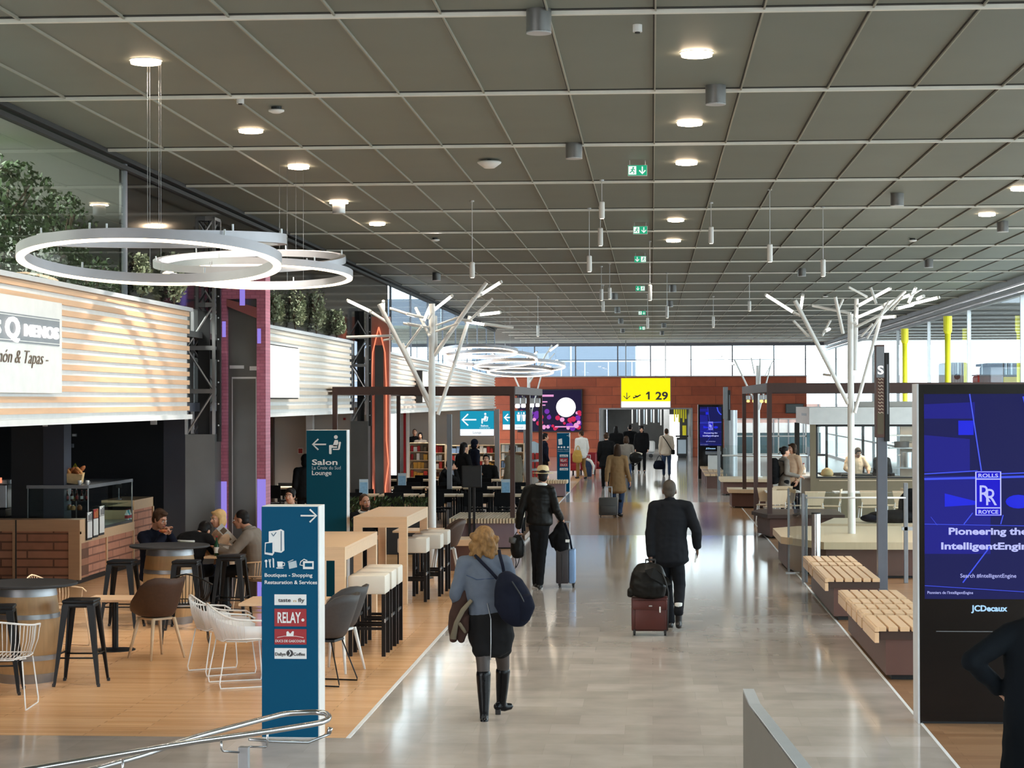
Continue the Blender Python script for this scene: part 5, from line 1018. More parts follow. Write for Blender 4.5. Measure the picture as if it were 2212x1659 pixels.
# shop interior behind the counter
a = at(85, 1000, 30.9); b = at(130, 1000, 30.9)
struct('pillar_shop', box(a.x, b.x, 31.1, 31.5, 0, 2.58), 'shop_slate'); a2 = at(18, 1000, 31.0); struct('pillar_shop', box(a2.x, a.x - .005, 31.15, 31.6, 0, 2.58), 'shop_black')
def wallbox(name, label, cat, px, py, Y, w, h, d, m, m2=None):
    p = at(px, py, Y); t = thing(name, label, cat, (p.x, Y, p.z)); obj('body', box(-w/2, w/2, 0, d, -h/2, h/2, .004), m, t)
    if m2: obj('face', box(-w*.4, w*.4, -.006, 0, -h*.4, h*.4), m2, t)
    return t
wallbox('light_switch', 'white double switch on the slate pillar of the bar', 'switch', 97, 915, 31.08, .075, .09, .02, 'white_plastic', 'sign_white')
t = wallbox('wall_sensor', 'white box with a short arm on the slate wall beside the lattice column', 'sensor', 331, 907, 33.93, .10, .16, .07, 'white_plastic', 'sign_white'); obj('arm', box(.05, .12, .0, .02, .01, .03), 'white_plastic', t)
wallbox('wall_socket', 'small metal socket on the black wall of the bar', 'socket', 160, 940, 37.95, .08, .05, .05, 'grey_metal', 'sign_white')
t = wallbox('wall_bracket', 'grey shelf bracket beside the slate pillar', 'shelf', 143, 963, 37.9, .24, .07, .1, 'slate_metal'); bm = bmesh.new(); tube(bm, bezier((-.1, 0, .04), (-.05, 0, .12), (0, 0, .05)), .006, 6); obj('hook', bm, 'lamp_silver', t)
p = at(161, 1007, 37.93); t = thing('warning_sticker', 'small yellow warning triangle on the black wall of the bar', 'sign', (p.x, 37.98, p.z)); bm = bmesh.new(); flat(bm, [(-.062, -.05), (.062, -.05), (0, .06)]); o = obj('triangle', bm, 'warn_yellow', t); bm = bmesh.new(); flat(bm, [(-.012, -.03), (.02, -.0), (.0, .0), (.006, .03), (-.02, .0), (0, .0)], -.008); obj('bolt_mark', bm, 'sign_black', o)
t = thing('coffee_machine', 'steel coffee machine with red lamp at the left edge inside the bar', 'coffee machine', (at(-8, 1000, 31.5).x, 31.4, .955)); obj('body', box(-.3, .2, 0, .4, .12, .5, .02), 'steel', t); obj('drip_tray', box(-.3, .2, -.08, .4, 0, .12, .01), 'black_paint', t); obj('red_lamp', box(-.05, .12, -.01, 0, .52, .6), 'neon_orange', t); obj('cup_rack', box(-.3, .2, 0, .35, .5, .56), 'white_plastic', t)
for k, x in enumerate((-.93, -.72, -.60, -.2, -.08)):
    q = thing('cup', ['white cup at the left end on top of the pastry case', 'white cup second on top of the pastry case', 'stacked white cup left of the bread basket', 'slim white cup right of the bread basket', 'small white cup near the right end of the case'][k], 'cup', (CX + x + .02, dy0 + .1, 1.45), 0, 'cups on the pastry case'); bm = bmesh.new(); lathe(bm, [(.022, 0), (.03, .07), (.026, .07), (.02, .01)], 12); obj('bowl', bm, 'white_plastic', q, True); bm = bmesh.new(); tube(bm, bezier((.026, 0, .06), (.055, 0, .05), (.024, 0, .015)), .004, 6); obj('handle', bm, 'white_plastic', q)
# ================================================================ pergolas
def pergola(label, x0, x1, Ys, h, pw=.085, beam=.16, zbs=(0, 0, 0), dep=1):
    t = thing('pergola', label, 'pergola', ((x0 + x1)/2, Ys[0], 0)); cx = (x0 + x1)/2
    for y, zb in zip(Ys, zbs):
        for x in (x0, x1): obj('post', box(x - cx - pw/2, x - cx + pw/2, y - Ys[0] - pw/2, y - Ys[0] + pw/2, zb, h - beam), 'pergola_wood', t)
    for y in (Ys[0], Ys[-1]): obj('beam', box(x0 - cx - pw/2, x1 - cx + pw/2, y - Ys[0] - .05, y - Ys[0] + .05, h - beam, h), 'pergola_wood', t)
    for x in (x0, x1): obj('beam', box(x - cx - .05, x - cx + .05, .05, Ys[-1] - Ys[0] - .05, h - beam, h), 'pergola_wood', t)
    return t
Xl = at(722, 900, 38.2).x; Xr = at(1106, 900, 38.2).x
pergola('dark brown pergola frame over the cafe terrace on the left', Xl, Xr, (38.3, 43.1, 48.0), 2.98, .085, .15, (.56, .1, .1))
Xa = at(1662, 900, 41.5).x
pergola('dark brown pergola frame around the terrace on the right', Xa, 7.3, (41.5, 47.0, 52.8), 3.05, .095, .18, (.47, 0, .47))
def lantern(label, x, y, z, m, grp, s=1.0):
    t = thing('pergola_lantern', label, 'lantern', (x, y, z), 0, grp)
    obj('shade', box(-.10*s, .10*s, -.10*s, .10*s, 0, .2*s, .01), 'lamp_silver', t); obj('bulb', box(-.075*s, .075*s, -.105*s, .075*s, -.13*s, 0, .02), m, t); obj('hanger', cyl(.012, .2*s, .3*s, 6), 'black_paint', t)
for i, y in enumerate((39.8, 41.6, 44.6, 46.8)): lantern('grey lantern under the side beam of the left pergola, %s from the front' % ['first', 'second', 'third', 'fourth'][i], Xr + .0, y, 2.65, 'letter_white', 'lanterns of the left pergola', .6)
for i, y in enumerate((42.5, 44.4, 47.7, 50.6)): lantern('yellow glowing lantern under the side beam of the right pergola, %s from the front' % ['first', 'second', 'third', 'fourth'][i], Xa, y, 2.72, 'spot_yellow', 'lanterns of the right pergola', .5)
struct('floor', box(Xl - .6, Xr + .1, 40.3, 52.0, 0.0, .10), 'wood_floor_dark')
DK = .10
# cafe tables and dark chairs in rows
def cafe_chair():
    t = thing('cafe_chair', 'x', 'chair', (0, 0, 0), 0, None)
    obj('seat', box(-.2, .2, -.2, .2, .43, .455, .008), 'cloth_black', t); obj('backrest', box(-.19, .19, -.215, -.195, .55, .82, .008), 'cloth_black', t)
    for sx in (-1, 1):
        obj('leg', box(sx*.18 - .012, sx*.18 + .012, .165, .19, 0, .43), 'black_metal', t); obj('leg', box(sx*.18 - .012, sx*.18 + .012, -.215, -.19, 0, .55), 'black_metal', t)
    return t
def cafe_table():
    t = thing('cafe_table', 'x', 'table')
    obj('tabletop', box(-.37, .37, -.35, .35, .715, .75, .004), 'pale_wood', t)
    for sx in (-1, 1):
        for sy in (-1, 1): obj('leg', box(sx*.33 - .02, sx*.33 + .02, sy*.3 - .02, sy*.3 + .02, 0, .715), 'black_metal', t)
    return t
ct = cafe_table(); cc = cafe_chair()
rows = [(41.4, [775, 862, 948, 1030, 1095], 'front row'), (44.9, [800, 880, 960, 1040, 1112], 'second row'), (49.2, [835, 905, 976, 1050], 'third row')]
first = True; pos = ['leftmost', 'second from the left', 'middle', 'fourth from the left', 'rightmost']; fc = True
SEATS = {}
for ri, (Y, pxs, rn) in enumerate(rows):
    for i, px in enumerate(pxs):
        x = at(px, 1050, Y).x; lb = 'pale cafe table under the left pergola, %s of the %s' % (pos[i] if i < 4 or len(pxs) == 5 else 'rightmost', rn)
        if first: ct.location = (x, Y, DK); ct['label'] = lb; ct['group'] = 'pale cafe tables'; first = False; T_ = ct
        else: T_ = dup(ct, lb, (x, Y, DK), 0)
        for j, (dx, dy, rz, w) in enumerate(((.0, -.62, 0, 'near'), (.0, .62, PI, 'far'))):
            l2 = 'dark cafe chair on the %s side of the %s table, %s' % (w, pos[i] if i < 4 or len(pxs) == 5 else 'rightmost', rn)
            if fc: cc.location = (x + dx, Y + dy, DK); cc['label'] = l2; cc['group'] = 'dark cafe chairs'; fc = False
            else: dup(cc, l2, (x + dx, Y + dy, DK), rz)
# second group, by the plaster wall left of the lounge totem
for i, (px, Y) in enumerate(((607, 43.0), (640, 44.2))):
    x = at(px, 1040, Y).x; dup(ct, 'tall dark edged table by the plaster wall, %s' % ('left one' if i == 0 else 'right one behind the lounge totem'), (x, Y, .18), 0, 'tables by the plaster wall')
    for j, dx in enumerate((-.05,)): dup(cc, 'dark chair at the %s table by the plaster wall' % ('left' if i == 0 else 'right'), (x + dx, Y - .62, .18), 0, 'dark chairs by the plaster wall')
struct('floor', box(at(583, 1000, 42).x, at(660, 1000, 42).x + .7, 41.8, 45.7, 0, .18), 'wood_floor_dark')
for i, (px, py, Y, lb) in enumerate(((785, 1052, 41.35, 'pale menu stand on a front row table left of the light tree'), (800, 1052, 44.85, 'menu stand on the second row table left of the light tree'), (868, 1040, 44.85, 'blue menu stand on the middle left table'), (1092, 1045, 41.35, 'menu stand on the right front table by the pergola post'))):
    p = at(px, 1040, Y); t = thing('menu_stand', lb, 'menu stand', (p.x, Y + .05, DK + .75), .1, 'menu stands on cafe tables')
    bm = bmesh.new(); prism(bm, [(-.09, -.05, 0), (-.09, .05, 0), (-.09, 0, .3)], (.18, 0, 0)); obj('card', bm, 'sign_grey', t); bm = bmesh.new(); prism(bm, [(-.075, -.051, .015), (.075, -.051, .015), (.075, -.012, .24), (-.075, -.012, .24)], (0, -.003, 0)); obj('picture', bm, mat('menu_blue', lin(120, 160, 190), 0.5, var=.4, scale=20) if 'menu_blue' not in M else 'menu_blue', t)
dup(cc, 'dark chair under the person leaning on one hand', (at(962, 1050, 46.9).x, 46.9, DK), -1.3, 'dark cafe chairs')
# black lectern board on twin posts
p = at(1019, 1000, 38.0); t = thing('menu_lectern', 'black menu board on twin black posts behind the blond woman', 'menu board', (p.x, 38.0, 0))
za = at(1019, 1006, 38).z; zb = at(1019, 1053, 38).z; w = (at(1041, 1000, 38).x - at(998, 1000, 38).x)/2
o = obj('board', box(-w, w, -.03, .03, zb, za, .01), 'black_paint', t); obj('board_face', box(-w + .02, w - .02, -.036, -.03, zb + .02, za - .02), 'charcoal', t)
for s in (-1, 1): obj('post', box(s*.042 - .022, s*.042 + .022, -.02, .02, .02, zb), 'black_paint', t)
obj('foot', box(-.22, .22, -.18, .18, 0, .02, .004), 'black_paint', t)
# newsstand shelves with magazines
def shelfunit(label, px0, px1, Y, h, seed, cols, group=None):
    a = at(px0, 1000, Y).x; b = at(px1, 1000, Y).x; w = b - a
    t = thing('magazine_shelf', label, 'shelf', (a, Y, 0)); obj('back', box(0, w, .3, .32, 0, h), 'pale_wood', t)
    for x in (0, w - .025): obj('side_panel', box(x, x + .025, 0, .3, 0, h), 'pale_wood', t)
    n = 5
    for k in range(n): obj('shelf_board', box(.025, w - .025, 0, .3, .12 + k*(h - .15)/(n - 1), .14 + k*(h - .15)/(n - 1)), 'pale_wood', t)
    random.seed(seed); cl = {}
    for k in range(n - 1):
        z = .14 + k*(h - .15)/(n - 1); x = .05
        while x < w - .16:
            ww = random.uniform(.07, .14); hh = random.uniform(.14, .24); m = random.choice(cols)
            bm = cl.setdefault(m, bmesh.new()); bx(bm, x, x + ww, .02 + random.random()*.04, .22, z, z + hh); x += ww + .012
    for m, bm in cl.items(): tag(obj('magazines', bm, m, t), kind='stuff')
    return t
shelfunit('pale magazine shelf at the left of the newsstand, under the two staff', 884, 928, 70.0, 1.30, 1, ['red_label', 'paper', 'relay_red', 'mustard', 'cloth_olive'])
shelfunit('pale magazine shelf left of the light tree trunk in the newsstand', 930, 962, 70.2, 1.24, 2, ['paper', 'sign_grey', 'cloth_brown', 'red_label'])
shelfunit('magazine shelf with blue covers right of the light tree trunk', 944 + 20, 1010, 70.6, 1.2, 3, ['sign_teal_lit' if 0 else 'case_blue', 'paper', 'jeans', 'red_label'])
shelfunit('newsstand shelf behind the standing dark haired woman', 1012, 1072, 71.0, 1.2, 4, ['paper', 'mustard', 'cloth_beige', 'red_label'])
shelfunit('newsstand shelf behind the seated person in green, by the pergola post', 1080, 1132, 71.0, 1.25, 5, ['paper', 'case_blue', 'sign_grey', 'pink_lip'])
t = thing('display_rack', 'pale round topped display rack between the pergola posts', 'display rack', (at(1153, 1040, 66).x, 66.0, 0)); bm = bmesh.new(); lathe(bm, [(.3, .0), (.34, .5), (.28, 1.0), (.16, 1.35), (.02, 1.42)], 16); obj('rack_body', bm, 'sign_grey', t, True); bm = bmesh.new(); [bx(bm, -.2 + .14*k, -.1 + .14*k, -.40, -.28, .3 + .28*j, .5 + .28*j) for k in range(3) for j in range(3)]; obj('packets', bm, 'red_label', t)
t = thing('light_column', 'tall glowing white column behind the left pergola', 'lamp', (at(850, 950, 66).x, 66.0, 0)); zt = at(850, 890, 66).z
obj('glass_tube', box(-.1, .1, -.1, .1, .1, zt), mat('column_glow', (.8, .8, .8), .4, emis=(1, .97, .95), es=1.1) and 'column_glow', t); obj('base', box(-.14, .14, -.14, .14, 0, .1), 'charcoal', t); obj('red_edge', box(.32, .40, -.02, .05, 0, zt), 'relay_red', t); obj('edge_strip', box(.42, .5, -.02, .05, 0, zt), 'white_paint', t)
t = thing('tube_light', 'upright white tube light at the edge of the pink portal', 'lamp', (at(579, 950, 45.0).x, 45.0, 0)); z0 = at(579, 1030, 45).z; z1 = at(579, 955, 45).z; obj('tube', cyl(.05, z0, z1, 12), 'tube_white', t); obj('lower_case', cyl(.055, 0, z0, 12), 'charcoal', t); obj('upper_case', cyl(.055, z1, z1 + .1, 12), 'grey_metal', t)
wallbox('fire_notice', 'small red and white fire notice on the plaster wall', 'sign', 649, 974, 45.97, .11, .13, .02, 'paper', 'red_label')
wallbox('alarm_beacon', 'small round red alarm on the plaster wall beside the pergola post', 'alarm', 744, 905, 45.97, .05, .05, .05, 'red_sign', 'red_label')
for i, (px0, px1, Y, z, m, lb) in enumerate(((808, 832, 45.6, 2.38, 'sign_grey', 'pale blue grey partition panel behind the neon arch foot'), (1132, 1150, 71.9, 2.3, 'grey_metal', 'grey steel post panel beside the lit lounge sign'))):
    a = at(px0, 1000, Y).x; b = at(px1, 1000, Y).x; t = thing('partition_panel', lb, 'panel', (a, Y, 0)); obj('panel', box(0, b - a, 0, .05, .06, z), m, t); obj('frame', box(-.02, 0, -.01, .06, 0, z), 'steel', t); obj('foot', box(0, b - a, -.1, .15, 0, .06), 'charcoal', t)
a = at(971, 1000, 44.0); t = thing('steel_post', 'grey square post of the deck right of the light tree', 'post', (a.x, 44.0, 0)); obj('shaft', box(-.05, .05, -.05, .05, 0, at(971, 895, 44).z), 'grey_metal', t); obj('base_plate', box(-.1, .1, -.1, .1, 0, .015), 'steel', t)
# red seats at the left of the doorway
for i in range(4):
    t = thing('red_armchair', ['red lounge chair nearest the doorway', 'red lounge chair behind the man in white', 'red lounge chair left of the man in white', 'red lounge chair beside the far blue totem sign'][i], 'chair', (at(1287 - 17*i, 1000, 76.5 - .5*i).x, 76.5 - .5*i, 0), 0, 'red lounge chairs'); obj('seat', box(-.3, .3, -.3, .3, .2, .45, .05), 'relay_red', t); obj('backrest', box(-.3, .3, .2, .32, .4, .8, .05), 'relay_red', t)
    for s in (-1, 1): obj('leg', box(s*.25 - .02, s*.25 + .02, -.25, -.2, 0, .2), 'charcoal', t); obj('leg', box(s*.25 - .02, s*.25 + .02, .2, .25, 0, .2), 'charcoal', t)
# pier corridor furniture
a = at(1440, 930, 108); t = thing('pier_pillar', 'pale square pillar inside the doorway', 'pillar', (a.x, 108, 0)); obj('shaft', box(-.15, .15, -.15, .15, .1, 2.6), 'white_paint', t); obj('base', box(-.17, .17, -.17, .17, 0, .1), 'steel', t)
random.seed(12)
t = thing('ribbon_display', 'row of grey and white hanging strips beyond the doorway', 'display', (at(1400, 900, 114).x, 114, 0))
for k in range(14): obj('strip', box(-.9 + .13*k, -.83 + .13*k, 0, .05, random.uniform(1.3, 1.6), 2.6), ('white_paint', 'charcoal', 'sign_grey')[k % 3], t)
t = thing('ribbon_display', 'yellow hanging strips at the right of the doorway', 'display', (at(1470, 900, 112).x, 112, 0))
for k in range(6): obj('strip', box(-.36 + .12*k, -.28 + .12*k, 0, .05, random.uniform(1.5, 1.8), 2.6), 'yellow_paint', t)
obj('low_panel', box(.1, .3, .02, .05, .75, 1.35), 'yellow_paint', t)
a = at(1478, 970, 98); t = thing('litter_bin', 'dark litter bin with a pale front inside the doorway on the right', 'bin', (a.x - .1, 98.4, 0)); obj('body', box(-.25, .25, -.2, .2, .1, .95, .02), 'charcoal', t); obj('front', box(-.19, .19, -.215, -.2, .2, .85), 'sign_grey', t); obj('lid', box(-.3, .3, -.25, .25, .98, 1.05, .01), 'black_paint', t); obj('leg', box(-.2, .2, -.15, .15, 0, .1), 'black_paint', t)
t = thing('baggage_cart', 'luggage trolley with pale boxes in front of the doorway', 'trolley', (at(1390, 985, 98.5).x, 98.5, 0)); obj('deck', box(-.5, .5, -.3, .3, .2, .26), 'steel', t); obj('box_load', box(-.45, .1, -.28, .28, .26, .75, .02), 'cloth_olive', t); obj('white_sack', box(.1, .55, -.28, .28, .26, .8, .1), 'cloth_white', t)
for s in (-1, 1): obj('wheel', cyl(.1, -.03, .03, 12), 'black_paint', t, loc=(s*.35, -.32, .1), rot=(PI/2, 0, 0))
# ================================================================ right side: benches, platforms, kiosk
def plank_bench(label, Ya, Yb, groups, x0, w=.67, z=.52):
    t = thing('plank_bench', label, 'bench', (x0, Ya, 0)); L = Yb - Ya
    obj('base', box(.10, w - .02, .06, L - .04, .05, z - .11), 'bench_brown', t); obj('plinth', box(.16, w - .06, .12, L - .1, 0, .05), 'black_paint', t)
    n = 6; s = w/n
    obj('cradle', box(.04, w - .01, .04, L - .02, z - .125, z - .045), 'walnut', t)
    for (g0, g1) in groups:
        for k in range(n): obj('slat', box(k*s + .011, (k + 1)*s - .011, g0 - Ya + .012, g1 - Ya - .012, z - .045, z, .004), 'beech', t)
        obj('side_slat', box(-.012, .03, g0 - Ya, g1 - Ya, z - .05, z - .006, .004), 'beech', t); obj('side_slat', box(-.012, .03, g0 - Ya, g1 - Ya, z - .155, z - .056, .004), 'beech', t)
    return t
def yz(py, z=.52): return (EYE - z)*FOC/(py - VPY)
plank_bench('wooden slat bench nearest the black display totem', yz(1351.5), yz(1272), [(yz(1351.5), yz(1325.5)), (yz(1322), yz(1313.5)), (yz(1310.5), yz(1302)), (yz(1299.5), yz(1291)), (yz(1288.5), yz(1272))], 2.155)
plank_bench('wooden slat bench behind the nearest one, in front of the glass screen', yz(1248), yz(1199.6), [(yz(1248), yz(1221.5)), (yz(1219), yz(1213)), (yz(1211), yz(1199.6))], 2.13)
def platform(label, pts, z, ztop, mtop='pale_wood', base_in=.12):
    c = pts[0]; t = thing('seat_platform', label, 'bench', (c[0], c[1], 0)); q = [V((x - c[0], y - c[1], 0)) for x, y in pts]; ctr = sum(q, V())/len(q)
    bm = bmesh.new(); prism(bm, [p + V((0, 0, z - ztop)) for p in q], (0, 0, ztop)); obj('seat', bm, mtop, t)
    bm = bmesh.new(); prism(bm, [p + (ctr - p).normalized()*base_in + V((0, 0, .04)) for p in q], (0, 0, z - ztop - .04)); obj('base', bm, 'bench_brown', t)
    bm = bmesh.new(); prism(bm, [p + (ctr - p).normalized()*base_in*2 for p in q], (0, 0, .04)); obj('plinth', bm, 'black_paint', t)
    return t
platform('large wooden platform bench carrying the right light tree', [(2.03, 33.2), (2.6, 31.9), (5.6, 31.9), (5.6, 36.0), (2.5, 36.0), (2.03, 35.4)], .553, .11)
platform('dark brown platform bench at the foot of the nearest right pergola post', [(2.0, 42.3), (2.25, 41.0), (3.75, 41.0), (3.75, 43.2), (2.2, 43.2)], .47, .07, 'walnut')
platform('brown platform bench with pale seat under the second pergola post', [(1.92, 52.6), (2.9, 52.4), (2.9, 53.7), (1.92, 53.9)], .47, .09)
platform('long brown platform bench with pale seat under the farthest pergola post', [(1.95, 59.6), (3.5, 59.5), (3.5, 61.6), (1.95, 61.6)], .47, .09)
platform('back section of the right platform with a raised pale seat', [(3.0, 37.6), (5.6, 37.2), (5.6, 39.4), (3.4, 39.4)], .5, .1)
for i in range(4):
    y = 64.2 + 3.0*i; a = V((at(1541 - 5*i, 1020, y).x, 0, 0)).x
    t = thing('plank_bench', 'small far wooden bench along the right of the walkway, %s from the front' % ['first', 'second', 'third', 'fourth'][i], 'bench', (a, y, 0), 0, 'far benches'); obj('base', box(-.2, .35, .05, 2.0, 0, .36), 'bench_brown', t)
    for k in range(4): obj('slat', box(-.25 + .17*k, -.10 + .17*k, 0, 2.1, .38, .44), 'beech', t)
    obj('cradle', box(-.22, .37, .03, 2.05, .36, .38), 'walnut', t)
# glass screens
def gpost(t, x, y, z, w=.035): obj('post', box(x - w, x + w, y - w, y + w, 0, z, .004), 'grey_metal', t)
p0 = V((at(1704, 1232, 33.0).x, 33.0, 0)); p1 = V((at(1735, 1250, 31.2).x, 31.2, 0)); p2 = V((at(1957, 1250, 31.2).x, 31.2, 0))
t = thing('glass_screen', 'clear glass screen with steel posts and white rail before the right light tree', 'glass screen', tuple(p1))
a = p0 - p1; n_ = V((-a.y, a.x, 0)).normalized()*.006
zt = at(1735, 1066, 31.2).z
bm = bmesh.new(); prism(bm, [V((0, 0, .08)), a + V((0, 0, .08)), a + V((0, 0, zt + .02)), V((0, 0, zt))], n_); obj('glass_panel', bm, 'clear_glass', t)
w = p2.x - p1.x; obj('glass_panel', box(.05, w - .05, -.005, .005, .1, 1.34), 'clear_glass', t)
zr = at(1850, 1075, 31.2).z; bm = bmesh.new(); tube(bm, [(.04, -.02, zr), (w, -.02, zr)], .014, 10); obj('rail', bm, 'white_paint', t, True)
gpost(t, 0.0, 0, zt, .02); gpost(t, .05, .05, zt - .02, .02); gpost(t, a.x, a.y, zt, .018); gpost(t, w, 0, at(1957, 1043, 31.2).z, .03); gpost(t, .17, -.2, at(1740, 1112, 31).z, .05)
obj('clamp', box(w - .06, w + .1, -.03, .03, .78, .83), 'steel', t); obj('foot_plate', box(a.x - .05, a.x + .16, a.y - .1, a.y + .02, 0, .015), 'steel', t)
p = at(1763, 1190, 30.6); t = thing('bollard', 'shiny steel bollard behind the second slat bench', 'bollard', (p.x, 30.6, 0)); zt = at(1763, 1110, 30.6).z; obj('shaft', cyl(.066, .02, zt, 20), 'chrome', t, 'auto'); obj('cap', cyl(.069, zt, zt + .02, 20), 'charcoal', t, 'auto'); obj('base_plate', cyl(.1, 0, .02, 20), 'steel', t)
# far glass screen with posts beside the far display
p1 = V((at(1553, 1060, 63).x, 63.0, 0)); t = thing('glass_screen', 'far glass screen with a white rail behind the right pergola', 'glass screen', tuple(p1)); w = at(1745, 1000, 63).x - p1.x
gpost(t, 0, 0, at(1553, 964, 63).z, .045); gpost(t, .18, .1, at(1560, 968, 63).z, .045); gpost(t, w, 0, 1.3, .04); obj('glass_panel', box(.06, w, -.006, .006, .1, 1.35), 'clear_glass', t)
zr = at(1650, 984, 63).z; bm = bmesh.new(); tube(bm, [(.1, -.02, zr), (w, -.02, zr)], .028, 8); obj('rail', bm, 'white_paint', t, True)
# tall sign pillars
def sign_pillar(label, px0, px1, Y, ytop, ysb, sgn=True, big=True):
    a = at(px0, 900, Y); b = at(px1, 900, Y); w = b.x - a.x; zt = at(px0, ytop, Y).z; zs = at(px0, ysb, Y).z
    t = thing('sign_pillar', label, 'sign', (a.x, Y, 0)); obj('shaft', box(.02*w, w*.82, 0, .16, .02, zs + .1, .003), 'slate_metal' if big else 'grey_metal', t); obj('base_plate', box(-.04, w + .04, -.05, .2, 0, .02), 'steel', t)
    o = obj('sign_case', box(-.1*w, w*.6, -.03, .2, zs, zt, .003), 'bench_brown' if big else 'grey_metal', t); obj('side_case', box(w*.62, w*1.0, -.04, .24, zs - .05, zt - .1, .003), 'black_paint', t); obj('side_face', box(w*.78, w*.9, -.046, -.04, zs + .3, zt - .25), 'grey_metal', t)
    if big:
        obj('top_panel', box(-.08*w, w*.58, -.034, -.03, zt - .42, zt - .02), 'grey_metal', o)
        text('lettering', 'S', .11, (w*.02, -.034, at(px0, 808, Y).z), 'letter_white', o, w*.5, .02)
        bm = bmesh.new()
        for k in range(11):
            z = at(px0, 818 + 7.2*k, Y).z; tube(bm, [(w*.06, -.036, z), (w*.2, -.036, z - .016), (w*.34, -.036, z), (w*.48, -.036, z - .016)], .006, 5)
        obj('vertical_lettering', bm, 'case_blue' if 0 else 'cloth_beige', o); obj('lower_panel', box(-.02*w, w*.5, -.034, -.03, zs + .04, at(px0, 892, Y).z), 'cloth_olive', o)
    return t
sign_pillar('tall grey pillar with a narrow vertical sign topped by a white S', 1895, 1921, 27.0, 745, 945)
sign_pillar('far slim black vertical sign on a grey pillar beside the far display', 1564, 1578, 66.0, 836, 905, True, False)
t = thing('steel_pillar', 'pale grey round pillar behind the far vertical sign', 'pillar', (at(1582, 950, 68).x, 68, 0)); obj('shaft', cyl(.16, .02, at(1582, 886, 68).z, 18), 'lamp_silver', t, 'auto'); obj('base_plate', cyl(.22, 0, .02, 18), 'steel', t)
p = at(1540, 1005, 69); t = thing('litter_bin', 'white litter bin with a dark flap lid behind the far glass screen', 'bin', (p.x, 69, 0)); obj('body', box(-.16, .2, -.2, .2, 0, .9, .02), 'white_plastic', t); obj('lid', box(-.24, .26, -.25, .25, .92, 1.02, .01), 'grey_metal', t); obj('neck', box(-.1, .14, -.15, .15, .9, .92), 'charcoal', t)
# kiosk
KY = 48.0; KX = at(1750, 900, KY).x; KD = 4.4; KW = 4.3
zc1 = at(1800, 880, KY).z; zc0 = at(1800, 917, KY).z; zw0 = at(1800, 1030, KY).z
t = thing('food_kiosk', 'food kiosk with a white canopy and olive counter behind the right light tree', 'kiosk', (KX, KY, 0))
bm = bmesh.new(); bars(bm, [(-.02, KW, -.02, .1, zc0, zc1), (-.02, .1, .1, KD, zc0, zc1), (.1, KW, .1, KD, zc1 - .08, zc1)]); obj('canopy', bm, 'white_paint', t)
obj('grille', box(-.024, -.02, .9, 2.4, zc0 + .25, zc1 - .2), 'sign_grey', t)
obj('roof_unit', box(1.1, 3.8, .8, 2.8, zc1, zc1 + .13, .02), 'plaster', t)
obj('corner_post', box(-.0, .13, 0, .13, 0, zc0), 'olive_laminate', t); obj('counter_front', box(.13, KW, .03, .3, 0, zw0 - .03), 'olive_laminate', t); obj('counter_side', box(.02, .3, .13, 3.2, 0, .92), 'olive_laminate', t); obj('counter_top', box(-.18, .3, .13, 3.2, .92, .96), 'white_paint', t); obj('sill', box(.13, KW, .0, .3, zw0 - .03, zw0), 'black_paint', t)
bm = bmesh.new(); bars(bm, [(.13, .17, .05, .1, zw0, zc0), (1.52, 1.56, .05, .1, zw0, zc0), (.13, KW, .05, .1, zc0 - .05, zc0), (2.75, 2.79, .05, .1, zw0, zc0)]); obj('window_frame', bm, 'black_paint', t)
obj('window_pane', box(.17, 2.75, .07, .076, zw0, zc0 - .05), 'clear_glass', t)
bm = bmesh.new(); bars(bm, [(-.06, .06, KD - .1, KD, 0, zc0), (.7, .76, KD - .1, KD, 0, zc0), (1.6, 1.66, KD - .1, KD, 0, zc0), (2.05, 2.11, KD - .1, KD, 0, zc0)]); obj('back_frame', bm, 'black_paint', t)
obj('back_counter', box(.4, 2.2, 2.5, 3.0, 0, .95), 'charcoal', t); obj('back_wall', box(2.3, KW, 2.2, 2.3, 0, zc0), 'cloth_beige', t)
for z in (1.08, 1.55, 1.85): obj('wall_shelf', box(2.0, KW, 1.8, 2.2, z, z + .03), 'steel', t)
obj('kick_strip', box(.2, KW, .015, .03, .86, .88), 'pale_wood', t)
def pot(label, x, y, z, r, h, m, g): 
    q = thing('cooking_pot', label, 'pot', (KX + x, KY + y, z), 0, g); bm = bmesh.new(); lathe(bm, [(r*.96, 0), (r, h), (r*.93, h), (r*.9, .02)], 18); obj('pan', bm, m, q, 'auto'); bm = bmesh.new(); [tube(bm, [(s*r, -.04, h*.8), (s*(r + .05), -.04, h*.8), (s*(r + .05), .04, h*.8), (s*r, .04, h*.8)], .008, 6) for s in (-1, 1)]; obj('handle', bm, m, q)
pot('large steel pot on the lower kiosk shelf, left one', 2.42, 1.95, 1.11, .15, .36, 'steel', 'kiosk pots'); pot('large steel pot on the lower kiosk shelf, right one', 2.78, 1.95, 1.11, .15, .34, 'steel', 'kiosk pots'); pot('dark pan on the middle kiosk shelf', 2.30, 1.95, 1.58, .18, .14, 'charcoal', 'kiosk pots'); pot('steel pot on the sill at the right of the kiosk window', 2.55, .45, zw0, .13, .2, 'steel', 'kiosk pots')
q = thing('pastry_loaf', 'round pale loaf on the kiosk counter left of the cook', 'bread', (KX + .42, KY + .5, zw0)); bm = bmesh.new(); lathe(bm, [(.12, 0), (.15, .05), (.12, .14), (.04, .19)], 16); obj('crust', bm, 'wicker', q, True); obj('board', box(-.2, .2, -.1, .1, -.02, .0), 'pale_wood', q)
struct_ = None
obj('work_top', box(.3, KW, .3, .9, zw0 - .05, zw0 - .02), 'steel', t); obj('griddle', box(.75, 1.45, .4, .8, zw0 - .02, zw0 + .05, .01), 'black_paint', t)
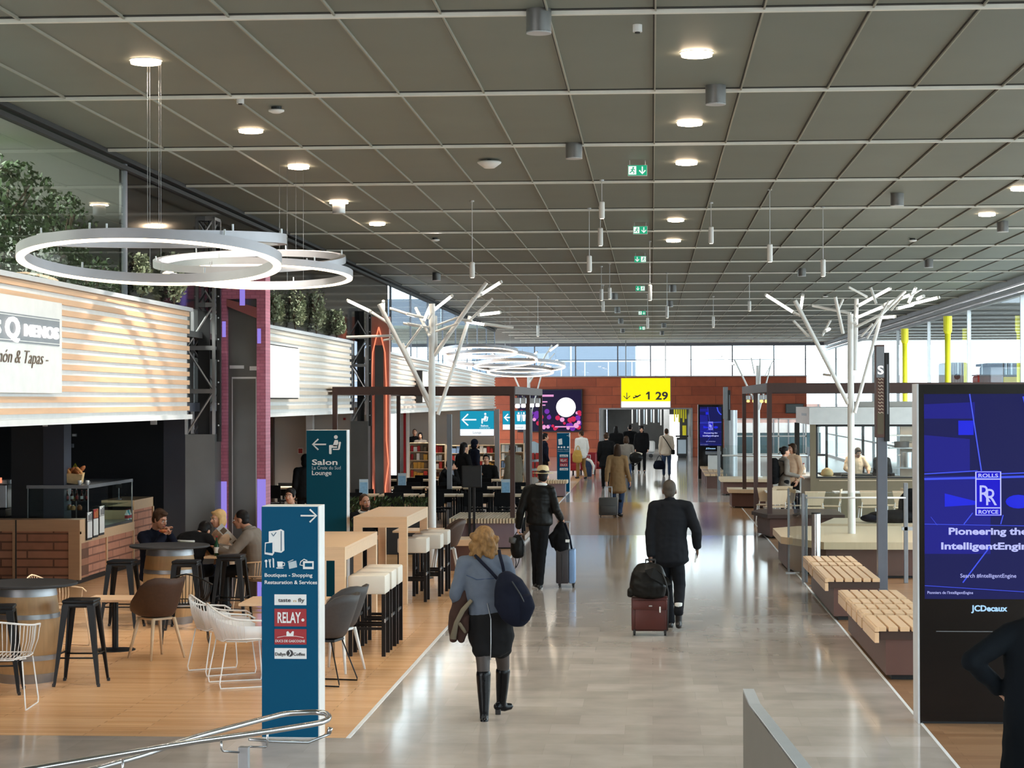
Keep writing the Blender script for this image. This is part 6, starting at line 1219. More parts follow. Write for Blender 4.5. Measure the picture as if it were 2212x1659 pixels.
for k in range(2): bottle('pale sauce bottle on the kiosk side counter, %s' % ['left one', 'right one'][k], (KX - .06 + .16*k, KY + 1.3 - .7*k, .96), 'cloth_beige', 'paper', .26, .05, 'kiosk sauce bottles')
# lamp inside the kiosk
kl = bpy.data.lights.new('kiosk_lamp', 'AREA'); kl.shape = 'RECTANGLE'; kl.size = 2.6; kl.size_y = .3; kl.energy = 60; kl.color = (1, .86, .68); ko = bpy.data.objects.new('kiosk_lamp', kl); C.objects.link(ko); ko.location = (KX + 1.6, KY + 1.2, zc0 - .06); ko.parent = None
# white terrace chairs and tables before the kiosk
def terrace_chair(label):
    t = thing('terrace_chair', label, 'chair', (0, 0, 0), 0, 'pale terrace chairs'); obj('seat', box(-.2, .2, -.2, .2, .43, .45, .01), 'pale_wood', t)
    bm = bmesh.new(); prism(bm, [(-.16, -.2, .5), (.16, -.2, .5), (.22, -.23, .8), (-.22, -.23, .8)], (0, .02, 0)); obj('backrest', bm, 'pale_wood', t)
    for sx in (-1, 1):
        for sy in (-1, 1): bm = bmesh.new(); tube(bm, [(sx*.17, sy*.17, .44), (sx*.21, sy*.21, 0)], .014, 8); obj('leg', bm, 'white_paint', t, True)
    for sx in (-1, 1): bm = bmesh.new(); tube(bm, [(sx*.17, -.18, .44), (sx*.16, -.2, .55)], .012, 6); obj('back_stay', bm, 'white_paint', t)
    return t
tc = terrace_chair('pale terrace chair left of the nearest right pergola post')
spots = [(1655, 45.6, PI*.95, None), (1674, 44.6, .3, 'pale terrace chair beside the nearest right pergola post'), (1690, 46.4, 3.0, 'pale terrace chair behind the nearest pergola post, before the couple'), (1706, 45.2, -.4, 'pale terrace chair under the queueing couple'),
         (1757, 44.2, .1, 'pale terrace chair right of the glass screen corner'), (1795, 45.0, 1.4, 'pale terrace chair seen from the side before the kiosk counter'), (1876, 44.6, .05, 'pale terrace chair right of the light tree trunk'), (1930, 45.4, 1.7, 'pale terrace chair right of the sign pillar'), (1950, 44.4, -.1, 'pale terrace chair next to the display totem edge')]
for i, (px, Y, rz, lb) in enumerate(spots):
    x = at(px, 1080, Y).x
    if lb is None: tc.location = (x, Y, 0); tc.rotation_euler.z = rz
    else: dup(tc, lb, (x, Y, 0), rz)
for px, Y, lb in ((1690, 45.5, 'white terrace table beside the nearest right pergola post'), (1838, 45.2, 'white terrace table behind the right light tree trunk')): pedestal_table(lb, at(px, 1080, Y).x, Y, .74, .75, .7, 'white_paint')
# ================================================================ figures: one continuous surface per body or garment
def frame(d, x):                  # ring axes for direction d with a preferred lateral axis x
    d = d.normalized(); ax = x - d*x.dot(d)
    if ax.length < 1e-4: ax = d.orthogonal()
    ax.normalize(); return ax, d.cross(ax).normalized()
def loft(bm, pts, rad, x, n=14):  # closed tube of elliptical rings with rounded ends
    pts = [V(p) for p in pts]; R = []
    def ring(c, d, a, b):
        ax, ay = frame(d, x); return ring_pts(c, ax, ay, a, b, n)
    m = len(pts)
    for i, p in enumerate(pts):
        d = pts[min(i + 1, m - 1)] - pts[max(i - 1, 0)]; a, b = rad[i]
        if i == 0:
            q = min(a, b); e = d.normalized()
            for f, g in ((.62, .55), (.3, .85)): R.append(ring(p - e*q*f*.6, d, a*g, b*g))
        R.append(ring(p, d, a, b))
        if i == m - 1:
            q = min(a, b); e = d.normalized()
            for f, g in ((.3, .85), (.62, .55)): R.append(ring(p + e*q*f*.6, d, a*g, b*g))
    skin_rings(bm, R)
def limb(bm, pts, rad, n=12):     # chain of tapered capsules
    for i in range(len(pts) - 1):
        a, b = V(pts[i]), V(pts[i + 1]); d = b - a
        if d.length < 1e-5: continue
        ax, ay = frame(d, V((1, .3, .1)))
        skin_rings(bm, [ring_pts(a, ax, ay, rad[i], rad[i], n), ring_pts(b, ax, ay, rad[i + 1], rad[i + 1], n)])
    for p, r in zip(pts, rad): sphere(bm, p, r*1.01, u=n, v=8)
def ell(bm, c, r, Mx=None, u=14, v=10): sphere(bm, c, r[0], r[1], r[2], u, v, Mx)
def blob(name, bm, vox, m, parent, smooth=3):
    bmesh.ops.recalc_face_normals(bm, faces=bm.faces)
    me = bpy.data.meshes.new('tmp'); bm.to_mesh(me); bm.free(); o = bpy.data.objects.new('tmp', me); C.objects.link(o)
    r = o.modifiers.new('r', 'REMESH'); r.mode = 'VOXEL'; r.voxel_size = vox; r.use_smooth_shade = True
    s = o.modifiers.new('s', 'SMOOTH'); s.factor = .5; s.iterations = smooth
    nm = baked(o); bpy.data.objects.remove(o)
    if name in ('jacket', 'trousers', 'skirt', 'coat_body', 'bag_body', 'jacket_body'):      # soft cloth folds
        amp = .010 if vox < .013 else .012; fs = [(v.co.copy(), v.normal.copy()) for v in nm.vertices]
        for v, (c, n) in zip(nm.vertices, fs):
            q = V((c.x*7 + c.z*3, c.y*7, c.z*11)); f = 1 - 2*abs(noise.noise(q)) ; v.co = c + n*(amp*.5*(f - .45) + amp*.35*noise.noise(c*17))
    bpy.data.meshes.remove(me)
    return obj(name, nm, m, parent, True)
def hand(bm, w, d, nrm, lat, s=1.0, curl=.5, fat=1.0):
    # wrist w, pointing d, palm facing nrm, lat = thumb side
    d, nrm = V(d).normalized(), V(nrm).normalized(); lat = V(lat) - d*V(lat).dot(d); lat.normalize()
    nrm = (nrm - d*nrm.dot(d) - lat*nrm.dot(lat)); nrm = nrm.normalized() if nrm.length > .01 else d.cross(lat)
    Mx = Matrix((lat, d, nrm)).transposed()
    ell(bm, w + d*.045*s, (.038*s, .055*s, .017*s*fat), Mx)
    for k, (o, L, r) in enumerate(((.028, .072, .0092), (.010, .080, .0095), (-.009, .074, .0092), (-.027, .058, .0082))):
        p = w + d*.088*s + lat*o*s; a = curl*(.55 + .12*k)
        d1 = (d*math.cos(a) + nrm*math.sin(a)); d2 = (d*math.cos(a*2.1) + nrm*math.sin(a*2.1)); d3 = (d*math.cos(a*2.9) + nrm*math.sin(a*2.9))
        q1 = p + d1*L*.45*s; q2 = q1 + d2*L*.32*s; q3 = q2 + d3*L*.23*s
        limb(bm, [p - d*.012*s, q1, q2, q3], [r*s*fat, r*s*fat*.96, r*s*fat*.88, r*s*fat*.75], 8)
    p = w + d*.022*s + lat*.028*s; e = (lat*.75 + d*.65 + nrm*.25).normalized(); q = p + e*.042*s; e2 = (lat*.25 + d*.85 + nrm*(.3 + curl*.4)).normalized()
    limb(bm, [p, q, q + e2*.034*s], [.0115*s*fat, .0105*s*fat, .0085*s*fat], 8)
def headmat(face, pitch=0.0, roll=0.0):
    return Matrix.Rotation(face, 3, 'Z') @ Matrix.Rotation(pitch, 3, 'X') @ Matrix.Rotation(roll, 3, 'Y')
def head(bm, c, Hm, s=1.0):
    P = lambda x, y, z: c + Hm @ V((x, y, z))*s
    E = lambda x, y, z, a, b, d: ell(bm, P(x, y, z), (a*s, b*s, d*s), Hm)
    E(0, -.012, .025, .074, .094, .092); E(0, .030, -.035, .058, .062, .082); E(0, .046, -.088, .036, .034, .030)
    limb(bm, [P(0, .090, .004), P(0, .103, -.018), P(0, .107, -.032)], [.009*s, .012*s, .015*s], 8)
    E(0, .078, .022, .046, .016, .011); E(-.036, .070, -.032, .02, .018, .018); E(.036, .070, -.032, .02, .018, .018); E(0, .086, -.062, .022, .012, .010)
    for q in (-1, 1): E(q*.076, -.006, -.016, .011, .020, .032)
def face_parts(t, c, Hm, s, hair_m='hair_brown', beard=None, vox=.008):
    P = lambda x, y, z: c + Hm @ V((x, y, z))*s
    bm = bmesh.new()
    for q in (-1, 1): ell(bm, P(q*.031, .083, -.002), (.0125*s, .008*s, .0085*s), Hm, 10, 6)
    o = obj('eyes', bm, 'paper', t, True); bm = bmesh.new()
    for q in (-1, 1): ell(bm, P(q*.031, .0895, -.002), (.0062*s, .003*s, .0062*s), Hm, 8, 6)
    obj('irises', bm, 'hair_brown', o, True); bm = bmesh.new()
    for q in (-1, 1): limb(bm, [P(q*.014, .094, .021), P(q*.032, .093, .026), P(q*.05, .082, .020)], [.0045*s]*3, 6)
    obj('eyebrows', bm, hair_m, t, True); bm = bmesh.new(); ell(bm, P(0, .0955, -.060), (.021*s, .006*s, .0075*s), Hm, 10, 6); obj('lips', bm, 'pink_lip', t, True)
    if beard:
        bm = bmesh.new(); E = lambda x, y, z, a, b, d: ell(bm, P(x, y, z), (a*s, b*s, d*s), Hm)
        E(0, .05, -.096, .045, .042, .036); E(-.045, .03, -.07, .022, .035, .045); E(.045, .03, -.07, .022, .035, .045); limb(bm, [P(-.026, .086, -.056), P(0, .1, -.048), P(.026, .086, -.056)], [.007*s, .008*s, .007*s], 6); blob('beard', bm, vox, beard, t, 1)
def hair(t, c, Hm, s, style, m, vox=.01, seed=3):
    P = lambda x, y, z: c + Hm @ V((x, y, z))*s; bm = bmesh.new(); random.seed(seed)
    E = lambda x, y, z, a, b, d: ell(bm, P(x, y, z), (a*s, b*s, d*s), Hm)
    if style == 'crop': E(0, -.022, .036, .079, .094, .090); E(0, -.052, -.02, .068, .056, .066)
    elif style == 'short': E(0, -.022, .044, .084, .098, .092); E(0, -.05, -.015, .074, .064, .07); E(0, .045, .092, .058, .044, .026); [E(q*.07, .012, .012, .016, .032, .045) for q in (-1, 1)]
    elif style == 'bob':
        E(0, -.02, .045, .094, .106, .094); E(0, -.045, -.03, .105, .085, .105); [E(q*.085, -.005, -.055, .040, .062, .085) for q in (-1, 1)]
        for k in range(46):
            a = random.uniform(-.15, PI + .15) ; z = random.uniform(-.14, .05); E(.112*math.cos(a)*(1 - .5*max(0, z - .02)*4), -.03 - .085*math.sin(a), z, .026, .024, .03)
    elif style == 'bobface':
        E(0, -.025, .045, .090, .100, .092); E(0, -.055, -.03, .088, .068, .10); [E(q*.078, -.005, -.04, .022, .045, .085) for q in (-1, 1)]; E(.03, .055, .085, .05, .03, .02)
    elif style == 'long':
        E(0, -.02, .042, .088, .102, .094); loft(bm, [P(0, -.05, .03), P(0, -.075, -.1), P(0, -.085, -.24), P(0, -.09, -.36)], [(.088*s, .06*s), (.098*s, .05*s), (.09*s, .036*s), (.05*s, .02*s)], Hm @ V((1, 0, 0)))
    elif style == 'bun': E(0, -.022, .042, .083, .098, .092); E(0, -.05, -.015, .074, .064, .07); E(0, -.12, .05, .05, .045, .05)
    elif style == 'hood': E(0, -.03, .035, .102, .112, .112); E(0, -.05, -.06, .10, .09, .09)
    elif style == 'fringe': E(0, -.046, -.022, .081, .066, .040); [E(q*.068, -.01, -.012, .016, .045, .03) for q in (-1, 1)]
    blob('hair', bm, vox, m, t, 1 if style == 'bob' else 2)
DEF = dict(head=(0, .03, 1.635), neck=(0, 0, 1.50), sh=(0, -.01, 1.43), chest=(0, 0, 1.28), waist=(0, 0, 1.08), pel=(0, 0, .95),
           LS=(-.185, -.01, 1.415), LE=(-.235, -.05, 1.13), LH=(-.235, .06, .88), RS=(.185, -.01, 1.415), RE=(.235, -.05, 1.13), RH=(.235, .06, .88),
           LT=(-.09, 0, .93), LK=(-.10, .08, .50), LA=(-.10, .10, .09), LF=(-.11, .25, .035), RT=(.09, 0, .93), RK=(.10, .02, .50), RA=(.10, -.16, .10), RF=(.11, -.02, .03))
SIT = dict(head=(0, .06, 1.20), neck=(0, .01, 1.06), sh=(0, -.01, .99), chest=(0, -.02, .84), waist=(0, -.03, .64), pel=(0, -.02, .52),
           LS=(-.185, 0, .975), LE=(-.25, .08, .72), LH=(-.17, .30, .70), RS=(.185, 0, .975), RE=(.25, .08, .72), RH=(.17, .30, .70),
           LT=(-.09, .0, .50), LK=(-.11, .42, .50), LA=(-.11, .40, .09), LF=(-.12, .55, .035), RT=(.09, .0, .50), RK=(.11, .42, .50), RA=(.11, .44, .09), RF=(.12, .59, .035))
def person(label, loc, face, h=1.75, base=None, J=None, hp=0.0, hy=0.0, hr=0.0, skin='skin', vox=.014, top='cloth_black', hem=.86, topr=1.0, bottom='cloth_black', skirt=None, shoes='shoe_black', hs='short', hm='hair_brown',
           boots=None, facep=False, beard=None, coat_len=None, lk=(.5, .5), hd=None, sleeve=.93, collar=None, group=None, hands=True, ws=1.0, legs=True):
    s = h/1.75; D = dict(base or DEF)
    if J: D.update(J)
    D = {k: V(v)*s for k, v in D.items()}
    t = thing('person', label, 'person', tuple(loc), face, group); lat = (D['RS'] - D['LS']).normalized(); fwd = V((0, 0, 1)).cross(lat); fwd = V((lat.y*-1, lat.x, 0)).normalized()
    Hm = headmat(hy, hp, hr); f = 1.25 if vox > .012 else 1.0
    ch = lambda names: [D[n] for n in names]
    # body
    bm = bmesh.new(); head(bm, D['head'], Hm, s); limb(bm, [D['head'] + Hm @ V((0, -.02, -.06))*s, D['neck'], D['sh']], [.054*s, .055*s, .07*s])
    loft(bm, ch(('sh', 'chest', 'waist', 'pel')), [(.15*s, .075*s), (.155*s, .105*s), (.135*s*ws, .095*s*ws), (.155*s*ws, .11*s*ws)], lat)
    for a in 'LR':
        q = -1 if a == 'L' else 1
        limb(bm, ch((a + 'S', a + 'E', a + 'H')), [.048*s, .040*s, .028*s])
        if hands:
            d = (D[a + 'H'] - D[a + 'E']).normalized(); 
            if hd and a in hd: d = (d + V(hd[a])).normalized()
            hand(bm, D[a + 'H'], d, -lat*q if abs(d.z) > .6 else V((0, 0, -1)), fwd if abs(d.z) > .6 else -lat*q, s, lk[0 if a == 'L' else 1], f)
        limb(bm, ch((a + 'T', a + 'K')), [.075*s, .052*s]); limb(bm, ch((a + 'K', a + 'A')), [.05*s, .034*s]); limb(bm, [D[a + 'A'], D[a + 'F']], [.030*s, .018*s])
    blob('body', bm, min(vox, .012) if hands else vox, skin, t)
    # top garment
    if top:
        bm = bmesh.new(); hz = D['pel'] + (D['pel'] - D['waist'])*((.95 - hem)/.13)*1.0
        k = topr; names = ['sh', 'chest', 'waist', 'pel']; pts = [D['sh'] + V((0, 0, .025))*s] + ch(names[1:]); rad = [(.145*s*k, .085*s*k), (.182*s*k, .128*s*k), (.165*s*k*ws, .122*s*k*ws), (.178*s*k*ws, .135*s*k*ws)]
        if hem < .93: pts.append(hz); rad.append((.188*s*k*ws, .142*s*k*ws))
        if coat_len: pts.append(V((D['pel'].x, D['pel'].y, coat_len*s))); rad.append((.215*s*k, .165*s*k))
        loft(bm, pts, rad, lat, 18)
        for a in 'LR':
            e = D[a + 'E'].lerp(D[a + 'H'], sleeve)
            limb(bm, [D['sh'].lerp(D[a + 'S'], .55) + V((0, 0, .0)), D[a + 'S'], D[a + 'E'], e], [.072*s*k, .068*s*k, .056*s*k, .046*s*k])
        limb(bm, [D['neck'] + V((0, 0, -.015))*s, D['sh']], [.066*s, .09*s]); blob('jacket', bm, vox, top, t)
    if collar:
        bm = bmesh.new(); c = D['neck'] + V((0, -.005, -.01))*s; ax, ay = frame(V((0, .25, 1)), lat); tube(bm, ring_pts(c, ax, ay, .072*s, .07*s, 14), .022*s, 8, True); obj('collar', bm, collar, t, True)
    if bottom and legs:
        bm = bmesh.new(); loft(bm, [D['waist'].lerp(D['pel'], .3), D['pel'], D['LT'].lerp(D['RT'], .5) - V((0, 0, .05*s))], [(.15*s*ws, .112*s*ws), (.168*s*ws, .125*s*ws), (.15*s, .11*s)], lat, 16)
        for a in 'LR': limb(bm, ch((a + 'T', a + 'K')), [.096*s, .070*s]); limb(bm, [D[a + 'K'], D[a + 'A'] + V((0, 0, .0))], [.068*s, .056*s])
        blob('trousers', bm, vox, bottom, t)
    if skirt:
        m_, z = skirt; bm = bmesh.new(); mid = D['LK'].lerp(D['RK'], .5); e = D['pel'].lerp(mid, z); loft(bm, [D['waist'].lerp(D['pel'], .2), D['pel'], D['pel'].lerp(e, .4), D['pel'].lerp(e, .68)], [(.16*s, .12*s), (.20*s, .15*s), (.205*s, .15*s), (.17*s, .13*s)], lat, 18); [limb(bm, [D[a + 'T'], D[a + 'T'].lerp(D[a + 'K'], .62*z)], [.105*s, .092*s]) for a in 'LR']; blob('skirt', bm, vox, m_, t)
    for a in 'LR':
        if not legs and not shoes: break
        bm = bmesh.new(); A, F = D[a + 'A'], D[a + 'F']; d = (F - A); dh = V((d.x, d.y, 0)); dh = dh.normalized() if dh.length > .02 else fwd
        if d.z < -.1*s and dh.dot(d) < .08*s:      # heel lifted, toes on the floor
            limb(bm, [A, A.lerp(F, .6), F], [.040*s, .042*s, .036*s])
        else: limb(bm, [V((A.x, A.y, F.z + .012*s)) - dh*.045*s, F - dh*.06*s, F], [.036*s, .040*s, .032*s]); limb(bm, [A, V((A.x, A.y, F.z + .02*s))], [.042*s, .04*s])
        if boots: limb(bm, [A, A.lerp(D[a + 'K'], .45), A.lerp(D[a + 'K'], boots)], [.044*s, .058*s, .066*s])
        o = blob('boot' if boots else 'shoe', bm, min(vox, .012), shoes, t)
        zs = min(v.co.z for v in o.data.vertices)
    if hs: hair(t, D['head'], Hm, s, hs, hm, min(vox, .012))
    if facep: face_parts(t, D['head'], Hm, s, hm, beard)
    return t, D
def px_joints(loc, h, spec):       # joints measured in the photograph: name -> (pixel x, pixel y, depth offset)
    return {k: tuple((at(a, b, loc[1] + d) - V(loc))*(1.75/h)) for k, (a, b, d) in spec.items()}
# ================================================================ people walking down the middle
# woman in a denim jacket, nearest
L0 = fl(1060, 1553); h = 1.70
J = px_joints(L0, h, dict(head=(1046, 1168, .02), neck=(1045, 1203, 0), sh=(1045, 1215, -.02), chest=(1046, 1250, -.02), waist=(1050, 1300, -.01), pel=(1058, 1332, .0), LS=(1003, 1217, -.02), LE=(984, 1284, -.05), LH=(1000, 1335, .12), RS=(1090, 1215, -.02), RE=(1112, 1285, .05), RH=(1108, 1330, .25),
     LT=(1040, 1340, 0), LK=(1044, 1442, -.08), LA=(1046, 1536, -.10), LF=(1046, 1552, .08), RT=(1078, 1340, 0), RK=(1087, 1438, .22), RA=(1083, 1521, .28), RF=(1101, 1526, .34)))
wm, D = person('person in a blue denim jacket, black skirt and tall black boots walking away', L0, 0, h, J=J, vox=.010, top='denim', hem=.955, topr=1.02, bottom=None, skirt=('cloth_black', 1.0), shoes='boot_leather', boots=.84, hs='bob', hm='hair_blonde', ws=1.02)
s = h/1.75; bm = bmesh.new()
for a in 'LR': limb(bm, [D[a + 'T'].lerp(D[a + 'K'], .5), D[a + 'K'], D[a + 'K'].lerp(D[a + 'A'], .3)], [.076*s, .059*s, .058*s])
blob('tights', bm, .010, 'tights', wm)
bm = bmesh.new(); w = D['waist']; pe = D['pel']; k_ = D['LK'].lerp(D['RK'], .45); tube(bm, [w + V((.02, -.128, .0)), pe + V((.02, -.146, 0)), pe.lerp(k_, .5) + V((.01, -.152, 0)), pe.lerp(k_, .82) + V((.0, -.145, 0))], .004, 6); obj('zip', bm, 'steel', wm)
for a in 'LR':
    A, F = D[a + 'A'], D[a + 'F']; hd_ = V((F.x - A.x, F.y - A.y, 0)).normalized(); q = V((A.x, A.y, 0)) - hd_*.035; obj('heel', box(q.x - .024, q.x + .024, q.y - .022, q.y + .022, 0, .05, .005), 'shoe_black', wm)
bm = bmesh.new(); tube(bm, [D['sh'] + V((-.14, -.102, -.10)), D['sh'] + V((-.05, -.125, -.135)), D['sh'] + V((.1, -.118, -.125))], .004, 5); obj('yoke_seam', bm, 'jeans', wm)
# her backpack and the coat over her arm
def bagblob(name, bm, m, t, vox=.012): return blob(name, bm, vox, m, t, 3)
Yb = L0.y - .20; c = at(1106, 1296, Yb)
t = thing('backpack', 'large dark navy backpack hanging off the shoulder of the person in denim', 'backpack', tuple(c)); Q = lambda px, py, d=0: at(px, py, Yb + d) - c
bm = bmesh.new(); loft(bm, [Q(1088, 1240), Q(1098, 1262), Q(1108, 1295), Q(1118, 1328), Q(1122, 1346)], [(.06, .05), (.125, .085), (.165, .10), (.145, .10), (.08, .07)], V((1, 0, .25)), 16); bagblob('bag_body', bm, 'cloth_navy', t)
bm = bmesh.new(); loft(bm, [Q(1134, 1288, -.06), Q(1138, 1310, -.06), Q(1132, 1338, -.05)], [(.06, .045), (.075, .055), (.05, .04)], V((1, 0, .2)), 12); bagblob('side_pocket', bm, 'cloth_navy', t)
for pts in ([Q(1078, 1188, .10), Q(1080, 1200, .02), Q(1086, 1222, .01), Q(1090, 1244, .0)], [Q(1026, 1199, .10), Q(1040, 1214, .055), Q(1058, 1232, .05), Q(1074, 1250, .02)]):
    bm = bmesh.new(); loft(bm, pts, [(.024, .007)]*4 if pts[0].x > -.1 else [(.014, .006)]*4, V((1, 0, .3)), 8); obj('strap', bm, 'cloth_navy', t, True)
bm = bmesh.new(); tube(bm, [Q(1106, 1256, -.105), Q(1124, 1284, -.105), Q(1138, 1312, -.10)], .006, 6); obj('zip', bm, 'shoe_black', t)
Yc = L0.y - .02; c = at(994, 1335, Yc); t = thing('carried_coat', 'dark brown coat with olive lining draped over the left arm of the person in denim', 'coat', tuple(c)); Q = lambda px, py, d=0: at(px, py, Yc + d) - c
bm = bmesh.new(); loft(bm, [Q(1006, 1276, .02), Q(998, 1305, .02), Q(990, 1335, .02), Q(984, 1362, .02), Q(978, 1384, .02)], [(.05, .06), (.085, .09), (.085, .10), (.065, .085), (.03, .06)], V((1, 0, 0)), 14)
loft(bm, [Q(1000, 1330, -.04), Q(1000, 1360, -.04), Q(996, 1386, -.03)], [(.06, .05), (.055, .045), (.025, .03)], V((1, 0, .2)), 12); bagblob('coat_body', bm, 'cloth_brown', t)
bm = bmesh.new(); loft(bm, [Q(1018, 1297, -.10), Q(1000, 1318, -.12), Q(986, 1345, -.12), Q(978, 1380, -.08)], [(.020, .012), (.022, .014), (.020, .012), (.03, .01)], V((1, 0, .8)), 10); obj('lining', bm, 'cloth_olive', t, True)
bm = bmesh.new(); loft(bm, [Q(992, 1346, -.12), Q(1000, 1358, -.11), Q(1005, 1366, -.08)], [(.014, .01), (.016, .01), (.012, .01)], V((1, 0, .8)), 8); obj('lining', bm, 'cloth_olive', t, True)
# man in a dark suit
L0 = fl(1450, 1357); h = 1.82
J = px_joints(L0, h, dict(head=(1446, 1059, .03), neck=(1447, 1080, 0), sh=(1449, 1092, 0), chest=(1447, 1120, 0), waist=(1444, 1160, 0), pel=(1444, 1184, 0), LS=(1414, 1096, 0), LE=(1405, 1150, -.05), LH=(1406, 1203, -.12), RS=(1484, 1096, 0), RE=(1504, 1146, -.03), RH=(1506, 1184, .08),
     LT=(1432, 1192, 0), LK=(1440, 1268, .12), LA=(1448, 1340, .12), LF=(1448, 1349, .27), RT=(1460, 1192, 0), RK=(1468, 1266, -.02), RA=(1466, 1322, -.28), RF=(1467, 1350, -.14)))
sm, D = person('bald person in a black suit walking away with a rolling case, centre right', L0, 0, h, J=J, vox=.011, top='cloth_suit', hem=.80, topr=1.13, bottom='cloth_suit', skin='skin_dark', hs='crop', hm='hair_grey', lk=(1.2, .35), ws=1.12, sleeve=.86)
bm = bmesh.new(); tube(bm, [D['RA'] + V((0, .035, .10)), D['RA'] + V((0, .015, .03))], .046, 12); obj('sock', bm, 'sole_white', sm, True)
q = at(1503, 1203, L0.y + .1); t = thing('paper_slip', 'small white paper slip held in the right hand of the person in the suit', 'paper', tuple(q)); bm = bmesh.new(); bx(bm, -.012, .012, -.002, .002, -.07, .05); o = obj('sheet', bm, 'paper', t); o.rotation_euler.y = .15; obj('fold', box(-.011, .011, -.004, -.002, .02, .045), 'sign_grey', o)
# his case and the black bag on it
Yc = fl(1404, 1374).y; a = at(1364, 1372, Yc); b = at(1443, 1291, Yc); w = b.x - a.x
t = thing('rolling_case', 'dark red leather rolling case pulled by the person in the suit', 'suitcase', ((a.x + b.x)/2, Yc, 0)); zt = b.z; z0 = .055
obj('case_body', box(-w/2, w/2, 0, .24, z0, zt, .018), 'oxblood', t, 'auto'); obj('front_pocket', box(-w*.40, w*.44, -.03, 0, z0 + .02, zt - .11, .012), 'oxblood', t, 'auto'); obj('flap', box(-w*.47, w*.48, -.038, 0, zt - .14, zt - .03, .012), 'oxblood', t, 'auto')
obj('buckle', box(-.01, .03, -.046, -.036, zt - .10, zt - .085), 'chrome', t); obj('luggage_tag', box(w*.26, w*.30, -.045, -.035, zt - .17, zt - .10, .004), 'paper', t); bm = bmesh.new(); tube(bm, bezier((-.05, .02, zt - .01), (0, -.03, zt + .05), (.05, .02, zt - .01)), .008, 6); obj('carry_handle', bm, 'oxblood', t)
for sx in (-1, 1): obj('wheel', cyl(.03, -.012, .012, 14), 'black_paint', t, loc=(sx*w*.42, .05, .03), rot=(0, PI/2, 0)); obj('wheel_bracket', box(sx*w*.42 - .015, sx*w*.42 + .015, .0, .1, .03, z0 + .02), 'charcoal', t)
hx = at(1405, 1212, Yc).x - (a.x + b.x)/2; hz = at(1405, 1210, Yc + .2).z
bm = bmesh.new(); [tube(bm, [(hx + q*.055, .22, zt - .02), (hx + q*.055, .26, hz)], .007, 8) for q in (-1, 1)]; tube(bm, [(hx - .06, .26, hz), (hx + .06, .26, hz)], .011, 8); obj('pull_handle', bm, 'charcoal', t)
c = at(1404, 1260, Yc + .05); t = thing('travel_bag', 'soft black leather bag strapped on top of the dark red rolling case', 'bag', tuple(c)); Q = lambda px, py, d=0: at(px, py, Yc + d) - c
bm = bmesh.new(); loft(bm, [Q(1402, 1222, .06), Q(1401, 1240, .03), Q(1400, 1265, .02), Q(1398, 1284, .03)], [(.15, .07), (.20, .11), (.215, .125), (.20, .115)], V((1, 0, 0)), 20); loft(bm, [Q(1364, 1275, .02), Q(1360, 1288, .02)], [(.05, .06), (.03, .05)], V((1, 0, 0)), 10); bagblob('bag_body', bm, 'leather', t, .011)
bm = bmesh.new(); prism(bm, [Q(1392, 1232, -.10), Q(1412, 1226, -.11), Q(1444, 1250, -.09), Q(1452, 1262, -.06), Q(1440, 1266, -.09), Q(1405, 1248, -.12)], (0, .012, 0)); o = obj('flap', bm, 'leather', t)
bm = bmesh.new(); tube(bm, [Q(1432, 1240, -.09), Q(1438, 1256, -.10), Q(1444, 1280, -.09), Q(1443, 1330, -.06), Q(1442, 1362, -.03)], .009, 6); obj('strap', bm, 'charcoal', t, True)
bm = bmesh.new(); tube(bm, bezier(Q(1390, 1226, .02), Q(1404, 1205, .03), Q(1418, 1226, .02)), .010, 8); obj('bag_handle', bm, 'leather', t, True)
# man in a straw hat
L0 = fl(1162, 1271); h = 1.74
J = px_joints(L0, h, dict(head=(1173, 1029, .04), neck=(1169, 1046, 0), sh=(1164, 1055, 0), chest=(1164, 1076, 0), waist=(1166, 1110, 0), pel=(1165, 1130, 0), LS=(1140, 1060, 0), LE=(1124, 1106, -.02), LH=(1120, 1139, .05), RS=(1189, 1060, 0), RE=(1201, 1100, -.08), RH=(1212, 1121, .16),
     LT=(1156, 1136, 0), LK=(1158, 1198, .06), LA=(1158, 1258, .04), LF=(1155, 1264, .18), RT=(1174, 1136, 0), RK=(1170, 1198, .02), RA=(1166, 1259, -.1), RF=(1168, 1268, .03)))
hm_, D = person('person in a straw hat and dark jacket walking away with a suitcase', L0, 0, h, J=J, vox=.011, top='leather', hem=.93, topr=1.12, bottom='cloth_black', hs='crop', hm='hair_black', lk=(1.2, 1.2), collar='cloth_white', shoes='shoe_black', hd={'L': (0, 0, -1)})
s = h/1.75; hc = D['head']; bm = bmesh.new(); lathe(bm, [(.150, .045), (.152, .052), (.125, .048), (.088, .058), (.09, .075), (.086, .12), (.07, .155), (.03, .165)], 28, hc); o = obj('straw_hat', bm, 'straw', hm_, True); bm = bmesh.new(); lathe(bm, [(.0905, .058), (.0935, .06), (.0925, .085), (.0895, .085)], 24, hc); obj('hat_band', bm, 'hat_band', o)
for a in 'LR': F = D[a + 'F']; A = D[a + 'A']; obj('sole', box(min(F.x, A.x) - .034, max(F.x, A.x) + .034, A.y - .06, F.y + .02, .0, .022, .006), 'sole_white', hm_)
Yb = L0.y + .05; c = at(1117, 1180, Yb); t = thing('held_backpack', 'small grey brown backpack carried in the left hand of the person in the straw hat', 'backpack', tuple(c)); Q = lambda px, py, d=0: at(px, py, Yb + d) - c
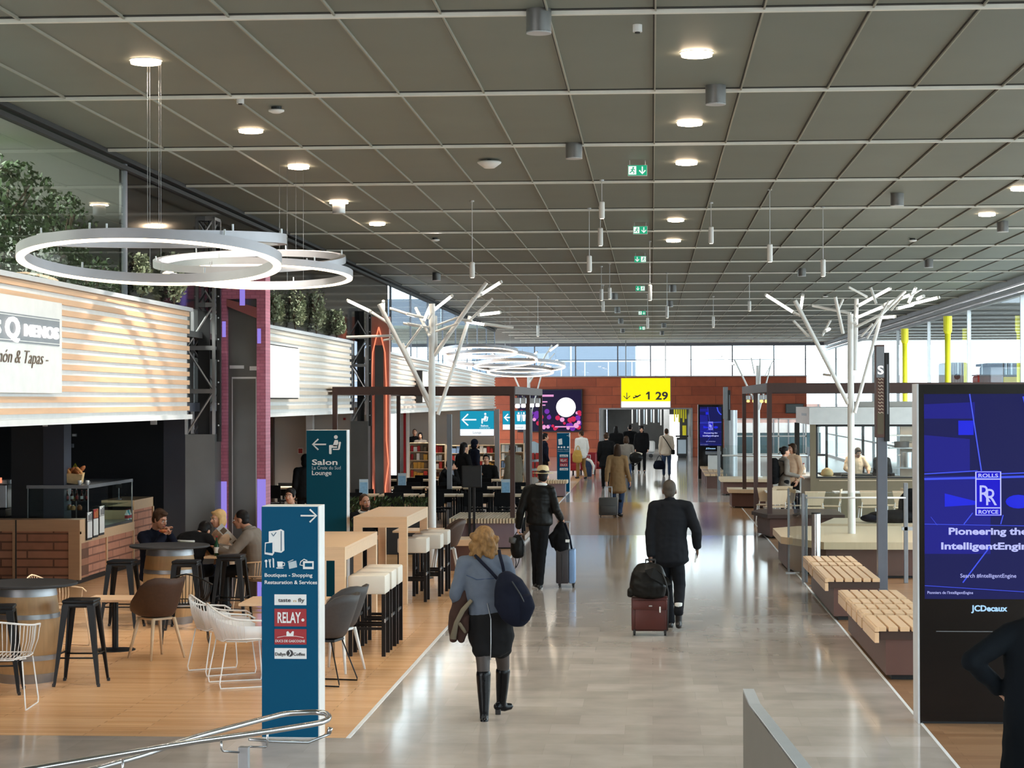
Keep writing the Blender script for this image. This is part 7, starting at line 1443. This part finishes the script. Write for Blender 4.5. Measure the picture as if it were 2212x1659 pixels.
bm = bmesh.new(); loft(bm, [Q(1118, 1158), Q(1118, 1170), Q(1118, 1188), Q(1119, 1202)], [(.06, .05), (.10, .075), (.105, .08), (.085, .065)], V((1, 0, 0)), 14); bagblob('bag_body', bm, 'leather', t); bm = bmesh.new(); loft(bm, [Q(1108, 1162, -.06), Q(1106, 1172, -.07)], [(.055, .03), (.05, .03)], V((1, 0, 0)), 10); obj('bag_flap', bm, 'case_grey', t, True)
bm = bmesh.new(); tube(bm, bezier(Q(1112, 1157), Q(1120, 1140), Q(1126, 1157)), .008, 6); obj('grab_handle', bm, 'shoe_black', t, True)
for pts in ([Q(1113, 1202), Q(1115, 1216), Q(1113, 1228)], [Q(1123, 1202), Q(1120, 1215), Q(1115, 1226)]): bm = bmesh.new(); tube(bm, pts, .008, 6); obj('loose_strap', bm, 'shoe_black', t, True)
Yc = fl(1222, 1270).y; a = at(1201, 1262, Yc); b = at(1233, 1188, Yc); w = b.x - a.x
t = thing('suitcase', 'dark suitcase with a light blue edge beside the person in the straw hat', 'suitcase', (a.x, Yc, 0)); zt = b.z; d_ = .42
obj('case_body', box(0, w*.85, 0, d_, .06, zt, .02), 'case_dark', t, 'auto'); o = obj('blue_shell', box(w*.85, w*1.28, .02, d_, .06, zt, .025), 'case_blue', t, 'auto')
bm = bmesh.new(); tube(bm, [(w*.42, -.003, .1), (w*.42, -.003, zt - .06)], .005, 6); obj('zip', bm, 'shoe_black', t)
for x in (.04, w*1.1):
    for y in (.05, d_ - .06): obj('wheel', cyl(.024, -.01, .01, 12), 'black_paint', t, loc=(x + .01, y, .024), rot=(0, PI/2, 0)); obj('wheel_mount', box(x - .008, x + .028, y - .02, y + .02, .03, .07), 'black_paint', t)
hz = at(1213, 1128, Yc + .3).z; bm = bmesh.new(); [tube(bm, [(w*.3 + q, .38, zt - .01), (w*.3 + q, .38, hz)], .007, 6) for q in (0, .12)]; tube(bm, [(w*.3 - .01, .38, hz), (w*.3 + .13, .38, hz)], .012, 8); obj('pull_handle', bm, 'lamp_silver', t)
c = at(1212, 1155, Yc + .1); t = thing('carried_jacket', 'black jacket hung over the handle of the suitcase beside the straw hat wearer', 'coat', tuple(c)); Q = lambda px, py, d=0: at(px, py, Yc + .1 + d) - c
bm = bmesh.new(); loft(bm, [Q(1214, 1128, .1), Q(1211, 1145, .05), Q(1210, 1168, 0), Q(1214, 1188, 0)], [(.05, .09), (.10, .13), (.13, .14), (.10, .12)], V((1, 0, 0)), 14); loft(bm, [Q(1204, 1148, -.04), Q(1192, 1160, -.05), Q(1198, 1180, -.04)], [(.05, .05), (.06, .05), (.05, .04)], V((1, 0, .4)), 10); bagblob('jacket_body', bm, 'cloth_black', t)
bm = bmesh.new(); tube(bm, [Q(1220, 1130, -.06), Q(1230, 1158, -.11), Q(1235, 1186, -.11)], .016, 8); obj('sleeve_trim', bm, 'case_blue' if 0 else 'cloth_navy', t, True); obj('tag', box(.07, .13, -.165, -.155, -.1, -.06), 'paper', t)
# ---------------------------------------------------------------- walkers farther away
W1, D = person('person in a long tan coat with long brown hair pulling a dark suitcase', fl(1334, 1115), 0, 1.68, vox=.016, top='cloth_tan', hem=.80, topr=1.08, coat_len=.62, bottom='jeans', shoes='boot_leather', boots=.7, hs='long', hm='hair_brown', J=dict(LH=(-.26, -.12, .86), LE=(-.25, -.08, 1.12), LA=(-.06, .1, .09), RA=(.06, -.1, .10), RH=(.3, .02, .86)))
def trolley_case(label, px, py, w, h, d, m, hz, mh='lamp_silver'):
    p = fl(px, py); t = thing('suitcase', label, 'suitcase', tuple(p)); obj('case_body', box(-w/2, w/2, 0, d, .05, h, .03), m, t, 'auto'); obj('front_pocket', box(-w*.38, w*.38, -.03, 0, .1, h*.6, .015), m, t, 'auto')
    for x in (-w*.4, w*.4): obj('wheel', cyl(.028, -.012, .012, 12), 'black_paint', t, loc=(x, .04, .028), rot=(0, PI/2, 0))
    bm = bmesh.new(); [tube(bm, [(q, d*.9, h - .01), (q, d*.9, hz)], .010, 6) for q in (-.08, .08)]; tube(bm, [(-.09, d*.9, hz), (.09, d*.9, hz)], .014, 6); obj('pull_handle', bm, mh, t); return t
trolley_case('dark grey soft suitcase pulled by the person in the tan coat', 1314, 1118, .44, .46, .24, 'case_grey', .70)
person('person in a black coat walking just ahead of the tan coat on its left', fl(1310, 1056), 0, 1.72, vox=.02, top='cloth_black', hem=.8, topr=1.12, coat_len=.70, bottom='cloth_black', hs='short', hm='hair_brown')
person('person in a pale top and jeans walking ahead of the tan coat', fl(1353, 1058), 0, 1.62, vox=.018, top='cloth_grey', hem=.88, topr=1.05, bottom='jeans', shoes='leather', hs='bobface', hm='hair_brown', J=dict(RH=(.34, .05, 1.0)))
c = at(1373, 987, 63.25); t = thing('shoulder_bag', 'large round black bag with a pale rim carried ahead of the tan coat', 'bag', tuple(c)); bm = bmesh.new(); ell(bm, V((0, 0, -.02)), (.22, .12, .17)); bagblob('bag_body', bm, 'leather', t, .018); bm = bmesh.new(); tube(bm, bezier((-.2, 0, .08), (0, -.02, .16), (.2, 0, .08)), .03, 8); obj('rim', bm, 'cloth_beige', t, True); bm = bmesh.new(); tube(bm, bezier((-.2, 0, .05), (-.1, -.1, -.55), (.17, 0, .0)), .015, 6); obj('strap', bm, 'leather', t)
person('person in a beige jacket and jeans with a strap across the back', fl(1440, 1029), 0, 1.70, vox=.018, top='cloth_beige', hem=.82, topr=1.15, bottom='jeans', hs='crop', hm='hair_brown', lk=(1.2, .4))
p0 = fl(1440, 1029); t = thing('cross_bag', 'small black bag on a strap across the beige jacket', 'bag', (p0.x, p0.y, 0)); bm = bmesh.new(); tube(bm, [(-.14, -.10, 1.44), (0, -.165, 1.25), (.14, -.18, 1.02), (.2, -.16, .93)], .016, 6); obj('strap', bm, 'leather', t); obj('bag_body', box(.16, .30, -.20, -.10, .78, .95, .02), 'leather', t)
t = thing('hand_bag', 'dark blue tote carried in the left hand of the person in the beige jacket', 'bag', tuple(at(1424, 1002, 74.4))); bm = bmesh.new(); loft(bm, [(0, 0, .10), (0, 0, -.05), (0, 0, -.16)], [(.16, .06), (.22, .09), (.2, .09)], V((1, 0, 0))); bagblob('bag_body', bm, 'cloth_navy', t, .018); bm = bmesh.new(); tube(bm, bezier((-.1, 0, .1), (.02, 0, .48), (.1, 0, .1)), .012, 6); obj('handle', bm, 'cloth_navy', t)
person('person in a white shirt and khaki trousers beside the far blue totem sign', fl(1256, 1034), .5, 1.66, vox=.018, top='cloth_white', hem=.80, topr=1.12, bottom='cloth_khaki', hs='short', hm='hair_brown', hy=.6)
t = thing('mustard_bag', 'mustard yellow bag on the left side of the person in white', 'bag', tuple(at(1247, 985, 72.0))); bm = bmesh.new(); loft(bm, [(0, 0, .18), (0, 0, 0), (0, 0, -.2)], [(.12, .07), (.18, .10), (.16, .09)], V((1, 0, 0))); bagblob('bag_body', bm, 'mustard', t, .018); bm = bmesh.new(); tube(bm, bezier((-.05, 0, .2), (.02, .03, .5), (.1, 0, .2)), .014, 6); obj('strap', bm, 'mustard', t)
trolley_case('blue grey suitcase with a white cloth beside the person in white', 1270, 1033, .26, .62, .22, 'jeans', .8); t = thing('white_cloth', 'white cloth hung over the suitcase beside the person in white', 'cloth', tuple(at(1275, 1003, 72.0))); bm = bmesh.new(); loft(bm, [(-.12, 0, .18), (.02, 0, .12), (.12, 0, -.06), (.10, 0, -.3)], [(.06, .05), (.07, .05), (.06, .05), (.03, .03)], V((0, 1, 0)), 10); bagblob('cloth_fall', bm, 'cloth_white', t, .018); obj('hem', box(.07, .13, -.02, .02, -.34, -.3), 'cloth_white', t)
for px, Y, h, hs, lb in ((1331, 78.0, 1.74, 'long', 'dark silhouette with long hair at the left inside the doorway'), (1361, 79.0, 1.80, 'crop', 'dark silhouette in the middle of the doorway'), (1386, 78.2, 1.74, 'hood', 'dark silhouette facing the viewer at the right of the trio in the doorway')):
    person(lb, (at(px, 950, Y).x, Y, 0), 0 if px < 1380 else PI, h, vox=.022, top='cloth_black', hem=.8, topr=1.2, bottom='cloth_black', hs=hs, hm='hair_black', skin='skin')
# ---------------------------------------------------------------- cafe terrace
person('person standing in navy behind the left pergola posts', (at(1176, 960, 64).x, 64.0, 0), -1.2, 1.70, vox=.018, top='cloth_navy', bottom='cloth_black', hs='short', hm='hair_black')
person('person with long black hair in a black coat standing at a cafe table', (at(1001, 960, 47.1).x, 47.1, DK), -.9, 1.66, vox=.016, top='cloth_black', topr=1.15, coat_len=.75, bottom='cloth_black', hs='long', hm='hair_black', J=dict(RH=(.2, .3, 1.05), RE=(.24, .05, 1.12)))
person('person in a dark hood standing behind the long haired one', (at(1025, 960, 56).x, 56.0, 0), -1.0, 1.66, vox=.018, top='cloth_navy', topr=1.15, bottom='cloth_black', hs='hood', hm='cloth_navy')
person('person in black facing the viewer, seated at the second row table', (at(1051, 1000, 49.8).x, 49.8, DK), PI, 1.78, SIT, vox=.015, top='cloth_black', topr=1.1, bottom='cloth_black', hs='short', hm='hair_black', facep=True)
person('person in dark clothes leaning on one hand, seated right of the light tree trunk', (at(962, 1000, 46.9).x, 46.9, DK), -1.3, 1.74, SIT, vox=.015, top='cloth_black', topr=1.05, bottom='cloth_black', hs='short', hm='hair_black', J=dict(RH=(.06, .22, 1.05), RE=(.2, .26, .78), head=(.02, .12, 1.17)), hp=-.2)
person('broad person in an olive jacket behind the right post of the left pergola', (at(1108, 1000, 47.3).x, 47.3, DK), .9, 1.60, vox=.016, top='cloth_olive', topr=1.3, bottom='cloth_black', hs='short', hm='hair_black', ws=1.2)
person('grey haired shop person behind the magazine shelf', (at(896, 950, 71.4).x, 71.4, 0), PI, 1.74, vox=.018, top='cloth_black', bottom='cloth_black', hs='crop', hm='hair_grey', facep=True)
person('dark haired shop person behind the magazine shelf', (at(908, 950, 71.0).x, 71.0, 0), PI, 1.62, vox=.018, top='cloth_grey', bottom='cloth_black', hs='bobface', hm='hair_black', facep=True)
person('bearded person seated behind the farther high table', (at(786, 1090, 31.3).x, 31.3, 0), -2.75, 1.74, SIT, vox=.011, top='cloth_black', bottom='cloth_black', hs='crop', hm='hair_brown', facep=True, beard='hair_brown', skin='skin_tan', collar='cloth_white', hy=.15, hr=.1)
person('dark haired person seated behind the blue totem sign, only the head showing', (at(630, 1075, 33).x, 33.0, 0), 2.9, 1.76, SIT, vox=.013, top='cloth_grey', bottom='jeans', hs='short', hm='hair_black', facep=True)
person('person in black standing half hidden by the teal lounge totem', (at(660, 1000, 41.2).x, 41.2, .0), .3, 1.64, vox=.016, top='cloth_black', topr=1.15, bottom='cloth_black', hs='hood', hm='cloth_black')
# group behind the second barrel
person('person in a dark hoodie eating with both hands behind the second barrel table', (at(335, 1150, 26.5).x, 26.5, .0), -2.3, 1.76, SIT, vox=.010, top='charcoal' if 0 else 'cloth_navy', topr=1.12, bottom='cloth_black', hs='short', hm='hair_brown', facep=True, skin='skin_tan', hp=-.32, hy=.25, lk=(1.1, 1.1), J=dict(head=(0, .11, 1.20), LE=(-.20, .22, .78), LH=(-.03, .27, 1.02), RE=(.20, .22, .78), RH=(.04, .27, 1.02)), sleeve=.85, hd={'L': (0, 0, .3), 'R': (0, 0, .3)})
p = at(352, 1147, 26.2); t = thing('sandwich', 'brown sandwich held to the mouth by the eating person', 'food', tuple(p)); bm = bmesh.new(); sphere(bm, (0, 0, 0), .05, .04, .025, 12, 8); obj('bun', bm, 'bread_dark', t, True); obj('filling', box(-.045, .045, -.035, .035, -.006, .004, .003), 'red_label', t)
hv, D = person('person bent forward in a black jacket with yellow and silver back stripes', (at(408, 1170, 26.75).x, 26.75, .0), -.35, 1.74, SIT, vox=.011, top='cloth_black', topr=1.25, bottom='cloth_black', hs='short', hm='hair_black', hp=-.6, J=dict(head=(.04, .32, 1.02), neck=(.02, .2, .98), sh=(0, .12, .95), chest=(0, .04, .82), LS=(-.18, .14, .92), RS=(.19, .14, .92), LH=(-.1, .45, .78), RH=(.15, .45, .78), LE=(-.26, .3, .7), RE=(.28, .3, .7)))
for k, (z, m) in enumerate(((.905, 'reflective'), (.875, 'hivis'), (.835, 'hivis'))):
    bm = bmesh.new(); y = {.905: -.088, .875: -.108, .835: -.128}[z]; loft(bm, [(-.12, y + .03, z), (-.05, y, z), (.05, y, z), (.12, y + .03, z)], [(.015, .03)]*4, V((0, 0, 1)), 8); obj('back_stripe', bm, m, hv, True)
person('blond person in a cream jacket holding a printed card, seated facing left', (at(480, 1150, 27.25).x, 27.25, 0), 2.1, 1.70, SIT, vox=.010, top='cloth_cream', topr=1.08, bottom='jeans', hs='bobface', hm='hair_blond_light', facep=True, hy=-.35 + .6, J=dict(LH=(-.12, .34, .86), RH=(.10, .34, .86), LE=(-.24, .16, .72), RE=(.24, .16, .72)), lk=(1.0, 1.0))
p = at(496, 1160, 27.05); t = thing('printed_card', 'long white printed card held by the blond person', 'card', tuple(p)); o = obj('card', box(-.05, .05, -.003, .003, -.2, .2), 'paper', t, rot=(.1, -.75, .1)); bm = bmesh.new(); bars(bm, [(-.035, .035, -.005, -.003, .08, .15), (-.03, .0, -.005, -.003, -.04, .04), (-.03, .03, -.005, -.003, -.15, -.08)]); obj('print', bm, 'taste_brown', o)
person('person in a grey hoodie with black hair, seated right of the blond person', (at(553, 1160, 26.8).x, 26.8, .0), 1.45, 1.78, SIT, vox=.010, top='cloth_grey', topr=1.12, bottom='cloth_black', hs='crop', hm='hair_black', facep=True, skin='skin_tan', J=dict(head=(0, .20, 1.16), neck=(0, .10, 1.05), sh=(0, .05, .98), LH=(-.12, .50, .80), RH=(.08, .52, .80), LE=(-.27, .25, .72), RE=(.27, .25, .72), LS=(-.18, .06, .96), RS=(.18, .06, .96)), collar='cloth_grey', hp=-.1)
pedestal_table('small beech table in the middle of the seated group', at(490, 1200, 26.75).x, 26.75, .72, .5, .5)
bottle('green glass bottle on the table of the seated group', (at(468, 1190, 26.65).x, 26.65, .72), 'bottle_green', 'paper', .25, .033)
q = thing('takeaway_cup', 'white paper cup on the table of the seated group', 'cup', (at(488, 1195, 26.7).x, 26.7, .72)); bm = bmesh.new(); lathe(bm, [(.03, 0), (.042, .11), (.039, .11), (.027, .01)], 14); obj('cup_body', bm, 'paper', q, True); obj('lid', cyl(.043, .11, .12, 14), 'white_plastic', q)
c6 = dup(c2, 'white wire armchair under the person in the grey hoodie', (at(560, 1200, 26.9).x + .0, 26.8, 0), 1.5)
# queue and cook at the kiosk
qa, D = person('person in a grey top with a black backpack queueing at the kiosk', (at(1694, 1000, 47.2).x, 47.2, 0), -1.25, 1.66, vox=.015, top='cloth_grey', hem=.80, bottom='cloth_black', hs='bun', hm='hair_black', J=dict(RH=(.2, .3, 1.05), LH=(-.2, .3, 1.05), LA=(-.1, .0, .09), RA=(.1, 0, .09), LF=(-.11, .15, .035), RF=(.11, .15, .035)))
p0 = V((at(1694, 1000, 47.2).x, 47.2, 0)); t = thing('black_backpack', 'black backpack on the back of the person queueing at the kiosk', 'backpack', tuple(p0 + V((-.23, -.07, 1.12)))); bm = bmesh.new(); loft(bm, [(0, 0, .26), (0, 0, .1), (0, 0, -.12), (0, 0, -.26)], [(.08, .11), (.12, .15), (.13, .16), (.10, .13)], V((1, 0, 0))); bagblob('bag_body', bm, 'cloth_black', t, .016); bm = bmesh.new(); tube(bm, [(.08, -.1, .24), (.2, -.12, .22), (.24, -.11, .0), (.1, -.1, -.15)], .016, 6); obj('strap', bm, 'leather', t)
person('person in a pale top facing the queue at the kiosk counter', (at(1713, 990, 48.4).x, 48.4, 0), 2.2, 1.70, vox=.015, top='cloth_cream', bottom='cloth_black', hs='bobface', hm='hair_brown', facep=True, J=dict(RH=(.12, .28, 1.28), RE=(.22, .12, 1.12)))
person('cook in a cream shirt bending over the kiosk counter', (KX + 1.12, KY + 1.0, 0), PI + .3, 1.66, vox=.014, top='cloth_cream', topr=1.1, bottom='cloth_black', hs='short', hm='hair_brown', facep=True, skin='skin_tan', hp=-.4, J=dict(head=(0, .16, 1.56), LE=(-.3, .1, 1.18), LH=(-.22, .30, 1.06), RE=(.3, .1, 1.18), RH=(.22, .30, 1.06)), sleeve=.5)
person('dark kitchen hand behind the sign pillar in the kiosk', (KX + 1.75, KY + 1.25, 0), 2.4, 1.62, vox=.016, top='cloth_black', bottom='cloth_black', hs='short', hm='hair_black')
c = at(1945, 1140, 37.9); t = thing('coat_pile', 'dark coat and bag lying on the raised seat behind the sign pillar', 'coat', (at(1935, 1140, 38).x, 38.0, .5)); bm = bmesh.new(); ell(bm, V((0, 0, .10)), (.55, .3, .13)); ell(bm, V((.3, .05, .3)), (.25, .25, .32)); bagblob('coat_body', bm, 'cloth_black', t, .018); bm = bmesh.new(); ell(bm, V((-.45, -.1, .08)), (.2, .16, .07)); obj('sleeve', bm, 'cloth_navy', t, True)
# person at the right edge, very near
L0 = V((at(2262, 1500, 12.2).x, 12.2, 0)); h = 1.68
J = px_joints(L0, h, dict(head=(2244, 1286, .02), neck=(2240, 1335, 0), sh=(2238, 1358, 0), chest=(2240, 1410, 0), waist=(2238, 1490, 0), pel=(2240, 1540, 0), LS=(2182, 1372, 0), LE=(2098, 1428, -.12), LH=(2160, 1490, .08), RS=(2300, 1372, 0), RE=(2340, 1450, -.1), RH=(2330, 1530, .1)))
person('person in a long dark coat with a hand on the hip at the right edge', L0, 0, h, J=J, vox=.011, top='charcoal' if 0 else 'coat_dark', hem=.80, topr=1.12, coat_len=.28, bottom='cloth_black', hs='long', hm='hair_blonde', collar='coat_dark')
